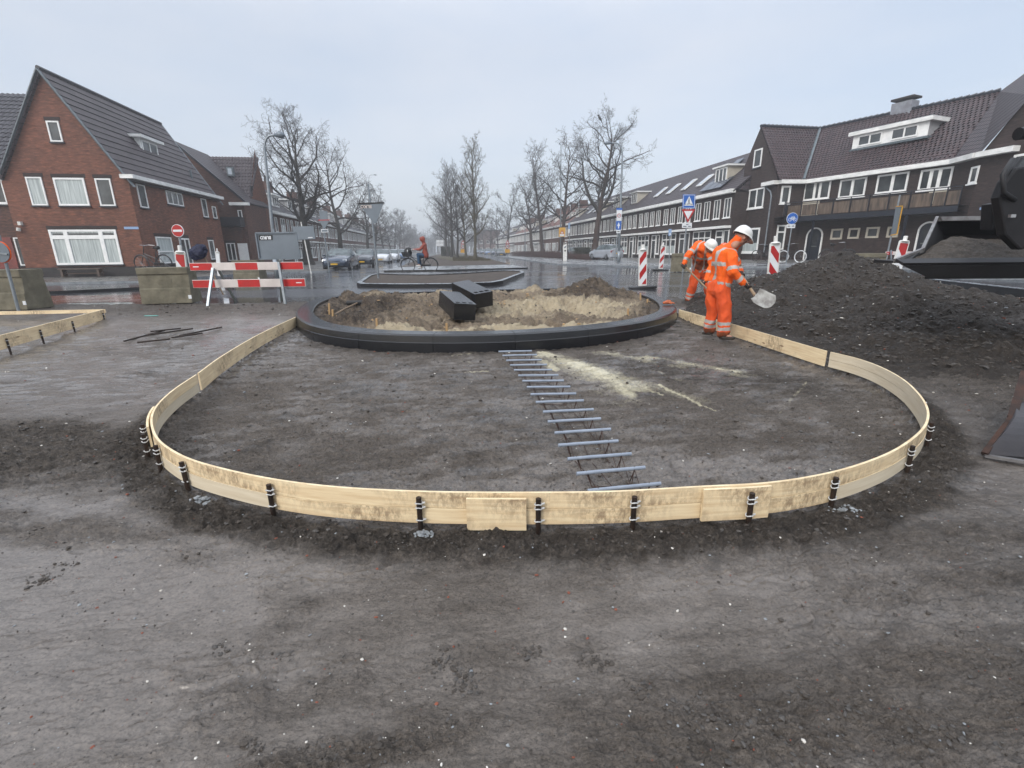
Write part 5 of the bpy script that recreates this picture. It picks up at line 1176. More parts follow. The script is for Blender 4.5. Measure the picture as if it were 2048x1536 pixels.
side.window(H1, side.quad((329, 379), (362, 388), (335, 407), (367, 414)), cols=3, fr=.07)
side.window(H1, side.quad((400, 396), (411, 399), (407, 434), (416, 435)), fr=.06)
side.window(H1, side.quad((422, 412), (431, 414), (427, 437), (433, 437)), fr=.06)
side.window(H1, side.quad((310, 474), (341, 474), (320, 527), (350, 526)), rows=[.45], glass='curtain_glass', lintel=LT)
side.window(H1, side.quad((358, 476), (379, 477), (368, 545), (386, 543)), cols=[.55], name='door', sill=None, lintel=LT, fr=.09)
side.window(H1, side.quad((415, 480), (426, 480), (422, 519), (431, 519)), lintel=LT)
front.slab(MB().mat('street_sign_blue'), *front.quad((248, 453), (277, 454), (249, 458), (278, 459)), .005, .03).build('street_name_sign', H1)
# dormer on the right-hand slope
def dormer(Wd, parent, off, R, cols, depth=2.6, face='white_paint', cheek='white_paint', top='gutter_white', over=.18, fr=.08, wins=None, glass='glass', th=.16, name='dormer'):
    a0, a1, z0, z1 = R; d = MB().mat(cheek); Wd.slab(d, a0 + .01, a1 - .01, z0, z1, off - depth, off - .03); d.mat(face); Wd.slab(d, a0, a1, z0, z1, off - .028, off); do = d.build(name, parent)
    d = MB().mat(top); Wd.slab(d, a0 - over, a1 + over, z1, z1 + th, off - depth, off + over); d.mat('lead'); Wd.slab(d, a0 - over + .04, a1 + over - .04, z1 + th, z1 + th + .03, off - depth, off + over - .04); d.build('dormer_roof', do)
    for (b0, b1) in (wins or [(.06, .94)]): Wd.window(do, (a0 + (a1 - a0) * b0, a0 + (a1 - a0) * b1, z0 + .10, z1 - .06), cols=cols, fr=fr, sill=None, off=off, glass=glass)
    return do
dR = side.quad((276, 276), (312, 287), (286, 309), (320, 318), -1.25); dormer(side, H1, -1.25, dR, 2, over=.3)
for (x, y, h) in ((243, 299, 15),):
    a, z = side.hit(x, y, -1.6); MB().mat('dark_paint').tube([side.P(a, z - .7, -1.2), side.P(a, z + .1, -1.2)], [.14, .12], 10).build('roof_vent', H1)
a, z = side.hit(372, 345, -.9); MB().mat('lead').tube([side.P(a, z - .5, -.6), side.P(a, z + .15, -.6)], .07, 8).build('roof_vent', H1)
side.slab(MB().mat('gutter_white'), *side.quad((362, 318), (372, 318), (362, 330), (372, 330), -1.6), -2.4, -1.6).build('dormer', H1)
MB().mat('white_plastic').box(front.P(front.hit(43, 447)[0], front.hit(43, 447)[1], .09), (.16, .14, .18)).tube([front.P(front.hit(41, 456)[0], front.hit(41, 456)[1], .12), front.P(front.hit(41, 462)[0], front.hit(41, 462)[1], .12)], .09, 10).build('wall_lamp', H1)
# bench
bq = front.quad((118, 541), (205, 541), (125, 553), (208, 553), .5); be = thing('bench', front.P((bq[0] + bq[1]) / 2, bq[2], .5), 'low wooden bench standing under the big window of the brick corner house', 'bench')
b0 = be.location.z; mb = MB().mat('wood_bench'); front.slab(mb, bq[0], bq[1], b0 + .38, b0 + .43, .3, .68); mb.build('seat', be); mb = MB().mat('wood_bench'); front.slab(mb, bq[0], bq[1], b0 + .14, b0 + .19, .42, .5); mb.build('rail', be)
for a in (bq[0] + .15, bq[1] - .15): mb = MB().mat('wood_bench'); front.slab(mb, a - .05, a + .05, b0, b0 + .38, .32, .66); mb.build('leg', be)

# ---- neighbour at the left edge
N1 = thing('neighbour_house', front.P(aL - 3, 0, -.6), 'house at the left edge with grey tiled roof and red panelled porch', 'house')
nb_ = Wall(front.P(aL, 0, -.5), nL); nb_.O = front.P(-30, 0, -.5); a1 = nb_.hit(40, 480)[0]; ez = nb_.hit(10, 342)[1]
mb = MB().mat('mixed_brick'); nb_.slab(mb, -9, a1 + .6, -.2, ez, -7, 0); mb.build('wall', N1, uv=True)
rzz = nb_.hit(10, 186, -3.5)[1]; q = nb_.P
mb = MB().mat('grey_tile'); roofpl(mb, q(-9, ez + .1, .3), q(a1 + 1.0, ez + .1, .3), q(a1 + 1.0, rzz, -3.6), q(-9, rzz, -3.6)); roofpl(mb, q(-9, rzz, -3.6), q(a1 + 1.0, rzz, -3.6), q(a1 + 1.0, ez, -7.4), q(-9, ez, -7.4)); tiled(mb, q(-9, ez + .1, .33), q(a1 + .5, ez + .1, .33), q(a1 + .5, rzz, -3.57), q(-9, rzz, -3.57), 'plain_tile_grey', .33, wave=.03); mb.build('roof', N1, uv=True, fix=False)
x1_ = nb_.hit(18, 346, .3)[0]; gutter(nb_, N1, -9, x1_, nb_.hit(10, 343, .3)[1], .2, .4)
R = nb_.rect(-40, 352, 20, 409); nb_.window(N1, (R[0] - 1, R[1], R[2], R[3]), cols=2, fr=.12)
R = nb_.rect(-60, 475, 40, 536); d = nb_.slab(MB().mat('red_door'), R[0], nb_.hit(29, 500)[0], R[2] - .5, R[3], .004, .05); d.build('porch_panel', N1)
R = nb_.quad((27, 475), (40, 475), (43, 531), (57, 531)); nb_.window(N1, R, fr=.06, glass='glass')
nb_.slab(MB().mat('red_door'), nb_.hit(-30, 530)[0], nb_.hit(38, 530)[0], nb_.hit(20, 537)[1], nb_.hit(20, 528)[1], .055, .09).build('door_sill', N1)

# ---- second house up the left street (gable with flat-roofed bay)
def hitR(Wd, l, off=0): return [Wd.hit(x, y, off) for x, y in l]
s2 = Wall(side.P(0, 0, -.9), dS)
H2 = thing('brown_gable_house', side.P(rEnd + 3, 0, -1), 'brown brick house with a sloping roof edge and dark balcony, beyond the corner house', 'house')
g1w = Wall(side.P(rEnd + 2.2, 0, -9), nL)                # wall facing the camera behind the corner house
aa, az = g1w.hit(345, 284); br = g1w.hit(474, 400); bl = g1w.hit(474, 545)
mb = MB().mat('mixed_brick'); ar, zr = g1w.hit(487, 404)
mb.poly([g1w.P(aa - 6, -.2), g1w.P(ar, -.2), g1w.P(ar, zr), g1w.P(aa, az), g1w.P(aa - 6, az - 6)]); mb.poly([g1w.P(ar, -.2), g1w.P(ar, -.2, -5), g1w.P(ar, zr, -5), g1w.P(ar, zr)]); mb.build('wall', H2, uv=True, fix=False)
mb = MB().mat('purple_tile'); e1 = g1w.P(ar + .2, zr, .15); e2 = g1w.P(aa, az + .15, .15)
roofpl(mb, e1, e1 + dS * 6, e2 + dS * 6, e2); mb.build('roof', H2, uv=True, fix=False)
MB().mat('dark_paint').bar(e1, e2, .12, .16, (0, 1, 0)).build('verge_board', H2)
R = g1w.quad((469, 422), (484, 422), (474, 449), (487, 449), .02)
mb = MB().mat('dark_paint'); g1w.slab(mb, *g1w.quad((441, 434), (481, 434), (444, 452), (484, 454), .7), .0, .9); mb.build('balcony', H2)
g1w.window(H2, g1w.quad((475, 420), (484, 420), (480, 452), (488, 452)), name='balcony_door', sill=None)
g1w.window(H2, g1w.quad((452, 486), (470, 486), (458, 522), (475, 521), .3), cols=2, lintel=LT, off=.3)
mb = MB().mat('mixed_brick'); g1w.slab(mb, g1w.hit(440, 500, .28)[0], g1w.hit(490, 500, .28)[0], -.2, g1w.hit(460, 456, .28)[1], .0, .29); mb.build('bay', H2, uv=True)
g1w.slab(MB().mat('white_paint'), *g1w.quad((475, 486), (496, 487), (480, 520), (498, 520), .3), .3, .34).build('garage_door', H2)
g1w.slab(MB().mat('gutter_white'), *g1w.quad((458, 402), (496, 407), (458, 408), (498, 413), .4), .1, .5).build('gutter', H2)
# ---- third: roof with the small skylight and red gable end
H3 = thing('red_gable_house', side.P(rEnd + 9, 0, 0), 'house with one small skylight in its tiled slope and a narrow red gable', 'house')
w3 = Wall(side.P(rEnd + 4.6, 0, -9), nL); w3g = Wall(side.P(0, 0, 0), dS)
e = w3.hit(500, 408); t0 = w3.hit(395, 301); t1 = w3.hit(490, 301); e0 = w3.hit(420, 404)
mb = MB().mat('red_brown_tile'); roofpl(mb, w3.P(e0[0] - 3, e[1], 0), w3.P(e[0], e[1], 0), w3.P(t1[0], t1[1], -3), w3.P(t0[0] - 3, t1[1], -3)); tiled(mb, w3.P(e0[0] - 3, e[1], .03), w3.P(e[0], e[1], .03), w3.P(t1[0], t1[1], -2.97), w3.P(t0[0] - 3, t1[1], -2.97), 'plain_tile_purple', .36, wave=.03); mb.build('roof', H3, uv=True, fix=False)
k = (lambda p: p)(0); tz = w3.hit(490, 301, -3)
gx = w3.P(e[0], 0); mb = MB().mat('red_brick'); tt = w3.P(tz[0], tz[1], -3); ee = w3.P(e[0], e[1], 0)
mb = MB().mat('red_brick'); b1_, b2_ = ee + dS * 0, ee + dS * 5.0; mb.poly([(ee.x, ee.y, -.2), (b2_.x, b2_.y, -.2), (b2_.x, b2_.y, ee.z), (ee + dS * 3.05).to_tuple()[:2] + (tt.z + .08,), (ee.x, ee.y, ee.z)]); mb.poly([(ee.x, ee.y, -.2), (ee.x - nL.x * 9, ee.y - nL.y * 9, -.2), (ee.x - nL.x * 9, ee.y - nL.y * 9, ee.z), (ee.x, ee.y, ee.z)]); mb.build('wall', H3, uv=True, fix=False)
wg = Wall(ee, dS); wg.window(H3, wg.quad((501, 424), (523, 428), (505, 454), (526, 457)), cols=2, sill='white_paint'); wg.window(H3, wg.quad((499, 370), (502, 372), (502, 392), (505, 393)), frame='dark_paint', sill=None, fr=.03)
wg.window(H3, wg.quad((499, 484), (512, 485), (504, 520), (517, 520)), cols=3, sill=None)
c = w3.quad((453, 334), (467, 334), (454, 352), (467, 352), -1.4); mb = MB().mat('lead'); w3.slab(mb, *c, -1.6, -1.35); sk = mb.build('skylight', H3); w3.slab(MB().mat('skylight_glass'), c[0] + .12, c[1] - .12, c[2] + .12, c[3] - .12, -1.35, -1.33).build('pane', sk)

# ---- terraced rows -----------------------------------------------------------
def unit_proto(name, style, wdt=5.6, eave=5.3, ridge=8.6, depth=8.5, dorm='curved', label='', group=''):
    """local frame: x along the street, y = 0 is the facade plane, outside is -y"""
    t = thing(name, (0, 0, 0), label, 'terraced house', group); Wf = Wall((0, 0), (1, 0)); br, rf = style
    mb = MB().mat(br); mb.box((wdt / 2, depth / 2, (eave - .4) / 2), (wdt - .004, depth, eave + .4)); mb.build('wall', t, uv=True)
    mb = MB().mat(rf); ym = depth / 2; roofpl(mb, Vector((0, -.25, eave - .02)), Vector((wdt, -.25, eave - .02)), Vector((wdt, ym, ridge)), Vector((0, ym, ridge))); roofpl(mb, Vector((0, ym, ridge)), Vector((wdt, ym, ridge)), Vector((wdt, depth + .3, eave)), Vector((0, depth + .3, eave)))
    for x in (0.002, wdt - .002): mb.poly([(x, 0, eave - .1), (x, depth, eave - .1), (x, ym, ridge - .1)])
    mb.build('roof', t, uv=True, fix=False)
    Wf.slab(MB().mat('gutter_white'), 0, wdt, eave - .14, eave + .12, .0, .42).build('gutter', t)
    return t, Wf
P_L, Wf = unit_proto('terraced_house', ('mixed_brick', 'grey_tile'), 5.6, 5.3, 8.9, label='x', group='terraced houses along the left side of the street')
Wf.window(P_L, (.5, 1.95, 3.45, 4.9), cols=2, sill='white_paint', fr=.07, curtain=(1, .5)); Wf.window(P_L, (2.65, 3.45, 3.45, 4.9), sill='white_paint', fr=.07); Wf.window(P_L, (4.15, 5.0, 3.45, 4.9), sill='white_paint', fr=.07)
Wf.window(P_L, (.4, 3.3, .65, 2.45), cols=3, rows=[.72], sill='white_paint', fr=.09, glass='glass', curtain=(.5, .6)); Wf.slab(MB().mat('gutter_white'), .2, 3.5, 2.55, 2.75, 0, .45).build('canopy', P_L)
Wf.window(P_L, (4.0, 5.1, .05, 2.45), cols=1, rows=[.8], sill=None, name='door', fr=.11, glass='curtain_glass'); Wf.slab(MB().mat('gutter_white'), 3.85, 5.3, 2.55, 2.72, 0, .35).build('canopy', P_L)
mb = MB().mat('mixed_brick'); mb.box((5.5, 4.25, 9.1), (.9, 1.3, 1.5)); ch_ = mb.build('chimney', P_L, uv=True)
mb = MB().mat('plinth_brick')
for k in range(3): mb.tube([(5.3 + .22 * k, 4.0 + .25 * (k % 2), 9.85), (5.3 + .22 * k, 4.0 + .25 * (k % 2), 10.25)], .12, 6)
mb.build('chimney_pot', ch_)
dormer(Wf, P_L, -.9, (1.6, 4.0, 6.15, 7.35), 3, face='white_paint', cheek='grey_board', th=.14, over=.22)
P_R, Wr = unit_proto('terraced_house', ('brown_brick', 'purple_tile'), 5.9, 5.35, 8.9, label='x', group='terraced houses along the right side of the street')
for a in (.42, 1.82, 3.27, 4.67): Wr.window(P_R, (a, a + .85, 3.5, 4.9), cols=2, sill='white_paint', fr=.05, mull=.04)
Wr.slab(MB().mat('gutter_white'), .1, 5.8, 2.72, 2.90, 0, .5).build('canopy', P_R)
Wr.window(P_R, (.4, 3.2, .75, 2.65), cols=3, rows=[.7], sill='white_paint', fr=.09, glass='glass', curtain=(1, .4)); Wr.window(P_R, (3.9, 4.9, .05, 2.6), rows=[.8], sill=None, name='door', frame='white_paint', fr=.1); Wr.window(P_R, (5.0, 5.7, .75, 2.6), sill='white_paint', fr=.08)
Wr.slab(MB().mat('plinth_brick'), 0, 5.9, -.2, .5, 0, .02).build('plinth', P_R, uv=True)
P_R2 = copy_tree(P_R)
dormer(Wr, P_R2, -1.0, (1.2, 3.0, 6.3, 7.5), 3, face='cream_paint', cheek='cream_paint', th=.12, over=.2)
nrm = Vector((0, -(8.9 - 5.35), 4.5)).normalized(); rs_ = Vector((0, 4.5, 8.9 - 5.35)).normalized()
for x in (1.5, 4.3):
    sk_ = MB()
    c = Vector((x, 1.7, 5.35 + 1.95 * .79 + .13)); sk_.mat('gutter_white').box(c, (.85, 1.5, .08), Matrix((Vector((1, 0, 0)), rs_, nrm)).transposed()).mat('skylight_glass').box(c + nrm * .045, (.68, 1.32, .02), Matrix((Vector((1, 0, 0)), rs_, nrm)).transposed()); sk_.build('skylight', P_R)
P_O, Wo = unit_proto('terraced_house', ('mixed_brick', 'orange_tile'), 5.9, 5.35, 8.7, label='x', group='terraced houses along the right side of the street')
for a in (.4, 1.7, 3.2, 4.5): Wo.window(P_O, (a, a + 1.1, 3.4, 4.9), cols=2, sill='white_paint', fr=.07)
Wo.window(P_O, (.5, 3.2, .7, 2.5), cols=3, sill='white_paint', fr=.09, glass='curtain_glass'); Wo.window(P_O, (4.1, 5.1, .05, 2.5), sill=None, name='door', fr=.1); mb = MB().mat('mixed_brick'); mb.box((.4, 4.25, 8.9), (.9, 1.3, 1.6)); mb.build('chimney', P_O, uv=True); dormer(Wo, P_O, -1.2, (2.4, 3.8, 6.3, 7.3), 2, over=.15)
ORD = ['nearest', 'second', 'third', 'fourth', 'fifth', 'sixth', 'seventh', 'eighth', 'ninth', 'tenth', 'eleventh', 'twelfth', 'thirteenth', 'fourteenth', 'fifteenth', 'sixteenth', 'seventeenth', 'eighteenth', 'nineteenth', 'twentieth', 'twenty-first', 'twenty-second', 'twenty-third', 'twenty-fourth', 'twenty-fifth', 'twenty-sixth', 'twenty-seventh', 'twenty-eighth']
# left row: facade outward = nL, local +x must run towards the camera (-dS)
aL0 = (b2_ - cor).dot(dS) + .0; angL = atan2(dS.y, dS.x)
EZL = side.hit(560, 427, .4)[1]; sc = EZL / 5.3
print('left eave', EZ, EZL, 'aL0', aL0, 'ridge', apZ)
pl_off = -.3
n_left = 27
for i in range(n_left):
    a = aL0 + 5.6 * i; p = side.P(a, 0, pl_off); p.z = .02
    o = P_L if i == 0 else copy_tree(P_L)
    if i % 2 == 1:
        for ch in [c_ for c_ in o.children if c_.name.startswith('chimney')]:
            for g_ in list(ch.children): bpy.data.objects.remove(g_)
            bpy.data.objects.remove(ch)
    o.location = p; o.rotation_euler = (0, 0, angL); o['label'] = ('%s terraced house of the left row, red brick with white bay and dormer' % ORD[i])
# right row
r = ray(1478, 395); cR = 21.9
ang = atan2(dS.y, dS.x); nR = -nL; lo_ = Wall((0, 0), dS)
def rightP(a, off=0): q = nL * (cR) + dS * a; return q
EZR_px = [(1357, 405), (1130, 450)]
def hitRight(x, y): r_ = ray(x, y); k_ = cR / (r_.x * nL.x + r_.y * nL.y); p = CAM + r_ * k_; return p.dot(dS), p.z
print('right eave', [hitRight(*q) for q in ((1226, 431), (1357, 405), (1450, 388), (1550, 362))])
a0R, _ = hitRight(1464, 450); 
# outward is -nL: in the local frame outside is -y, so +x must run along -dS ... rotate so that local -y = -nL
angR = atan2(nL.y, nL.x) - pi / 2       # local +y -> nL ; local +x -> -dS rotated: cross-check: R(+y)=nL
zR = .1
for i in range(26):
    a = a0R + 5.9 * (i + 1); p = nL * cR + dS * a; p.z = zR
    src = P_O if i in (8, 9, 10, 11, 14, 15, 16, 17) else (P_R2 if i in (0, 3, 4, 5, 7, 12, 13, 19, 22) else P_R)
    first = {0: P_R2, 1: P_R, 8: P_O}.get(i); o = first if first is not None else copy_tree(src)
    o.location = p; o.rotation_euler = (0, 0, angR)
    o['label'] = '%s terraced house of the right row, %s' % (ORD[i], 'orange-tiled with chimney' if src == P_O else ('dark brick with a cream dormer' if src == P_R2 else 'dark brick with two skylights'))
# solar panels on the nearest dark house
for k, (a, zz) in enumerate(((1.0, 1.2), (2.1, 1.2), (3.2, 1.2), (1.0, 2.6), (2.1, 2.6), (1.0, 4.0))):
    ln = Vector((4.25, 8.9 - 5.35)).length; q = Vector((a - .2, -.25 + 4.5 / 5.73 * zz, 5.35 + 3.55 / 5.73 * zz + .16))
    MB().mat('solar').box(q, (1.02, 1.3, .05), Matrix((Vector((1, 0, 0)), rs_, nrm)).transposed()).build('solar_panel', None).parent = P_R2

# ---- right-hand corner house -------------------------------------------------
EZC = 5.6
def E(x, y): q = G(x, y, EZC); return Vector((q.x, q.y, 0))
pA, pB, pC, pD, pE = E(1523, 372), E(1557, 365), E(1613, 365), E(1912, 324), E(1963, 311)
HC = thing('corner_house', pC, 'large dark brown brick corner house with tiled roof, long balcony and arched doors, right', 'house')
# gable wall along the street
gA = Wall(pB + Vector((-.15, .3, 0)), -dS)             # u towards the camera; n = left
gN = Wall(pB, -dS); a_far = gN.hit(1476, 450)[0]; a_near = 0
gz0 = -.2; apx, apz = gN.hit(1521, 256); ezn = gN.hit(1480, 400)[1]
mb = MB().mat('brown_brick'); q = gN.P
mb.poly([q(a_far, gz0), q(a_near, gz0), q(a_near, EZC - .1), q(a_near - .55, EZC + 1.0), q(apx, apz), q(gN.hit(1490, 330)[0], gN.hit(1490, 330)[1]), q(a_far, EZC + .2)])
bb = Vector((.998, .05, 0)); wB = Wall(pB, (pC - pB)); wC = Wall(pC, (pD - pC)); wD = Wall(pD, (pE - pD)); pF = pE + (-dS) * 6; wE = Wall(pE, (pF - pE).normalized())
print('corner', pA, pB, pC, pD, pE, 'lenC', (pD - pC).length, 'ap', apx, apz, a_far)
for A, B in ((pB, pC), (pC, pD), (pD, pE)): mb.poly([(A.x, A.y, gz0), (B.x, B.y, gz0), (B.x, B.y, EZC), (A.x, A.y, EZC)])
mb.build('wall', HC, uv=True, fix=False)
# right gable wing
gx, gzz = wE.hit(2120, 110); mb = MB().mat('brown_brick'); q = wE.P; hz_ = lambda x, y: wE.hit(x, y)
mb.poly([q(0, gz0), q(9, gz0), q(9, 9.5), q(hz_(2060, 190)[0], hz_(2060, 190)[1]), q(0, EZC + .1)]); mb.build('gable', HC, uv=True, fix=False)
wE.window(HC, wE.rect(2030, 310, 2075, 345), fr=.1)
# roofs : ridge points by sight line at set heights
RZ = 9.35
def K_(x, y, z): return G(x, y, z)
rA = gN.P(apx, apz + .1, -.0); rB = G(1642, 262, apz); rC = G(1996, 186, RZ + .2) if False else None
ridgeB = G(1640, 258, apz + .12); ridgeC = G(2000, 183, apz + .12)
mb = MB().mat('red_brown_tile'); eB = Vector((pB.x - .15, pB.y - .35, EZC + .12)); eC = Vector((pC.x, pC.y - .35, EZC + .12)); nC = wC.n
eC = wC.P(0, EZC + .12, .32); eD = wC.P((pD - pC).length, EZC + .12, .32)
mb.poly([eB, eC, ridgeB, rA]); mb.poly([eC, eD, ridgeC, ridgeB]); tiled(mb, eB, eC, ridgeB, rA, 'pantile_brown', .26, .22, lift=.035, wave=.028); tiled(mb, eC, eD, ridgeC, ridgeB, 'pantile_brown', .26, .22, lift=.035, wave=.028)
mb.build('roof', HC, uv=True, fix=False)
mb = MB().mat('brown_brick'); mb.poly([rA, ridgeB, (ridgeB.x + 3, ridgeB.y + 8, EZC), (rA.x + 3, rA.y + 8, EZC)]); mb.poly([ridgeB, ridgeC, (ridgeC.x + 5, ridgeC.y + 6, EZC), (ridgeB.x + 3, ridgeB.y + 8, EZC)]); mb.poly([gN.P(a_far, gz0), gN.P(a_far, gz0, -6), gN.P(a_far, EZC, -6), gN.P(apx, apz), gN.P(a_far, EZC)]); mb.build('rear_roof', HC, uv=True, fix=False)
mb = MB().mat('purple_tile'); eE = wE.P(0, EZC + .1, .1); mb.poly([eD, eE, q(hz_(2060, 190)[0] + .15, hz_(2060, 190)[1] - .05, .12), q(9.2, 9.5, .12), ridgeC + Vector((.9, -.9, 1.1)), ridgeC]); mb.build('wing_roof', HC, uv=True, fix=False)
mb = MB().mat('dark_paint'); nR_ = 34
for a, b in ((rA, ridgeB), (ridgeB, ridgeC)):
    n_ = int((b - a).length / .33)
    for k in range(n_): p0, p1 = a.lerp(b, k / n_), a.lerp(b, (k + 1.05) / n_); mb.tube([p0 + Vector((0, 0, .03)), p1 + Vector((0, 0, .06))], [.10, .13], 6)
mb.build('ridge_tiles', HC)
MB().mat('lead').tube([eC + Vector((0, 0, .06)), ridgeB + Vector((0, 0, .06))], .10, 6).build('valley', HC)
# gutters
mb = MB().mat('gutter_white'); gt = EZC + .14
def gut(A, B, out=.38, h=.24):
    d = (B - A).normalized(); n_ = Vector((d.y, -d.x, 0)); mb.prism([(A + n_ * o)[:2] + (z,) for o, z in ((.0, gt - h), (out, gt - h), (out, gt), (.0, gt))], B - A)
gut(gN.P(-1.3, 0), gN.P(.0, 0)); gut(pB, pC); gut(pC, pD); gut(pD, pE); gut(pE, wE.P(1.6, 0)); mb.build('gutter', HC, fix=True)
gN.window(HC, gN.quad((1511, 299), (1526, 297), (1506, 337), (1522, 333)), fr=.09)
gN.window(HC, gN.quad((1487, 382), (1531, 374), (1483, 421), (1526, 414)), cols=3, fr=.10, sill='white_paint')
gN.window(HC, gN.quad((1478, 460), (1521, 453), (1474, 506), (1515, 505)), fr=.12, sill='white_paint', curtain=(1, .38))
mb = MB().mat('galvanised'); mb.tube([gN.P(*gN.hit(1533, 373), .1), gN.P(*gN.hit(1544, 383), .12), gN.P(*gN.hit(1546, 392), .12), gN.P(*gN.hit(1531, 505), .12)], .05, 7); mb.build('drainpipe', HC)
wB.window(HC, wB.quad((1563, 372), (1581, 371), (1559, 408), (1579, 407)), fr=.12, sill='white_paint')
wB.window(HC, wB.quad((1553, 450), (1571, 450), (1550, 500), (1567, 500)), rows=[.72], fr=.10, sill=None, name='door')
cl = (pD - pC).length
for pts, cs in ((((1612, 364), (1665, 361), (1605, 402), (1657, 397)), [.42, .62]), (((1683, 360), (1738, 353), (1675, 398), (1727, 391)), [.5]), (((1757, 350), (1821, 343), (1750, 389), (1812, 382)), [.52]), (((1845, 341), (1912, 331), (1833, 384), (1898, 374)), [.35, .62])):
    wC.window(HC, wC.quad(*pts), cols=cs, fr=.10, sill='white_paint', mull=.16, glass='glass')
for x0, x1, y0, y1 in ((1604, 1640, 402, 432), (1860, 1896, 380, 408)):
    a0, _ = wC.hit(x0, y0); a1, _ = wC.hit(x1, y0); z1 = wC.hit(x0, y0)[1]; z0 = wC.hit(x0, y1)[1]; wC.slab(MB().mat('cream_paint'), a0, a1, z0, z1 - .08, .005, .05).build('door_panel', HC)
# balcony along the concave front
by0 = wC.hit(1700, 426, 1.1)[1]; byt = wC.hit(1700, 394, 1.1)[1]; bzb = wC.hit(1700, 441, 1.1)[1] if False else by0 - .32
BP = [gN.P(-.6, 0, -.3), pC + Vector((-.3, -1.2, 0)), wC.P(.3, 0, 1.15), wC.P(cl - .2, 0, 1.1), pE + Vector((-.2, .1, 0))]
BP = [Vector((pB.x + .15, pB.y - .9, 0)), wC.P(-.35, 0, 1.1), wC.P(cl - .15, 0, 1.1), Vector((pE.x - .25, pE.y + .35, 0))]
mb = MB().mat('dark_paint')
for A, B, C1, C2 in ((BP[0], BP[1], pB, pC), (BP[1], BP[2], pC, pD), (BP[2], BP[3], pD, pE)):
    f = lambda v, z: (v.x, v.y, z); mb.poly([f(A, by0 - .3), f(B, by0 - .3), f(B, by0), f(A, by0)]); mb.poly([f(A, by0), f(B, by0), f(C2, by0), f(C1, by0)]); mb.poly([f(C1, by0 - .3), f(C2, by0 - .3), f(B, by0 - .3), f(A, by0 - .3)])
bal = mb.build('balcony', HC)
mb = MB().mat('dark_paint'); pmn = MB().mat('grey_balcony' if 'grey_balcony' in MATS else (pm('grey_balcony', (.16, .12, .09), (.06, .048, .04), 2.5, .8, stretch=(3, 3, .5)) and 'grey_balcony'))
for A, B in zip(BP[:-1], BP[1:]):
    n_ = max(2, int((B - A).length / .95)); z_ = lambda v, z: Vector((v.x, v.y, z)); mb.bar(z_(A, byt), z_(B, byt), .05, .05); mb.bar(z_(A, byt - .12), z_(B, byt - .12), .03, .03)
    for k in range(n_ + 1): q_ = A.lerp(B, k / n_); mb.bar(z_(q_, by0), z_(q_, byt), .04, .04)
    d = (B - A).normalized(); nn = Vector((d.y, -d.x, 0)); pmn.mat('grey_balcony')
    for k in range(n_):
        a_, b_ = A.lerp(B, (k + .05) / n_) - nn * .04, A.lerp(B, (k + .95) / n_) - nn * .04; pmn.prism([z_(a_, by0 + .06), z_(b_, by0 + .06), z_(b_, byt - .2), z_(a_, byt - .2)], -nn * .02)
mb.build('railing', bal); pmn.build('screen_panel', bal)
for k in (.2, .55, .85):
    q_ = wC.P(cl * k, 0, 1.0); MB().mat('dark_paint').bar((q_.x, q_.y, gz0), (q_.x, q_.y, by0 - .3), .10, .10).build('column', HC) if k != .55 else None
def arch_door(x0, x1, ytop, ybot, xb0):
    a0 = wC.hit(x0, (ytop + ybot) / 2)[0]; a1 = wC.hit(x1, (ytop + ybot) / 2)[0]; zt = wC.hit((x0 + x1) / 2, ytop)[1]; zb = wC.hit(xb0, ybot)[1]; r_ = (a1 - a0) / 2; c_ = (a0 + a1) / 2; fr = .09
    hh = min(r_, .62); arc = lambda R, H_: [(c_ - R * cos(k * pi / 14), zt - hh + H_ * sin(k * pi / 14)) for k in range(15)]
    o_, i_ = [(c_ - r_, zb)] + arc(r_, hh) + [(c_ + r_, zb)], [(c_ - r_ + fr, zb)] + arc(r_ - fr, hh - fr) + [(c_ + r_ - fr, zb)]
    mb = MB().mat('white_paint')
    for k in range(len(o_) - 1): A, B, C1, D1 = o_[k], o_[k + 1], i_[k + 1], i_[k]; mb.prism([wC.P(*A, .005), wC.P(*B, .005), wC.P(*C1, .005), wC.P(*D1, .005)], wC.n * .06)
    fo = mb.build('door_frame', HC); MB().mat('dark_paint').poly([wC.P(*p_, .02) for p_ in i_]).build('door', fo, fix=False); wC.slab(MB().mat('old_pole'), c_ - .25, c_ + .25, zb + (zt - zb) * .42, zb + (zt - zb) * .45, .022, .035).build('letter_slot', fo)
    wC.slab(MB().mat('glass'), c_ - .22, c_ + .22, zb + (zt - zb) * .52, zb + (zt - zb) * .8, .022, .03).build('door_light', fo)
arch_door(1611, 1644, 455, 521, 1605); arch_door(1832, 1874, 443, 520, 1826)
for pts in (((1664, 458), (1687, 457), (1661, 479), (1684, 479)), ((1699, 457), (1722, 455), (1695, 478), (1717, 477)), ((1734, 455), (1761, 453), (1731, 477), (1757, 475)), ((1777, 454), (1801, 452), (1772, 476), (1795, 474))): wC.window(HC, wC.quad(*pts), fr=.11, sill=None, frame='cream_paint')
wD.slab(MB().mat('street_sign_blue'), *wE.quad((1959, 415), (1994, 412), (1958, 420), (1994, 417), .0), .0, .0) if False else None
wE.slab(MB().mat('street_sign_blue'), *wE.quad((1960, 415), (1994, 412), (1960, 420), (1994, 417)), .005, .03).build('street_name_sign', HC)
wD.window(HC, wD.quad((1946, 334), (1961, 331), (1936, 368), (1953, 366)), fr=.09, sill='white_paint') if (pE - pD).length > .5 else None
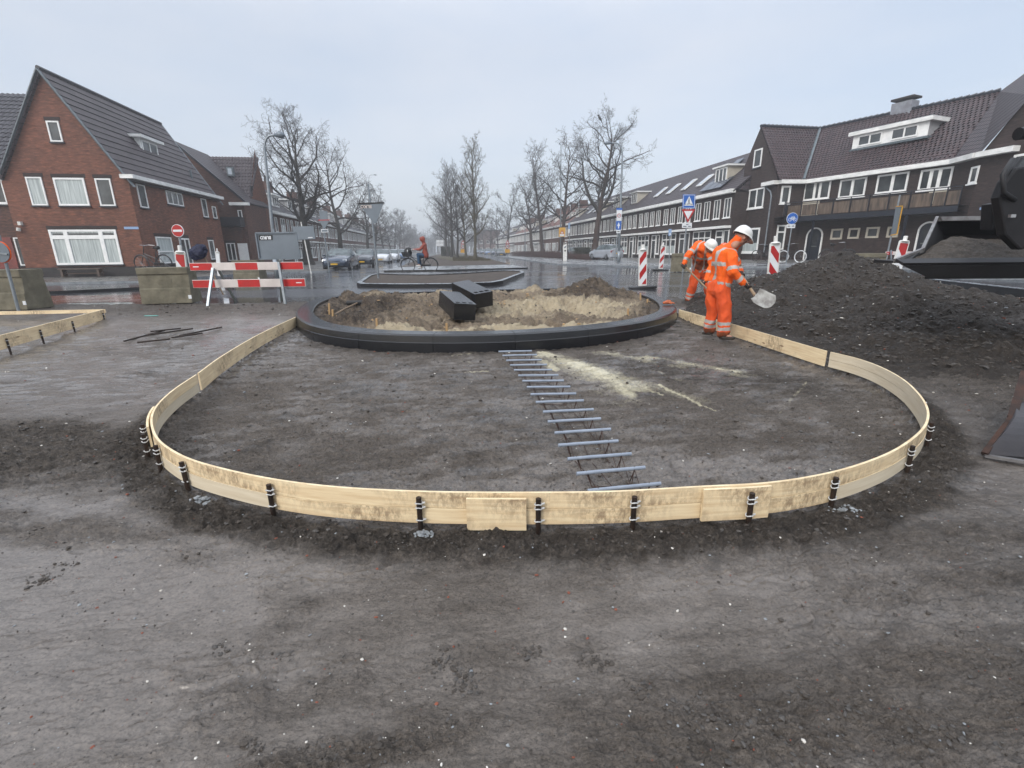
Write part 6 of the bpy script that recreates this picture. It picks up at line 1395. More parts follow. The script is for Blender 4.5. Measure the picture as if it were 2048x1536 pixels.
# wide dormer and chimney
DO = -1.5; R = wC.quad((1706, 268), (1862, 246), (1706, 297), (1851, 274), DO); do = dormer(wC, HC, DO, R, 2, depth=2.6, face='white_paint', cheek='grey_board', th=.22, over=.22, wins=[(.08, .42), (.54, .88)])
wC.slab(MB().mat('lead'), R[0] - .1, R[1] + .1, R[2] - .12, R[2], DO - .5, DO + .12).build('flashing', do)
cq = ridgeB.lerp(ridgeC, .52); c0 = D(1806, 232, cq.y + .1); sz = 36 * cq.y / 1050; mb = MB().mat('grey_board'); pm('chimney_render', (.27, .29, .32), (.18, .18, .20), 3, .6); mb = MB().mat('chimney_render'); mb.box((c0.x, c0.y, c0.z + .10), (sz, .8, D(1806, 202, c0.y).z - c0.z + .5), wC.M()); cw = mb.build('chimney', HC)
zt = D(1806, 198, c0.y).z; MB().mat('dark_lintel').box((c0.x, c0.y, zt), (sz * 1.12, .9, .12), wC.M()).build('chimney_cap', cw); MB().mat('lead').box((c0.x, c0.y, c0.z - .25), (sz * 1.2, 1.0, .35), wC.M()).build('flashing', cw)

# ---- far cross buildings closing the view
for i, (x0, x1, yt, Y, m_, lab) in enumerate(((955, 1000, 462, 210, 'mixed_brick', 'hazy flat-roofed building left of the far right row'), (1000, 1030, 470, 230, 'brown_brick', 'hazy building block at the far end of the right lane'), (800, 850, 478, 300, 'mixed_brick', 'pale hazy building at the far end of the left street'), (886, 930, 482, 330, 'brown_brick', 'faint building straight ahead behind the far trees'))):
    a, b = D(x0, 500, Y), D(x1, 500, Y); z = D(x0, yt, Y).z; t = thing('far_building', (a.x, a.y, 0), lab, 'building', 'buildings closing the far view')
    mb = MB().mat(m_); mb.box(((a.x + b.x) / 2, a.y + 4, z / 2), (b.x - a.x, 8, z)); mb.build('wall', t, uv=True); W_ = Wall((a.x, a.y), (1, 0)); n_ = int((b.x - a.x) / 3)
    for k in range(n_):
        for zz in (1, 4): W_.window(t, (k * 3 + .8, k * 3 + 2.2, zz, zz + 1.4), fr=.12, sill=None)
    MB().mat('grey_tile').box(((a.x + b.x) / 2, a.y + 4, z + .2), (b.x - a.x + .6, 8.6, .4)).build('roof', t)
# ================================================================ trees
def grow_tree(seed, H, r0, clear, spread, ups=.35, nl=15, n2=8, n3=7, n4=4, wig=.30, lean=(0, 0), twig_r=.009, lead=1.0, fork=None, low=.15):
    rnd = random.Random(seed); T, Bq = MB(), MB()
    def path(p, d, ln, seg, wg, up):
        pts = [p.copy()]; d = d.normalized()
        for i in range(seg):
            d = (d + Vector((rnd.gauss(0, wg), rnd.gauss(0, wg), rnd.gauss(0, wg * .8))) + Vector((0, 0, up))).normalized(); pts.append(pts[-1] + d * ln / seg)
        return pts
    def sub(pts, t):
        k = min(len(pts) - 2, int(t * (len(pts) - 1))); u = t * (len(pts) - 1) - k; return pts[k].lerp(pts[k + 1], u), (pts[k + 1] - pts[k]).normalized()
    def branch(p, d, ln, r, lv):
        seg = {1: 7, 2: 5, 3: 4, 4: 3}[lv]; pts = path(p, d, ln, seg, wig * (.48 if lv == 1 else .8), ups * (.26 if lv < 3 else .12))
        end = twig_r * .8 if lv > 2 else r * .28; rs = [max(twig_r * .7, r + (end - r) * (k / seg) ** .8) for k in range(seg + 1)]
        (T if lv == 1 and False else Bq).tube(pts, rs, {1: 7, 2: 5, 3: 4, 4: 3}[lv], cap=False)
        n = {1: n2, 2: n3, 3: n4, 4: 0}[lv]
        for i in range(n):
            t = .18 + .82 * (i + rnd.random()) / n; t = min(t, 1.0); q, dd = sub(pts, t); ax = dd.orthogonal().normalized(); ax.rotate(Matrix.Rotation(rnd.random() * 6.28, 3, dd))
            an = rnd.uniform(.5, 1.2); nd = dd * cos(an) + ax * sin(an); l = ln * rnd.uniform(.36, .62) * (1 - .3 * t); 
            if lv < 4: branch(q, nd, l, max(twig_r * .8, r * (1 - .7 * t) * .46), lv + 1)
    seg = 12; tp = path(Vector((0, 0, 0)), Vector((lean[0], lean[1], 1)), H * lead, seg, .05, .10); rs = [r0 * (1.45 if k == 0 else 1.0) * (1 - .9 * (k / seg) ** .9) + .015 for k in range(seg + 1)]
    T.tube(tp, rs, 10, cap=False)
    if r0 > .3: T.tube([tp[0] - Vector((0, 0, .2)), tp[0] + Vector((0, 0, .25)), tp[0].lerp(tp[1], .5)], [r0 * 1.9, r0 * 1.5, r0 * 1.05], 10, cap=False)
    for i in range(nl):
        t = clear + (1 - clear) * (i + .6 * rnd.random()) / nl; q, dd = sub(tp, min(t, .995)); az = i * 2.4 + rnd.uniform(-.5, .5); tt = (t - clear) / (1 - clear)
        el = low + (1.15 - low) * tt ** 1.3 + rnd.uniform(-.15, .2); nd = Vector((cos(az) * cos(el), sin(az) * cos(el), sin(el))); l = spread * (1 - .5 * tt ** 1.8) * rnd.uniform(.75, 1.15) * (.75 + .25 * min(1, tt * 4))
        branch(q, nd, l, rs[int(t * seg)] * .55 + .012, 1)
    for f in (fork or []):
        q, dd = sub(tp, f[0]); branch(q, Vector(f[1]), f[2], f[3], 1)
    return T, Bq
def tree(name, data, loc, label, group, mt='bark', mc='twig', rz=0):
    T, Bq = data; t = thing(name, (0, 0, 0), label, 'tree', group)
    for m_, mat_, nm in ((T, mt, 'trunk'), (Bq, mc, 'crown')):
        m_.mats = [mat_]; m_.m = [0] * len(m_.f); m_.build(nm, t, fix=False, smooth_=True)
    t.location = Vector(loc); t.rotation_euler = (0, 0, rz); return t
def htop(g, x, ytop): return D(x, ytop, g.y).z - g.z
def TG(x, y, Y=None, pav=.1): return GR(x, y, pav) if Y is None else Vector((*D(x, y, Y)[:2], gz(*D(x, y, Y)[:2]) + pav))
# left side
gL = 'bare street trees along the left row of houses'; gRr = 'bare street trees along the right row of houses'; gM = 'bare trees on the median'
g = TG(617, 530, 48); hh = htop(g, 600, 196); print('tree L1', g, hh)
tL1 = tree('bare_tree', grow_tree(21, hh * .80, .42, .36, hh * .38, nl=18, n2=8, n3=6, n4=4, lean=(-.03, 0), low=.05, wig=.42, fork=[(.30, (-.8, -.1, .8), hh * .36, .2), (.34, (.9, 0, .55), hh * .42, .2)]), g, 'tallest bare tree on the left, thick dark trunk beside the grey sign back', gL)
g = TG(683, 520, 63); hh = htop(g, 665, 292); tL2 = tree('bare_tree', grow_tree(22, hh * .88, .33, .28, hh * .46, nl=16, n2=7, n3=6, n4=4, low=.1, wig=.4, fork=[(.3, (.95, 0, .4), hh * .4, .14)]), g, 'second bare tree on the left, just behind the dark blue car', gL)
g = TG(736, 515, 84); hh = htop(g, 735, 376); tL3 = tree('bare_tree', grow_tree(23, hh * .9, .28, .3, hh * .40, nl=13, n2=7, n3=7, n4=4, twig_r=.013, wig=.4), g, 'third bare tree on the left, behind the second parked car', gL)
P4 = tree('bare_tree', grow_tree(24, 12.5, .26, .25, 5.4, nl=13, n2=7, n3=6, n4=3, twig_r=.017, wig=.4), (0, 0, 0), 'x', gL); P5 = tree('bare_tree', grow_tree(25, 11.5, .24, .25, 5.0, nl=12, n2=7, n3=6, n4=3, twig_r=.018, wig=.45), (0, 0, 0), 'x', gL)
linT = nL * (-12.9)
for i in range(13):
    a = 104 + i * 15.5 + (i % 3) * 2; p = linT + dS * (a * 1.0); p.z = .2; src = P4 if i % 2 == 0 else P5
    o = src if i < 2 else copy_tree(src); o.location = p; o.rotation_euler = (0, 0, i * 1.9); s = .95 + .12 * sin(i * 2.3); o.scale = (s,) * 3; o['label'] = '%s bare tree of the hazy left-hand row, counted away from the camera' % ORD[i + 3]
# right side
g = TG(1188, 520, 57); hh = htop(g, 1205, 212); print('tree R1', g, hh)
gR1 = g; tR1 = tree('bare_tree', grow_tree(31, hh * .84, .42, .40, hh * .35, nl=16, n2=8, n3=6, n4=4, lean=(.03, 0), low=.25, wig=.40, fork=[(.38, (-.7, .1, 1.0), hh * .40, .24), (.40, (.8, 0, .85), hh * .36, .22), (.42, (.3, .8, .9), hh * .30, .16)]), g, 'tallest bare tree on the right, forked dark trunk next to the silver car', gRr, 'bark_brown')
for k, (bx, by, Y, ty, sd, lab) in enumerate(((1120, 516, 73, 262, 32, 'second bare tree on the right, behind the yellow sign pole'), (1085, 512, 86, 285, 33, 'third bare tree on the right, with a straight dark trunk'), (1065, 510, 98, 352, 34, 'fourth bare tree on the right, lower and wider, behind the shrubs'))):
    g = TG(bx, by, Y); hh = htop(g, bx, ty); tree('bare_tree', grow_tree(sd, hh * .86, .36, .33, hh * .36, nl=15, n2=7, n3=6, n4=4, twig_r=.012, low=.2, wig=.4, fork=[(.33, (-.7, 0, 1.0), hh * .36, .16), (.36, (.7, .2, .9), hh * .34, .15)]), g, lab, gRr, 'bark_brown')
for i in range(8):
    p = nL * 16.2 + dS * (116 + i * 19); p.z = .2; o = copy_tree(P5 if i % 2 else P4); o.location = p; o.rotation_euler = (0, 0, i * 2.3 + 1); s = .95 + .15 * cos(i * 1.7); o.scale = (s,) * 3; o['label'] = '%s bare tree of the hazy right-hand row, counted away from the camera' % ORD[i + 4]; o['group'] = gRr
# median
g = TG(951, 518, 62, 0); hh = htop(g, 950, 285); tree('bare_tree', grow_tree(41, hh * .95, .20, .22, hh * .26, ups=.7, nl=22, n2=7, n3=6, n4=4, low=.45, wig=.25), g, 'slim upright young tree at the near right end of the median', gM, 'bark_young', 'bark_young')
g = TG(933, 517.5, 70, 0); hh = htop(g, 925, 360); tree('bare_tree', grow_tree(42, hh * .92, .17, .2, hh * .36, ups=.5, nl=20, n2=8, n3=7, n4=4, low=.35, wig=.25, lean=(-.10, 0)), g, 'leaning young tree second along the median', gM, 'bark_young', 'twig')
P6 = tree('bare_tree', grow_tree(43, 14.5, .22, .2, 5.4, ups=.45, nl=15, n2=6, n3=6, n4=3, low=.25, twig_r=.013, wig=.25), (0, 0, 0), 'x', gM, 'bark', 'twig')
for i, (bx, Y, s) in enumerate(((914, 76, .8), (903, 86, .95), (895, 98, 1.0), (908, 112, 1.15), (898, 138, 1.0), (889, 165, 1.0), (884, 200, 1.05), (886, 240, 1.1), (878, 290, 1.2))):
    o = P6 if i == 0 else copy_tree(P6); q = D(bx, 505, Y); o.location = (q.x, q.y, gz(q.x, q.y)); o.rotation_euler = (0, 0, i * 1.3); o.scale = (s,) * 3; o['label'] = '%s tree of the dense clump on the median, counted away from the camera' % ORD[i]
# far woodland closing the street, reads as one mass
mb = MB(); rnd = random.Random(5); mb.mat('twig')
for i in range(420):
    Y = rnd.uniform(300, 380); x = rnd.uniform(-120, 60); h = rnd.uniform(8, 15); q = Vector((x, Y, 0)); mb.tube([q, q + Vector((rnd.uniform(-.6, .6), 0, h * .6)), q + Vector((rnd.uniform(-1, 1), 0, h))], [.28, .18, .05], 3, cap=False)
    for k in range(16):
        z = h * rnd.uniform(.3, .95); a = rnd.random() * 6.28; l = rnd.uniform(2, 4.5); s_ = q + Vector((0, 0, z)); mb.tube([s_, s_ + Vector((cos(a) * l, sin(a) * l, rnd.uniform(.5, 2.5)))], [.10, .03], 3, cap=False)
tag(mb.build('far_wood', fix=False), 'hazy mass of bare trees closing the far end of the street', 'wood', kind='stuff')
# shrub bed on the right and hedge
mb = MB(); mb.mat('twig_brown'); mb2 = MB(); mb2.mat('hedge_leaf')
rnd = random.Random(8)
for i in range(9000):
    t = rnd.random(); u = rnd.random(); A = GR(1040 + 140 * t, 513 + 7.5 * t, .1); q = A + dS * rnd.uniform(.2, 16) * (1 - .55 * t) + nL * rnd.uniform(0, 2.2); h = rnd.uniform(.35, .8) * (1.2 if t < .5 else .75)
    if 0.46 < t < .66 and rnd.random() < .5: h *= 1.5
    z = gz(q.x, q.y) + .1; b_ = Vector((q.x, q.y, z)); mb.tube([b_, b_ + Vector((rnd.gauss(0, .12), rnd.gauss(0, .12), h * .6)), b_ + Vector((rnd.gauss(0, .25), rnd.gauss(0, .25), h))], [.012, .009, .005], 3, cap=False)
tag(mb.build('shrub_bed', fix=False), 'low reddish-brown bare shrubs under the right-hand trees', 'shrubs', kind='stuff')
poly = [q for q in W([(1028, 512.5), (1110, 518.5), (1200, 523)], .1)]; poly += [poly[-1] + dS * 6 - nL * 1, poly[0] + dS * 30]
tag(drape('shrub_soil', poly, .112, 'bare_soil', step=2, depth=0), kind='structure')
for i in range(5000):
    c = D(1150 + 30 * rnd.random(), 505, 64 + rnd.random() * 1.5); h = rnd.random() ** .7; q = Vector((c.x + rnd.gauss(0, .2), c.y, .25 + h * 1.35)); s = .05
    a, b_ = Vector((rnd.gauss(0, 1), rnd.gauss(0, 1), rnd.gauss(0, 1))).normalized() * s, Vector((rnd.gauss(0, 1), rnd.gauss(0, 1), rnd.gauss(0, 1))).normalized() * s; mb2.poly([q - a, q + b_, q + a, q - b_])
o = mb2.build('garden_hedge', fix=False); tag(o, 'dark green garden hedge between the white pillar and the tallest right-hand tree', 'hedge')
mb = MB(); mb.mat('hedge_leaf')
for i in range(4500):
    c = D(882 + 18 * rnd.random(), 500, 105 + 3 * rnd.random()); q = Vector((c.x, c.y, .3 + 1.9 * rnd.random())); s = .10
    a, b_ = Vector((rnd.gauss(0, 1), rnd.gauss(0, 1), rnd.gauss(0, 1))).normalized() * s, Vector((rnd.gauss(0, 1), rnd.gauss(0, 1), rnd.gauss(0, 1))).normalized() * s; mb.poly([q - a, q + b_, q + a, q - b_])
tag(mb.build('clipped_hedge', fix=False), 'square clipped hedge on the median below the small white notice board', 'hedge')
# short grass on the verge and tufts at the tree feet
mb = MB(); mb.mat('grass_verge')
for i in range(7000):
    t = rnd.random(); q = D(905 + 75 * rnd.random(), 500, rnd.uniform(46, 95)); 
    if not pip(np.array([q.x]), np.array([q.y]), gp)[0]: continue
    z = gz(q.x, q.y) + .1; a = rnd.random() * 3.14; mb.poly([(q.x - .03 * cos(a), q.y - .03 * sin(a), z), (q.x + .03 * cos(a), q.y + .03 * sin(a), z), (q.x + rnd.gauss(0, .04), q.y, z + rnd.uniform(.08, .2))])
tag(mb.build('verge_grass', fix=False), 'thin winter grass on the median', 'grass', kind='stuff')
# bird in the tallest right tree
c = D(1200, 237, gR1.y); bm = bmesh.new()
def ell(bm, c, r, M=None):
    res = bmesh.ops.create_icosphere(bm, subdivisions=2, radius=1)
    for v in res['verts']: q = Vector((v.co.x * r[0], v.co.y * r[1], v.co.z * r[2])); v.co = (M @ q if M else q) + Vector(c)
Mr = Matrix.Rotation(.9, 3, 'Y'); ell(bm, c, (.30, .13, .14), Mr); ell(bm, c + Vector((-.16, 0, .30)), (.10, .09, .10)); ell(bm, c + Vector((-.29, 0, .31)), (.08, .03, .03)); ell(bm, c + Vector((.20, 0, -.32)), (.22, .09, .04), Matrix.Rotation(1.1, 3, 'Y'))
mb = MB().mat('bag_black'); mb.add([v.co.copy() for v in bm.verts], [tuple(v.index for v in f.verts) for f in bm.faces]); bm.free(); tag(mb.build('crow', origin=c, smooth_=True), 'black crow perched high in the tallest tree on the right', 'bird')
# ================================================================ cars
def make_car(color, L_=4.5, Wd=1.84, Hh=1.46, kind='sedan', plate='plate_yellow', label='x', group='cars parked along the left side of the street'):
    t = thing('parked_car', (0, 0, 0), label, 'car', group); h = Wd / 2; q = Hh / 1.46
    # x forward; stations: x, bottom, belt, top, half width at belt, half width at top
    if kind == 'hatch': st = [(-.5, .34, .80, .83, .80, .62), (-.485, .26, .95, 1.12, .90, .66), (-.44, .22, 1.0, 1.40, .97, .70), (-.30, .20, .99, 1.47, 1, .74), (-.08, .20, .97, 1.48, 1, .76), (.08, .20, .95, 1.42, 1, .76), (.25, .20, .93, .98, 1, .74), (.38, .20, .86, .89, .97, .70), (.47, .22, .74, .77, .88, .6), (.5, .30, .58, .60, .74, .5)]
    else: st = [(-.5, .34, .84, .87, .80, .62), (-.475, .26, .98, 1.01, .92, .70), (-.40, .22, 1.0, 1.05, .97, .72), (-.27, .20, .98, 1.34, 1, .72), (-.10, .20, .96, 1.46, 1, .74), (.06, .20, .94, 1.44, 1, .75), (.22, .20, .93, .99, 1, .76), (.37, .20, .86, .89, .97, .72), (.465, .22, .72, .75, .88, .62), (.5, .30, .56, .58, .74, .5)]
    V, F = [], []; mb = MB(); mb.mat(color).mat('car_glass'); rows = []
    for (x, zb, zt, zr, wb, wt) in st:
        zt *= q; zr *= q; rows.append([(x * L_, 0, zb), (x * L_, h * wb * .92, zb), (x * L_, h * wb, zb + .12), (x * L_, h * wb * 1.01, (zb + zt) / 2 + .08), (x * L_, h * wb * .95, zt), (x * L_, h * wt, zr - .03), (x * L_, h * wt * .75, zr + .015), (x * L_, 0, zr + .03)])
    n = len(rows[0]); ring_ = [r_ + [(x, -y, z) for x, y, z in reversed(r_[1:-1])] for r_ in rows]; m_ = len(ring_[0])
    body, glass = [], []
    for i in range(len(ring_) - 1):
        for j in range(m_):
            f = (i * m_ + j, i * m_ + (j + 1) % m_, (i + 1) * m_ + (j + 1) % m_, (i + 1) * m_ + j); jj = j if j < n - 1 else m_ - 1 - j
            d0, d1 = st[i][3] - st[i][2], st[i + 1][3] - st[i + 1][2]; side_g = jj == 4 and min(d0, d1) > .25; ws = jj >= 4 and abs(st[i][3] - st[i + 1][3]) > .22 and max(d0, d1) > .25
            (glass if side_g or ws else body).append(f)
    body += [tuple(range(m_))[::-1], tuple((len(ring_) - 1) * m_ + j for j in range(m_))]
    fl = [v for r_ in ring_ for v in r_]; mb = MB().mat(color); mb.add(fl, body); ob = mb.build('body', t, smooth_=True, bevel=.02)
    mb = MB().mat('car_glass'); mb.add(fl, glass); ob2 = mb.build('windows', t, smooth_=True)
    bm = bmesh.new(); bm.from_mesh(ob2.data); bmesh.ops.delete(bm, geom=[v for v in bm.verts if not v.link_faces], context='VERTS'); bm.to_mesh(ob2.data); bm.free()
    for x in (.31, -.30):
        for s in (-1, 1):
            c = Vector((x * L_, s * (h - .10), .32)); w_ = MB().mat('tyre').tube([c + Vector((0, -.1, 0)), c + Vector((0, -.09, 0)), c + Vector((0, .09, 0)), c + Vector((0, .1, 0))], [.27, .32, .32, .27], 20).build('wheel', t); MB().mat('rim').tube([c - Vector((0, .105, 0)), c + Vector((0, .105, 0))], .19, 10).build('rim', w_)
            MB().mat('car_black').tube([c + Vector((0, s * .0, .0)) + Vector((0, s * .085, .02)), c + Vector((0, s * .112, .02))], .37, 20).build('wheel_arch', t) if False else None
    for s in (-1, 1):
        MB().mat('headlight').prism([(.462 * L_, s * h * .58, .62 * q), (.462 * L_, s * h * .88, .62 * q), (.452 * L_, s * h * .90, .74 * q), (.462 * L_, s * h * .56, .72 * q)], (.06, 0, -.01)).build('headlight', t)
        MB().mat('tail_red').box((-.488 * L_, s * h * .74, .80 * q), (.07, .30, .20)).build('tail_light', t)
        MB().mat(color).box((.17 * L_, s * (h + .09), .98 * q), (.12, .18, .12)).build('mirror', t, bevel=.02)
    g_ = MB().mat('car_black').box((.492 * L_, 0, .56 * q), (.06, h * .85, .16)).box((.492 * L_, 0, .32), (.05, h * 1.3, .12)).build('grille', t)
    MB().mat('chrome').bar((.505 * L_, -h * .4, .60 * q), (.505 * L_, h * .4, .50 * q), .02, .02).build('grille_bar', g_)
    MB().mat(plate).box((.512 * L_, 0, .43), (.02, .46, .10)).build('number_plate', t); MB().mat(plate).box((-.503 * L_, 0, .62), (.02, .46, .10)).build('number_plate', t)
    return t
def put(t, x, y, face, s=1.0, Y=None):
    q = GR(x, y, 0) if Y is None else D(x, y, Y); t.location = (q.x, q.y, gz(q.x, q.y)); t.rotation_euler = (0, 0, face); t.scale = (s,) * 3
toC = atan2((-dS).y, (-dS).x)
c1 = make_car('car_blue', 4.65, 1.87, 1.48, label='dark blue saloon with yellow plate, nearest of the parked cars on the left'); put(c1, 684, 530, toC - .03, 1.0, 36.0)
c2 = make_car('car_dark', 4.3, 1.8, 1.46, 'hatch', label='dark grey-blue hatchback parked second on the left'); put(c2, 731, 522, toC, 1.0, 43)
c3 = make_car('car_white', 4.2, 1.75, 1.48, 'hatch', label='white hatchback with black grille parked third on the left'); put(c3, 765, 516, toC, 1.0, 53)
c4 = copy_tree(c3, label='second white car, parked behind the white hatchback on the left'); put(c4, 784, 513, toC, 1.0, 62)
c5 = make_car('car_skyblue', 4.3, 1.78, 1.5, 'hatch', label='blue-grey car parked last of the clearly visible left-hand cars'); put(c5, 800, 510, toC, 1.0, 73)
sv = make_car('car_silver', 3.95, 1.7, 1.46, 'hatch', label='silver hatchback seen from behind, parked on the right by the tallest tree', group=None); put(sv, 1211, 516, toC + pi + .28, 1.0, 50); sv.location.z += .12; sv.location.x = D(1211, 516, 50).x
sv['group'] = 'cars standing on the right-hand side'
k = 0
for bx, Y, src in ((808, 96, c2), (813, 118, c3)):
    o = copy_tree(src, label='%s of the distant cars on the left, small in the haze' % ORD[k]); put(o, bx, 505, toC, 1, Y); k += 1
k = 0
for bx, Y, src, r_ in ((1000, 96, c2, 0), (989, 112, c1, 0), (976, 122, c5, .3), (966, 135, c1, 0), (958, 150, c2, 0), (985, 135, c3, .5)):
    o = copy_tree(src, label='%s of the distant dark cars at the far end of the right lane' % ORD[k]); put(o, bx, 505, toC, 1, Y); o['group'] = 'cars standing on the right-hand side'; k += 1
g = TG(1168, 514, 66); o = copy_tree(c2, label='dark car half hidden behind the tallest right-hand tree'); put(o, 1166, 512, toC + 1.2, 1, 68); o['group'] = 'cars standing on the right-hand side'

# ================================================================ bicycles
def bicycle(rear, F, wb, R, label, group=None, tyre='bike_black', frame='bike_black', basket=False, name='bicycle', rt=.018, tw=.011):
    """rear = centre of the rear wheel; F = forward unit vector"""
    F = Vector(F).normalized(); Sx = Vector((-F.y, F.x, 0)); Zv = Vector((0, 0, 1)); rear = Vector(rear); fr = rear + F * wb; s = R / .34
    t = thing(name, rear - Zv * R, label, 'bicycle', group); P = lambda a, b, c=0: rear + F * (a * s) + Zv * (b * s) + Sx * (c * s)
    for c in (rear, fr):
        mb = MB().mat(tyre); mb.tube([c + F * cos(k * pi / 16) * R + Zv * sin(k * pi / 16) * R for k in range(33)], rt * s, 6, cap=False); w_ = mb.build('wheel', t, smooth_=True)
        mb = MB().mat('chrome')
        for k in range(12): a = k * pi / 6; mb.tube([c, c + F * cos(a) * R + Zv * sin(a) * R], .0025 * s, 3)
        mb.build('spokes', w_)
        mb = MB().mat(frame); mb.tube([c + F * cos(k * pi / 14) * R * 1.09 + Zv * sin(k * pi / 14) * R * 1.09 for k in range(0 if c == fr else 1, 15 if c == rear else 13)], .016 * s, 5); mb.build('mudguard', t)
    w = wb / s; mb = MB().mat(frame); bbk = P(.44, -.05); hd = P(w - .22, .58); hd2 = P(w - .19, .42); st_ = P(.28, .52)
    for a, b, r_ in ((rear, bbk, .012), (rear, P(.31, .42), .010), (bbk, st_, .018), (bbk, hd2, .020), (P(.37, .20), hd2, .016), (hd2, hd, .020), (hd, P(w - .26, .72), .014), (hd2, fr, .015)): mb.tube([a, b], r_ * s, 7)
    mb.build('frame', t); mb = MB().mat('chrome'); mb.tube([P(w - .52, .74, .28), P(w - .30, .76, .22), P(w - .26, .74, 0), P(w - .30, .76, -.22), P(w - .52, .74, -.28)], .012 * s, 6); mb.build('handlebar', t)
    mb = MB().mat('car_black'); mb.tube([P(.12, .64), P(.2, .645), P(.3, .64), P(.40, .63)], [.07 * s, .09 * s, .05 * s, .025 * s], 8); mb.tube([st_, P(.25, .63)], .012 * s, 6); mb.build('saddle', t)
    mb = MB().mat(frame); mb.tube([P(-.28, .40, .05), P(.26, .42, .05), P(.26, .42, -.05), P(-.28, .40, -.05), P(-.28, .4, .05)], .007 * s, 5); mb.tube([P(-.2, .4, .06), P(0, 0, .06)], .006 * s, 4); mb.build('rack', t)
    mb = MB().mat('car_black'); mb.box(P(.22, .0, .05), (.46 * s, .02, .09 * s), Matrix((F, Sx, Zv)).transposed()); mb.build('chain_case', t, bevel=.006)
    mb = MB().mat('chrome'); mb.tube([P(.44, -.05, .08), P(.47, -.21, .08)], .01 * s, 5); mb.tube([P(.44, -.05, -.08), P(.41, .11, -.08)], .01 * s, 5); mb.box(P(.47, -.22, .13), (.10 * s, .09 * s, .02 * s), Matrix((F, Sx, Zv)).transposed()).box(P(.41, .12, -.13), (.10 * s, .09 * s, .02 * s), Matrix((F, Sx, Zv)).transposed()); mb.build('pedals', t)
    if basket:
        mb = MB().mat('bag_black'); c = P(w + .04, .55); Mx = Matrix((F, Sx, Zv)).transposed(); q = lambda a, b, d: c + F * a * s + Sx * b * s + Zv * d * s
        mb.add([q(-.16, -.17, -.12), q(.14, -.17, -.12), q(.14, .17, -.12), q(-.16, .17, -.12), q(-.20, -.2, .10), q(.22, -.2, .10), q(.22, .2, .10), q(-.20, .2, .10)], [(0, 1, 2, 3), (0, 1, 5, 4), (1, 2, 6, 5), (2, 3, 7, 6), (3, 0, 4, 7)]); mb.build('crate', t)
    return t, P, s
Yc = 26.0; rw, fwh = D(861.7, 530.5, Yc), D(815.9, 531.2, Yc); Rw = 13.8 * Yc / 985; wb = (fwh - rw).length
bk, BPt, bs_ = bicycle(rw, (fwh - rw), wb, Rw, 'black city bicycle ridden across the junction by the person in the red raincoat', basket=True)
bag = MB(); c = D(815.5, 504.5, Yc - .02); bm = bmesh.new(); bmesh.ops.create_icosphere(bm, subdivisions=4, radius=1)
for v in bm.verts: q = v.co.copy(); v.co = Vector((c.x + q.x * .19 + q.z * .05, c.y + q.y * .15, c.z + q.z * .24)) + q * .05 * mnoise.noise(q * 3)
bag.mat('bag_black').add([v.co for v in bm.verts], [tuple(v.index for v in f.verts) for f in bm.faces]); bm.free(); bg = tag(bag.build('rucksack', origin=c, smooth_=True), 'black rucksack with a pale stripe standing in the crate of the moving bicycle', 'bag')
MB().mat('sign_white').box(c + Vector((.02, -.16, .0)), (.035, .02, .26)).build('stripe', bg)
q = D(329, 527, 20); bicycle(q, (-.75, .1, 0), 1.05, .33, 'dark bicycle parked against the corner house behind the left concrete block')
q = D(1566, 513, 30); b2_, _, _ = bicycle(q, (.5, -.85, 0), 1.05, .34, 'bicycle with pale lilac tyres leaning by the bicycle sign', tyre='sign_white', rt=.03)
q = D(1536, 512, 31.5); bicycle(q, (-.3, .95, 0), 1.05, .33, 'black bicycle parked by the drainpipe of the dark corner house')
q = D(1652, 512, 27.5); bicycle(q, (.9, -.4, 0), 1.05, .33, 'bicycle with a blue bag half hidden by the top of the soil heap')

# ================================================================ wheel loader at the right edge
BY_ = 5.6
ld = thing('wheel_loader', D(2060, 600, BY_), 'black bucket, quick-hitch and boom of a loader reaching in from the right edge', 'wheel loader')
def DD(x, y, Y): return D(x, y, Y)
L0 = DD(1790, 522, 5.9)        # left tip of the cutting edge
xr = 2.6                         # how far the bucket runs out of the picture
U = Vector((1, -.06, 0)).normalized()
tip = L0; rim = DD(1874, 436, 6.9); botb = DD(1850, 553, 5.55)
# section (in a plane across the bucket) : edge, floor, heel, back, rim
sec = [tip, DD(1805, 531, 5.75), DD(1850, 553, 5.75), DD(1880, 540, 6.6), DD(1888, 470, 7.1), rim]
mb = MB().mat('loader_black'); W_b = U * xr; th = .03
fac = [0, 0, 0, 0, 0]
for a, b in zip(sec[:-1], sec[1:]): n_ = (b - a).cross(U).normalized() * th; mb.prism([a, b, b + n_, a + n_], W_b)
mb.build('bucket', ld, fix=True)
MB().mat('loader_black').poly([tip, sec[1], sec[2], sec[3], sec[4], rim, DD(1845, 500, 6.1)]).build('side_plate', ld, fix=False)
mb = MB().mat('loader_edge'); mb.prism([rim, rim + Vector((0, 0, -.05)), rim + Vector((.02, -.07, -.04)), rim + Vector((0, -.06, .015))], U * xr); mb.bar(rim, DD(1845, 500, 6.1), .035, .05); mb.bar(DD(1845, 500, 6.1), tip, .035, .05); mb.build('worn_edge', ld)
mb = MB().mat('loader_black'); mb.prism([tip, tip + Vector((0, .35, .01)), tip + Vector((0, .35, -.03)), tip + Vector((0, 0, -.025))], U * xr); mb.build('cutting_edge', ld)
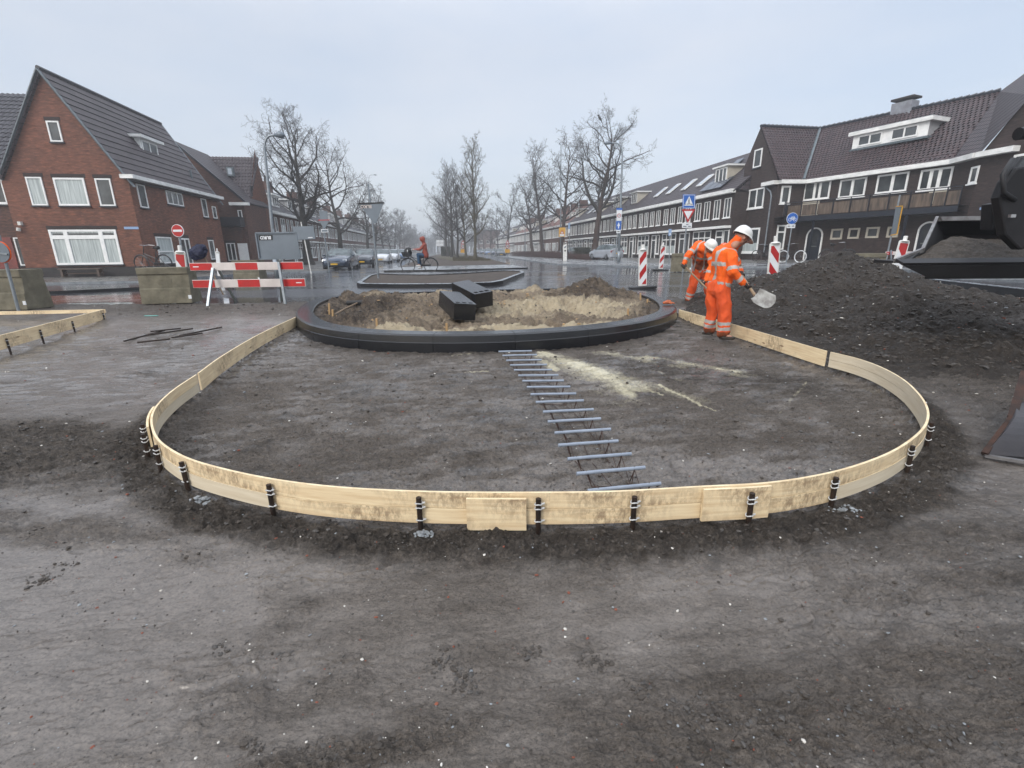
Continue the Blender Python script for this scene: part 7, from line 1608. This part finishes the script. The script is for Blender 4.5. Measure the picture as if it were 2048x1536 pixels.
# soil in the bucket
nx, ny = 120, 40; XX = np.zeros((ny, nx)); YY_ = XX.copy(); ZZ = XX.copy()
for i in range(ny):
    for j in range(nx):
        v = i / (ny - 1); u = j / (nx - 1); a = tip + U * (.02 + (xr - .02) * u) + Vector((0, .03, 0)); bck = rim + U * ((xr) * u) ; p = a.lerp(Vector((bck.x, bck.y, a.z)), v); XX[i, j], YY_[i, j] = p.x, p.y; ZZ[i, j] = p.z + .01 + .30 * (math.sin(min(1, v * 1.1) * pi / 2)) * min(1, u * 8) * (.75 + .25 * math.cos(u * 5))
ZZ += (fbm(XX * 4, YY_ * 4, 4, .55, 50) - .5) * .10 + (fbm(XX * 14, YY_ * 14, 3, .6, 52) - .5) * .04
tag(gridmesh('bucket_soil', XX, YY_, ZZ, ['mud'], {'wet': .1 + 0 * XX, 'dark': .35 + 0 * XX, 'sand': 0 * XX}), 'grey-brown soil lying in the raised loader bucket', 'soil', kind='thing')
# quick hitch, cylinders and boom
mb = MB().mat('loader_black')
for y_ in (5.35, 5.0):
    mb.prism([DD(1998, 395, y_), DD(2012, 362, y_), DD(2035, 335, y_), DD(2110, 320, y_), DD(2130, 480, y_), DD(2040, 500, y_), DD(2010, 470, y_)], (0, .10, 0))
mb.box(DD(2100, 450, 5.3), (.36, .5, .30)); mb.build('quick_hitch', ld, bevel=.02)
mb = MB().mat('loader_black'); mb.tube([DD(2004, 412, 5.3), DD(2150, 402, 5.3)], .075, 16); mb.tube([DD(2005, 388, 5.25), DD(2150, 350, 5.25)], .06, 12); mb.tube([DD(2036, 268, 5.2), DD(2150, 250, 5.2)], .06, 12); mb.build('cylinder', ld, smooth_=False)
MB().mat('chrome').tube([DD(2010, 404, 5.14), DD(2030, 398, 5.14)], .035, 10).build('pin', ld); MB().mat('chrome').tube([DD(2018, 352, 5.1), DD(2028, 340, 5.1)], .028, 10).build('pin', ld); MB().mat('chrome').box(DD(2024, 432, 4.95), (.05, .03, .03)).build('pin', ld)
mb = MB().mat('bag_black')
for k in range(3): mb.tube([DD(2026 + k * 8, 318, 5.0 + k * .1), DD(2005 + k * 6, 350, 4.95 + k * .1), DD(2008 + k * 6, 385, 4.95 + k * .1), DD(2030, 400, 5.0)], .022, 8)
mb.build('hose', ld, smooth_=True)
for dy_ in (0.0, .75):
    p_, q_, r_ = DD(2110, 425, 5.25) + Vector((0, dy_, 0)), DD(2200, 405, 5.2) + Vector((.2, dy_, .02)), DD(2200, 405, 5.2) + Vector((2.6, dy_ - .1, .35))
    mb = MB().mat('loader_black'); mb.bar(p_, q_, .16, .30); mb.bar(q_, r_, .16, .34); mb.build('boom_arm', ld, bevel=.01)
# lower steel bucket resting near the ground at the right edge
sb = thing('steel_bucket', GM(2060, 940), 'rusty dark steel bucket corner standing on the mud at the lower right edge', 'bucket')
a = DD(1969, 908, 2.95); b = DD(2024, 836, 3.10); c = DD(2050, 745, 3.5); R_ = Vector((1, -.22, -.02)).normalized() * .9
a2, b2, c2 = a + R_ + Vector((0, -.25, -.02)), b + R_ + Vector((0, -.1, 0)), c + R_
nrm_ = (b - a).cross(R_).normalized()
if nrm_.y > 0: nrm_ = -nrm_
lip = []
for k in range(9):                      # rounded outer shell of the bucket, from the cutting edge up
    t_ = k / 8; p_ = a.lerp(b, min(1, t_ * 1.3)) if t_ < .77 else b.lerp(c, (t_ - .77) / .23 * .35); lip.append(p_ + nrm_ * .05 * math.sin(t_ * pi))
mb = MB().mat('plate_steel')
for p_, q_ in zip(lip[:-1], lip[1:]): mb.poly([p_, p_ + R_, q_ + R_, q_]); mb.poly([q_ - nrm_ * .03, q_ + R_ - nrm_ * .03, p_ + R_ - nrm_ * .03, p_ - nrm_ * .03])
mb.poly(lip + [q_ - nrm_ * .03 for q_ in reversed(lip)]); mb.build('shell', sb, smooth_=False)
mb = MB().mat('boot_brown'); mb.prism([lip[-1] + nrm_ * .01, lip[-1] + R_ + nrm_ * .01, c2, c], (.02, .05, .0)); mb.build('back_plate', sb)
mb = MB().mat('rust_steel'); mb.bar(a - nrm_ * .0, b, .035, .03); mb.build('wear_edge', sb); mb = MB().mat('rust_steel'); mb.bar(b, c, .05, .03); mb.build('wear_edge', sb)
MB().mat('loader_edge').bar(a + R_ * .0 + Vector((0, 0, -.01)), a + R_ + Vector((0, -.25, -.03)), .03, .02).build('cutting_edge', sb)
# ================================================================ people
_ico = bmesh.new(); bmesh.ops.create_icosphere(_ico, subdivisions=2, radius=1); IV = [v.co.copy() for v in _ico.verts]; _ico.free()
def blob_object(name, groups, voxel, mats, classify=None, parent=None, wr=0.0, wf=9, smooth_it=3, stretch=(1, 1, .5), seed=0):
    bm = bmesh.new()
    for g in groups:
        b2 = bmesh.new()
        for c, r in g:
            rr_ = r if hasattr(r, '__len__') else (r, r, r)
            for v in IV: b2.verts.new((c[0] + v.x * rr_[0], c[1] + v.y * rr_[1], c[2] + v.z * rr_[2]))
        r_ = bmesh.ops.convex_hull(b2, input=b2.verts); bmesh.ops.delete(b2, geom=[v for v in b2.verts if not v.link_faces], context='VERTS')
        me = bpy.data.meshes.new('h'); b2.to_mesh(me); b2.free(); bm.from_mesh(me); bpy.data.meshes.remove(me)
    me = bpy.data.meshes.new('h'); bm.to_mesh(me); bm.free(); ob = bpy.data.objects.new('h', me); COL.objects.link(ob)
    md = ob.modifiers.new('r', 'REMESH'); md.mode = 'VOXEL'; md.voxel_size = voxel
    ms = ob.modifiers.new('s', 'SMOOTH'); ms.factor = .5; ms.iterations = smooth_it
    dg = bpy.context.evaluated_depsgraph_get(); dg.update(); out = bpy.data.meshes.new_from_object(ob.evaluated_get(dg)); bpy.data.objects.remove(ob); bpy.data.meshes.remove(me)
    off = Vector((0, 0, 0)); q = parent
    while q is not None: off = off + q.location; q = q.parent
    if wr:
        sv = Vector((seed * 3.1, seed * 1.7, seed)); nn = [v.normal.copy() for v in out.vertices]
        for v, n_ in zip(out.vertices, nn):
            p = Vector((v.co.x * stretch[0], v.co.y * stretch[1], v.co.z * stretch[2])) + sv; h = 1 - abs(mnoise.noise(p * wf)) * 2.2; h2 = mnoise.noise(p * wf * 2.6)
            v.co += n_ * (wr * (h - .35) + wr * .5 * h2)
    for m in mats: out.materials.append(MATS[m])
    if classify:
        for p in out.polygons: p.material_index = classify(p.center)
    out.transform(Matrix.Translation(-off)); out.polygons.foreach_set('use_smooth', [True] * len(out.polygons)); out.name = name
    o = bpy.data.objects.new(name, out); COL.objects.link(o); o.parent = parent; return o
def lerp(a, b, t): return Vector(a).lerp(Vector(b), t)
def head_groups(h, fwd, up, s):
    rt = fwd.cross(up).normalized(); P = lambda f, u, r_=0: h + fwd * f * s + up * u * s + rt * r_ * s
    return [[(P(-.02, .03), .088 * s), (P(.02, .02), .080 * s), (P(.01, -.05), .066 * s)], [(P(.03, -.03), .062 * s), (P(.052, -.085), .030 * s)], [(P(.088, .01), .010 * s), (P(.112, -.028), .014 * s), (P(.09, -.036), .014 * s)],
            [(P(.086, -.066, -.015), .011 * s), (P(.086, -.066, .015), .011 * s)], [(P(-.01, -.01, .082), .016 * s), (P(-.015, -.035, .08), .012 * s)], [(P(-.01, -.01, -.082), .016 * s), (P(-.015, -.035, -.08), .012 * s)],
            [(P(-.02, -.06), .052 * s), (P(-.04, -.15), .056 * s)]], P
def grip(c, shaft, wrist, s, sr=.016):
    """palm and five fingers closed round a shaft through c"""
    sh = Vector(shaft).normalized(); tow = (Vector(wrist) - Vector(c)); tow = (tow - sh * tow.dot(sh)).normalized(); sd = sh.cross(tow); g = []; c = Vector(c); R = sr + .013 * s
    pc = c + tow * R * 1.3; g.append([(Vector(wrist), .030 * s), (pc + sh * .025 * s, .024 * s), (pc - sh * .028 * s, .022 * s)])
    for i, (o, l) in enumerate(((-.034, 4.0), (-.012, 4.6), (.011, 4.4), (.033, 3.8))):
        pts = [c + sh * o * s + (tow * cos(a) + sd * sin(a)) * (R + .004) for a in [.2 + k * l / 4 for k in range(5)]]
        for a, b in zip(pts[:-1], pts[1:]): g.append([(a, .0115 * s), (b, .0105 * s)])
    pts = [c + sh * (.040 + .004 * k) * s - (-tow * cos(a) + sd * sin(a)) * (R + .004) for k, a in enumerate([2.6, 1.9, 1.2, .5])]
    for a, b in zip(pts[:-1], pts[1:]): g.append([(a, .013 * s), (b, .011 * s)])
    return g
def helmet(parent, h, fwd, up, s):
    rt = fwd.cross(up).normalized(); P = lambda f, r_, u: h + fwd * f + rt * r_ + up * u; mb = MB().mat('helmet_white'); rows = []
    for i in range(9):
        a = i / 8 * pi / 2; rows.append([P((.142 * cos(q)) * cos(a) * s - .005, .118 * sin(q) * cos(a) * s, (.035 + .128 * sin(a)) * s * (1 + .035 * math.exp(-(q if q < pi else 2 * pi - q) ** 2 * 0) * (abs(sin(q)) < .25))) for q in [k * 2 * pi / 28 for k in range(28)]])
    v = [p for r_ in rows for p in r_]; mb.add(v, [(i * 28 + j, i * 28 + (j + 1) % 28, (i + 1) * 28 + (j + 1) % 28, (i + 1) * 28 + j) for i in range(8) for j in range(28)])
    br0 = [P(.146 * cos(q) * s, .122 * sin(q) * s, .040 * s) for q in [k * 2 * pi / 28 for k in range(28)]]
    br1 = [P((.155 * cos(q) + (.055 * max(0, cos(q)) ** 1.5)) * s, .132 * sin(q) * s, (.022 - .022 * max(0, cos(q))) * s) for q in [k * 2 * pi / 28 for k in range(28)]]
    br2 = [p - up * .008 * s for p in br1]; br3 = [p - up * .012 * s - fwd * 0 for p in [P(.135 * cos(q) * s, .112 * sin(q) * s, .036 * s) for q in [k * 2 * pi / 28 for k in range(28)]]]
    mb.add(br0 + br1 + br2 + br3, [(i * 28 + j, i * 28 + (j + 1) % 28, (i + 1) * 28 + (j + 1) % 28, (i + 1) * 28 + j) for i in range(3) for j in range(28)])
    o = mb.build('helmet', parent, smooth_=True); q = MB().mat('bag_black'); q.tube([P(.09 * s, .108 * s, .03 * s), P(.03 * s, .10 * s, -.05 * s), P(-.0, .085 * s, -.09 * s)], .004, 4).tube([P(-.13 * cos(k) * s, .112 * sin(k) * s, .012 * s) for k in (-.9, -.5, 0, .5, .9)], .011, 5); q.build('strap', o); return o
def band_test(c, a, b, ts, wd):
    a, b = Vector(a), Vector(b); ab = b - a; t = (c - a).dot(ab) / ab.length_squared; d = (c - (a + ab * t)).length
    return d, t, any(abs((t - q) * ab.length) < wd for q in ts)
def worker(name_label, J, s, fwd_head, up_head, jacket, shovel=None, dirty=None, bands=None, seed=1):
    foot = J['footc']; t = thing('person', foot, name_label, 'person'); J = {k: Vector(v) for k, v in J.items()}; hg, HP = head_groups(J['head'], fwd_head, up_head, s)
    body = list(hg); body.append([(J['neck'], .055 * s), (lerp(J['neck'], J['head'], .7), .055 * s)])
    body.append([(J['shL'], .045 * s), (J['shR'], .045 * s), (J['waL'], .055 * s), (J['waR'], .055 * s)]); body.append([(J['waL'], .055 * s), (J['waR'], .055 * s), (J['hipL'], .06 * s), (J['hipR'], .06 * s)])
    for a in 'LR':
        body += [[(J['sh' + a], .050 * s), (J['el' + a], .040 * s)], [(J['el' + a], .040 * s), (J['wr' + a], .028 * s)], [(J['hip' + a], .075 * s), (J['kn' + a], .052 * s)], [(J['kn' + a], .052 * s), (J['an' + a], .036 * s)], [(J['wr' + a], .028 * s), (J['ha' + a], .026 * s)], [(J['an' + a], .036 * s), (J['to' + a], .028 * s)]]
    b_ = blob_object('body', body, .008, ['skin'], parent=t)
    eyes = MB().mat('hair_dark')
    for r_ in (-.032, .032): eyes.tube([HP(.082, .008, r_), HP(.094, .008, r_)], .007 * s, 6)
    eyes.build('eyes', b_)
    # jacket
    U_, Lw = lerp(J['shL'], J['shR'], .5), lerp(J['hipL'], J['hipR'], .5); rt = (J['shR'] - J['shL']).normalized(); wl, wr_ = J['waL'], J['waR']
    g = [[(J['shL'], .080 * s), (J['shR'], .080 * s), (wl, .105 * s), (wr_, .105 * s), (J['back'], .11 * s)], [(wl, .105 * s), (wr_, .105 * s), (J['hemL'], .105 * s), (J['hemR'], .105 * s)],
         [(J['neck'], .072 * s), (lerp(U_, J['neck'], .2), .11 * s)], [(J['neck'], .072 * s), (lerp(J['neck'], J['head'], .72) - fwd_head * .01, .084 * s)]]
    for a in 'LR': g += [[(J['sh' + a], .082 * s), (J['el' + a], .066 * s)], [(J['el' + a], .067 * s), (J['wr' + a], .050 * s)]]
    ax = (Lw - U_).normalized(); Lt = (Lw - U_).length
    def cj(c):
        c = Vector(c); best = None
        for a in 'LR':
            for p, q, ts in ((J['sh' + a], J['el' + a], jacket['upper']), (J['el' + a], J['wr' + a], jacket['fore'])):
                d, tt, hit = band_test(c, p, q, ts, .027 * s)
                if -.05 < tt < 1.05 and d < .088 * s and (best is None or d < best[0]): best = (d, hit, tt, a)
        tt = (c - U_).dot(ax) / Lt; lat = (c - U_).dot(rt) / ((J['shR'] - J['shL']).length / 2); dl = (c - (U_ + ax * tt * Lt)).length
        if best and (abs(lat) > 1.05 or dl > .20 * s) : return 1 if best[1] else (2 if dirty and best[2] > 2 else 0)
        if any(abs(tt - q) * Lt < .028 * s for q in jacket['torso']): return 1
        if abs(abs(lat) - .66) < .12 and -.25 < tt < jacket['torso'][-1]: return 1
        if dirty and dirty(c, tt, lat): return 2
        return 0
    blob_object('jacket', g, .009, ['hi_vis', 'reflective', 'muddy_orange'], cj, t, wr=.017 * s, wf=8, seed=seed)
    g = [[(J['hipL'], .112 * s), (J['hipR'], .112 * s), (J['hemL'], .095 * s), (J['hemR'], .095 * s)]]
    for a in 'LR': g += [[(J['hip' + a], .112 * s), (J['kn' + a], .090 * s)], [(J['kn' + a], .090 * s), (lerp(J['kn' + a], J['an' + a], .9), .088 * s)]]
    def ct(c):
        c = Vector(c); r_ = 0
        for a in 'LR':
            d, tt, hit = band_test(c, J['kn' + a], J['an' + a], (.50, .74), .026 * s)
            if d < .125 * s and .2 < tt < 1.1 and hit: r_ = 1
            elif d < .125 * s and tt > .86 and dirty: r_ = 2
        return r_
    blob_object('trousers', g, .009, ['hi_vis_trousers', 'reflective', 'muddy_orange'], ct, t, wr=.020 * s, wf=6.5, seed=seed + 1)
    g = []
    for a in 'LR': g += [[(J['an' + a], .055 * s), (J['an' + a] - Vector((0, 0, .045 * s)), (.062 * s, .062 * s, .03))], [(J['an' + a] - Vector((0, 0, .05 * s)), (.058 * s, .058 * s, .028)), (J['to' + a], (.05 * s, .05 * s, .028))]]
    blob_object('boots', g, .009, ['boot_brown'], parent=t)
    sd = (J['shaft1'] - J['shaft0']); g = grip(J['haR'], sd, J['wrR'], s) + grip(J['haL'], sd, J['wrL'], s)
    blob_object('gloves', g, .0042, ['glove_dark'], parent=t, smooth_it=2)
    helmet(t, J['head'], fwd_head, up_head, s); return t
def shovel(J, blade_dir, blade_n, label, s=1., mat='aluminium', bl=.27, bw=.235):
    a, b = Vector(J['shaft0']), Vector(J['shaft1']); t = thing('shovel', b, label, 'shovel'); d = (b - a).normalized(); mb = MB().mat('handle_wood'); mb.tube([a, lerp(a, b, .5), b + d * .04], [.017, .018, .021], 10)
    mb.tube([a + d.orthogonal() * .06, a - d.orthogonal() * .06], .015, 8); mb.build('handle', t)
    y = Vector(blade_n).normalized(); x = Vector(blade_dir); x = (x - y * x.dot(y)).normalized(); z = x.cross(y); P = lambda u, v, h=0: b + x * u * bl + z * v * bw + y * h; mb = MB().mat(mat); n_ = 12; m_ = 10; v = []
    for i in range(n_ + 1):
        for j in range(m_ + 1):
            u = i / n_; w_ = (j / m_ - .5); wd = .80 + .2 * min(1, u * 4); q = u * (1 - .18 * (abs(w_) * 2) ** 3); hh = .045 * (abs(w_) * 2) ** 2.5 + (.05 * (1 - u) ** 4) + (.016 * math.exp(-(w_ / .07) ** 2) * (1 - u)); v.append(P(q, w_ * wd, hh))
    mb.add(v, [(i * (m_ + 1) + j, i * (m_ + 1) + j + 1, (i + 1) * (m_ + 1) + j + 1, (i + 1) * (m_ + 1) + j) for i in range(n_) for j in range(m_)]); o = mb.build('blade', t, smooth_=True); sm = o.modifiers.new('s', 'SOLIDIFY'); sm.thickness = .004
    mb = MB().mat('steel_dark'); mb.tube([b - d * .03, lerp(b, P(.35, 0, .014), .6), P(.42, 0, .01)], [.024, .016, .008], 8); mb.build('socket', t); return t
Dp = D
# worker 1, nearest: back to us, turned right, arms down on the shovel
J = dict(footc=G(1437, 680, 0), head=Dp(1484, 474, 7.22), neck=Dp(1467, 491, 7.27), shR=Dp(1464, 510, 7.10), shL=Dp(1449, 497, 7.50), back=Dp(1440, 508, 7.28), waR=Dp(1452, 553, 7.18), waL=Dp(1437, 550, 7.38), hemR=Dp(1448, 567, 7.18), hemL=Dp(1430, 565, 7.40),
         elR=Dp(1466, 545, 6.99), wrR=Dp(1487, 565, 6.98), haR=Dp(1495, 571, 7.0), elL=Dp(1474, 528, 7.52), wrL=Dp(1479, 545, 7.40), haL=Dp(1483, 549, 7.30),
         hipR=Dp(1445, 582, 7.17), hipL=Dp(1426, 580, 7.36), knR=Dp(1449, 625, 7.12), knL=Dp(1424, 622, 7.38), anR=Dp(1446, 669, 7.10), anL=Dp(1419, 660, 7.42), toR=Dp(1464, 676, 7.02), toL=Dp(1410, 667, 7.30))
J['shaft0'] = Dp(1474, 536, 7.44); J['shaft1'] = Dp(1512, 594, 6.80); J['toL'] = J['anL'] + Vector((-.02, .12, -.07))
worker('nearest worker in clean orange suit and white helmet, back turned, tipping a shovel', J, 1.0, Vector((.86, .25, -.45)).normalized(), Vector((.45, .05, .88)).normalized(), dict(upper=(.80,), fore=(.62,), torso=(.36, .84)), dirty=lambda c, tt, lat: False, seed=3)
shovel(J, (.75, -.30, -.62), (-.50, -.62, .60), 'shovel with a broad worn aluminium blade held by the nearest worker')
# worker 2, bent over behind
Y2 = 10.9
J = dict(footc=G(1380, 612, .1), head=Dp(1421, 494, 10.45), neck=Dp(1409, 491, 10.65), shR=Dp(1418, 500, 10.55), shL=Dp(1392, 494, 10.70), back=Dp(1398, 491, 10.95), waR=Dp(1412, 525, 10.95), waL=Dp(1395, 522, 10.95), hemR=Dp(1410, 540, 11.0), hemL=Dp(1394, 538, 11.0),
         elL=Dp(1376, 510, 10.55), wrL=Dp(1369, 527, 10.5), haL=Dp(1367, 532, 10.5), elR=Dp(1424, 530, 10.4), wrR=Dp(1412, 560, 10.3), haR=Dp(1404, 566, 10.3),
         hipR=Dp(1412, 548, 11.05), hipL=Dp(1393, 548, 11.05), knR=Dp(1416, 575, 10.95), knL=Dp(1385, 572, 11.0), anR=Dp(1417, 600, 11.1), anL=Dp(1378, 602, 11.1), toR=Dp(1420, 606, 10.9), toL=Dp(1374, 609, 10.9))
J['shaft0'] = Dp(1363, 526, 10.55); J['shaft1'] = Dp(1424, 588, 10.1)
worker('bent worker behind, in muddy orange suit, face hidden under the white helmet', J, 1.02, Vector((.35, -.80, -.50)).normalized(), Vector((.15, -.50, .85)).normalized(), dict(upper=(.62,), fore=(.5,), torso=(.30, .8)), dirty=lambda c, tt, lat: tt > .42 and c.y < 11.1, seed=8)
shovel(J, (.5, -.5, -.6), (-.4, -.5, .7), 'shovel held by the bent-over worker, its blade hidden behind the nearest worker')
# cyclist
Y3 = Yc; k3 = 1.10
def C_(x, y, dy=0): return D(x, y, Y3 + dy)
t = thing('person', D(838, 545, Y3), 'person in red hooded raincoat and jeans riding a black bicycle', 'person'); fw_, up_ = Vector((-1, 0, -.15)).normalized(), Vector((-.15, 0, 1)).normalized()
h = C_(844, 478.5); s = 1.05; hg, HP = head_groups(h, fw_, up_, s); sh, hp = C_(849.5, 490), C_(851, 510); dL = Vector((0, .17, 0)); ham = C_(829.5, 499); kn1, kn2 = C_(836, 509, -.1), C_(838, 515, .12); f1, f2 = C_(838, 530, -.12), C_(843, 534, .12)
g = hg + [[(sh + dL * .8, .06), (sh - dL * .8, .06), (hp + dL * .5, .09), (hp - dL * .5, .09)], [(sh, .06), (lerp(sh, h, .6), .055)]]
for sg, kn, f in ((-1, kn1, f1), (1, kn2, f2)): g += [[(sh + dL * sg, .05), (C_(840, 499, .2 * sg), .045)], [(C_(840, 499, .2 * sg), .045), (ham + dL * sg * 1.2, .03)], [(hp + dL * .6 * sg, .08), (kn, .055)], [(kn, .055), (f, .04)]] + [[(ham + dL * sg * 1.2, .028), (ham + dL * sg * 1.2 + Vector((-.05, 0, -.02 + .012 * q)), .012), (ham + dL * sg * 1.2 + Vector((-.08, 0, -.05 + .02 * q)), .011)] for q in range(5)]
blob_object('body', g, .012, ['skin'], parent=t)
g = [[(sh + dL * .85, .085), (sh - dL * .85, .085), (C_(850, 503) + dL * .6, .13), (C_(850, 503) - dL * .6, .13)], [(C_(850, 503) + dL * .6, .13), (C_(850, 503) - dL * .6, .13), (C_(852.5, 512) + dL * .7, .12), (C_(852.5, 512) - dL * .7, .12)], [(sh, .10), (lerp(sh, h, .4), .10)], [(h - fw_ * .035 + up_ * .02, .125), (h - fw_ * .03 - up_ * .07, .115), (h + up_ * .03 + fw_ * .03, .105)]]
for sg in (-1, 1): g += [[(sh + dL * sg, .085), (C_(840, 499, .22 * sg), .07)], [(C_(840, 499, .22 * sg), .07), (lerp(ham, C_(840, 499), .12) + dL * sg * 1.2, .05)]]
blob_object('raincoat', g, .013, ['rain_red'], parent=t, wr=.014, wf=7)
g = []
for sg, kn, f in ((-1, kn1, f1), (1, kn2, f2)): g += [[(hp + dL * .6 * sg, .115), (kn, .085)], [(kn, .085), (lerp(kn, f, .82), .062)]]
blob_object('jeans', g, .013, ['jeans'], parent=t, wr=.008)
g = [[(f + Vector((.05, 0, -.03)), .045), (f + Vector((-.15, 0, -.06)), .04)] for f in (f1, f2)]; blob_object('shoes', g, .012, ['shoe_white'], parent=t)

# ================================================================ rain haze
m = bpy.data.materials.new('haze'); m.use_nodes = True; n = m.node_tree; n.nodes.clear(); o = n.nodes.new('ShaderNodeOutputMaterial'); v = n.nodes.new('ShaderNodeVolumePrincipled')
v.inputs['Color'].default_value = (.97, .985, 1, 1); v.inputs['Density'].default_value = .0021; v.inputs['Anisotropy'].default_value = .6; n.links.new(v.outputs[0], o.inputs['Volume']); MATS['haze'] = m
mb = MB().mat('haze'); mb.box((0, 310, 11.5), (1400, 680, 27)); hz_o = mb.build('haze', fix=True); tag(hz_o, kind='stuff'); hz_o['label'] = 'thin grey rain haze over the whole street'; hz_o['category'] = 'haze'
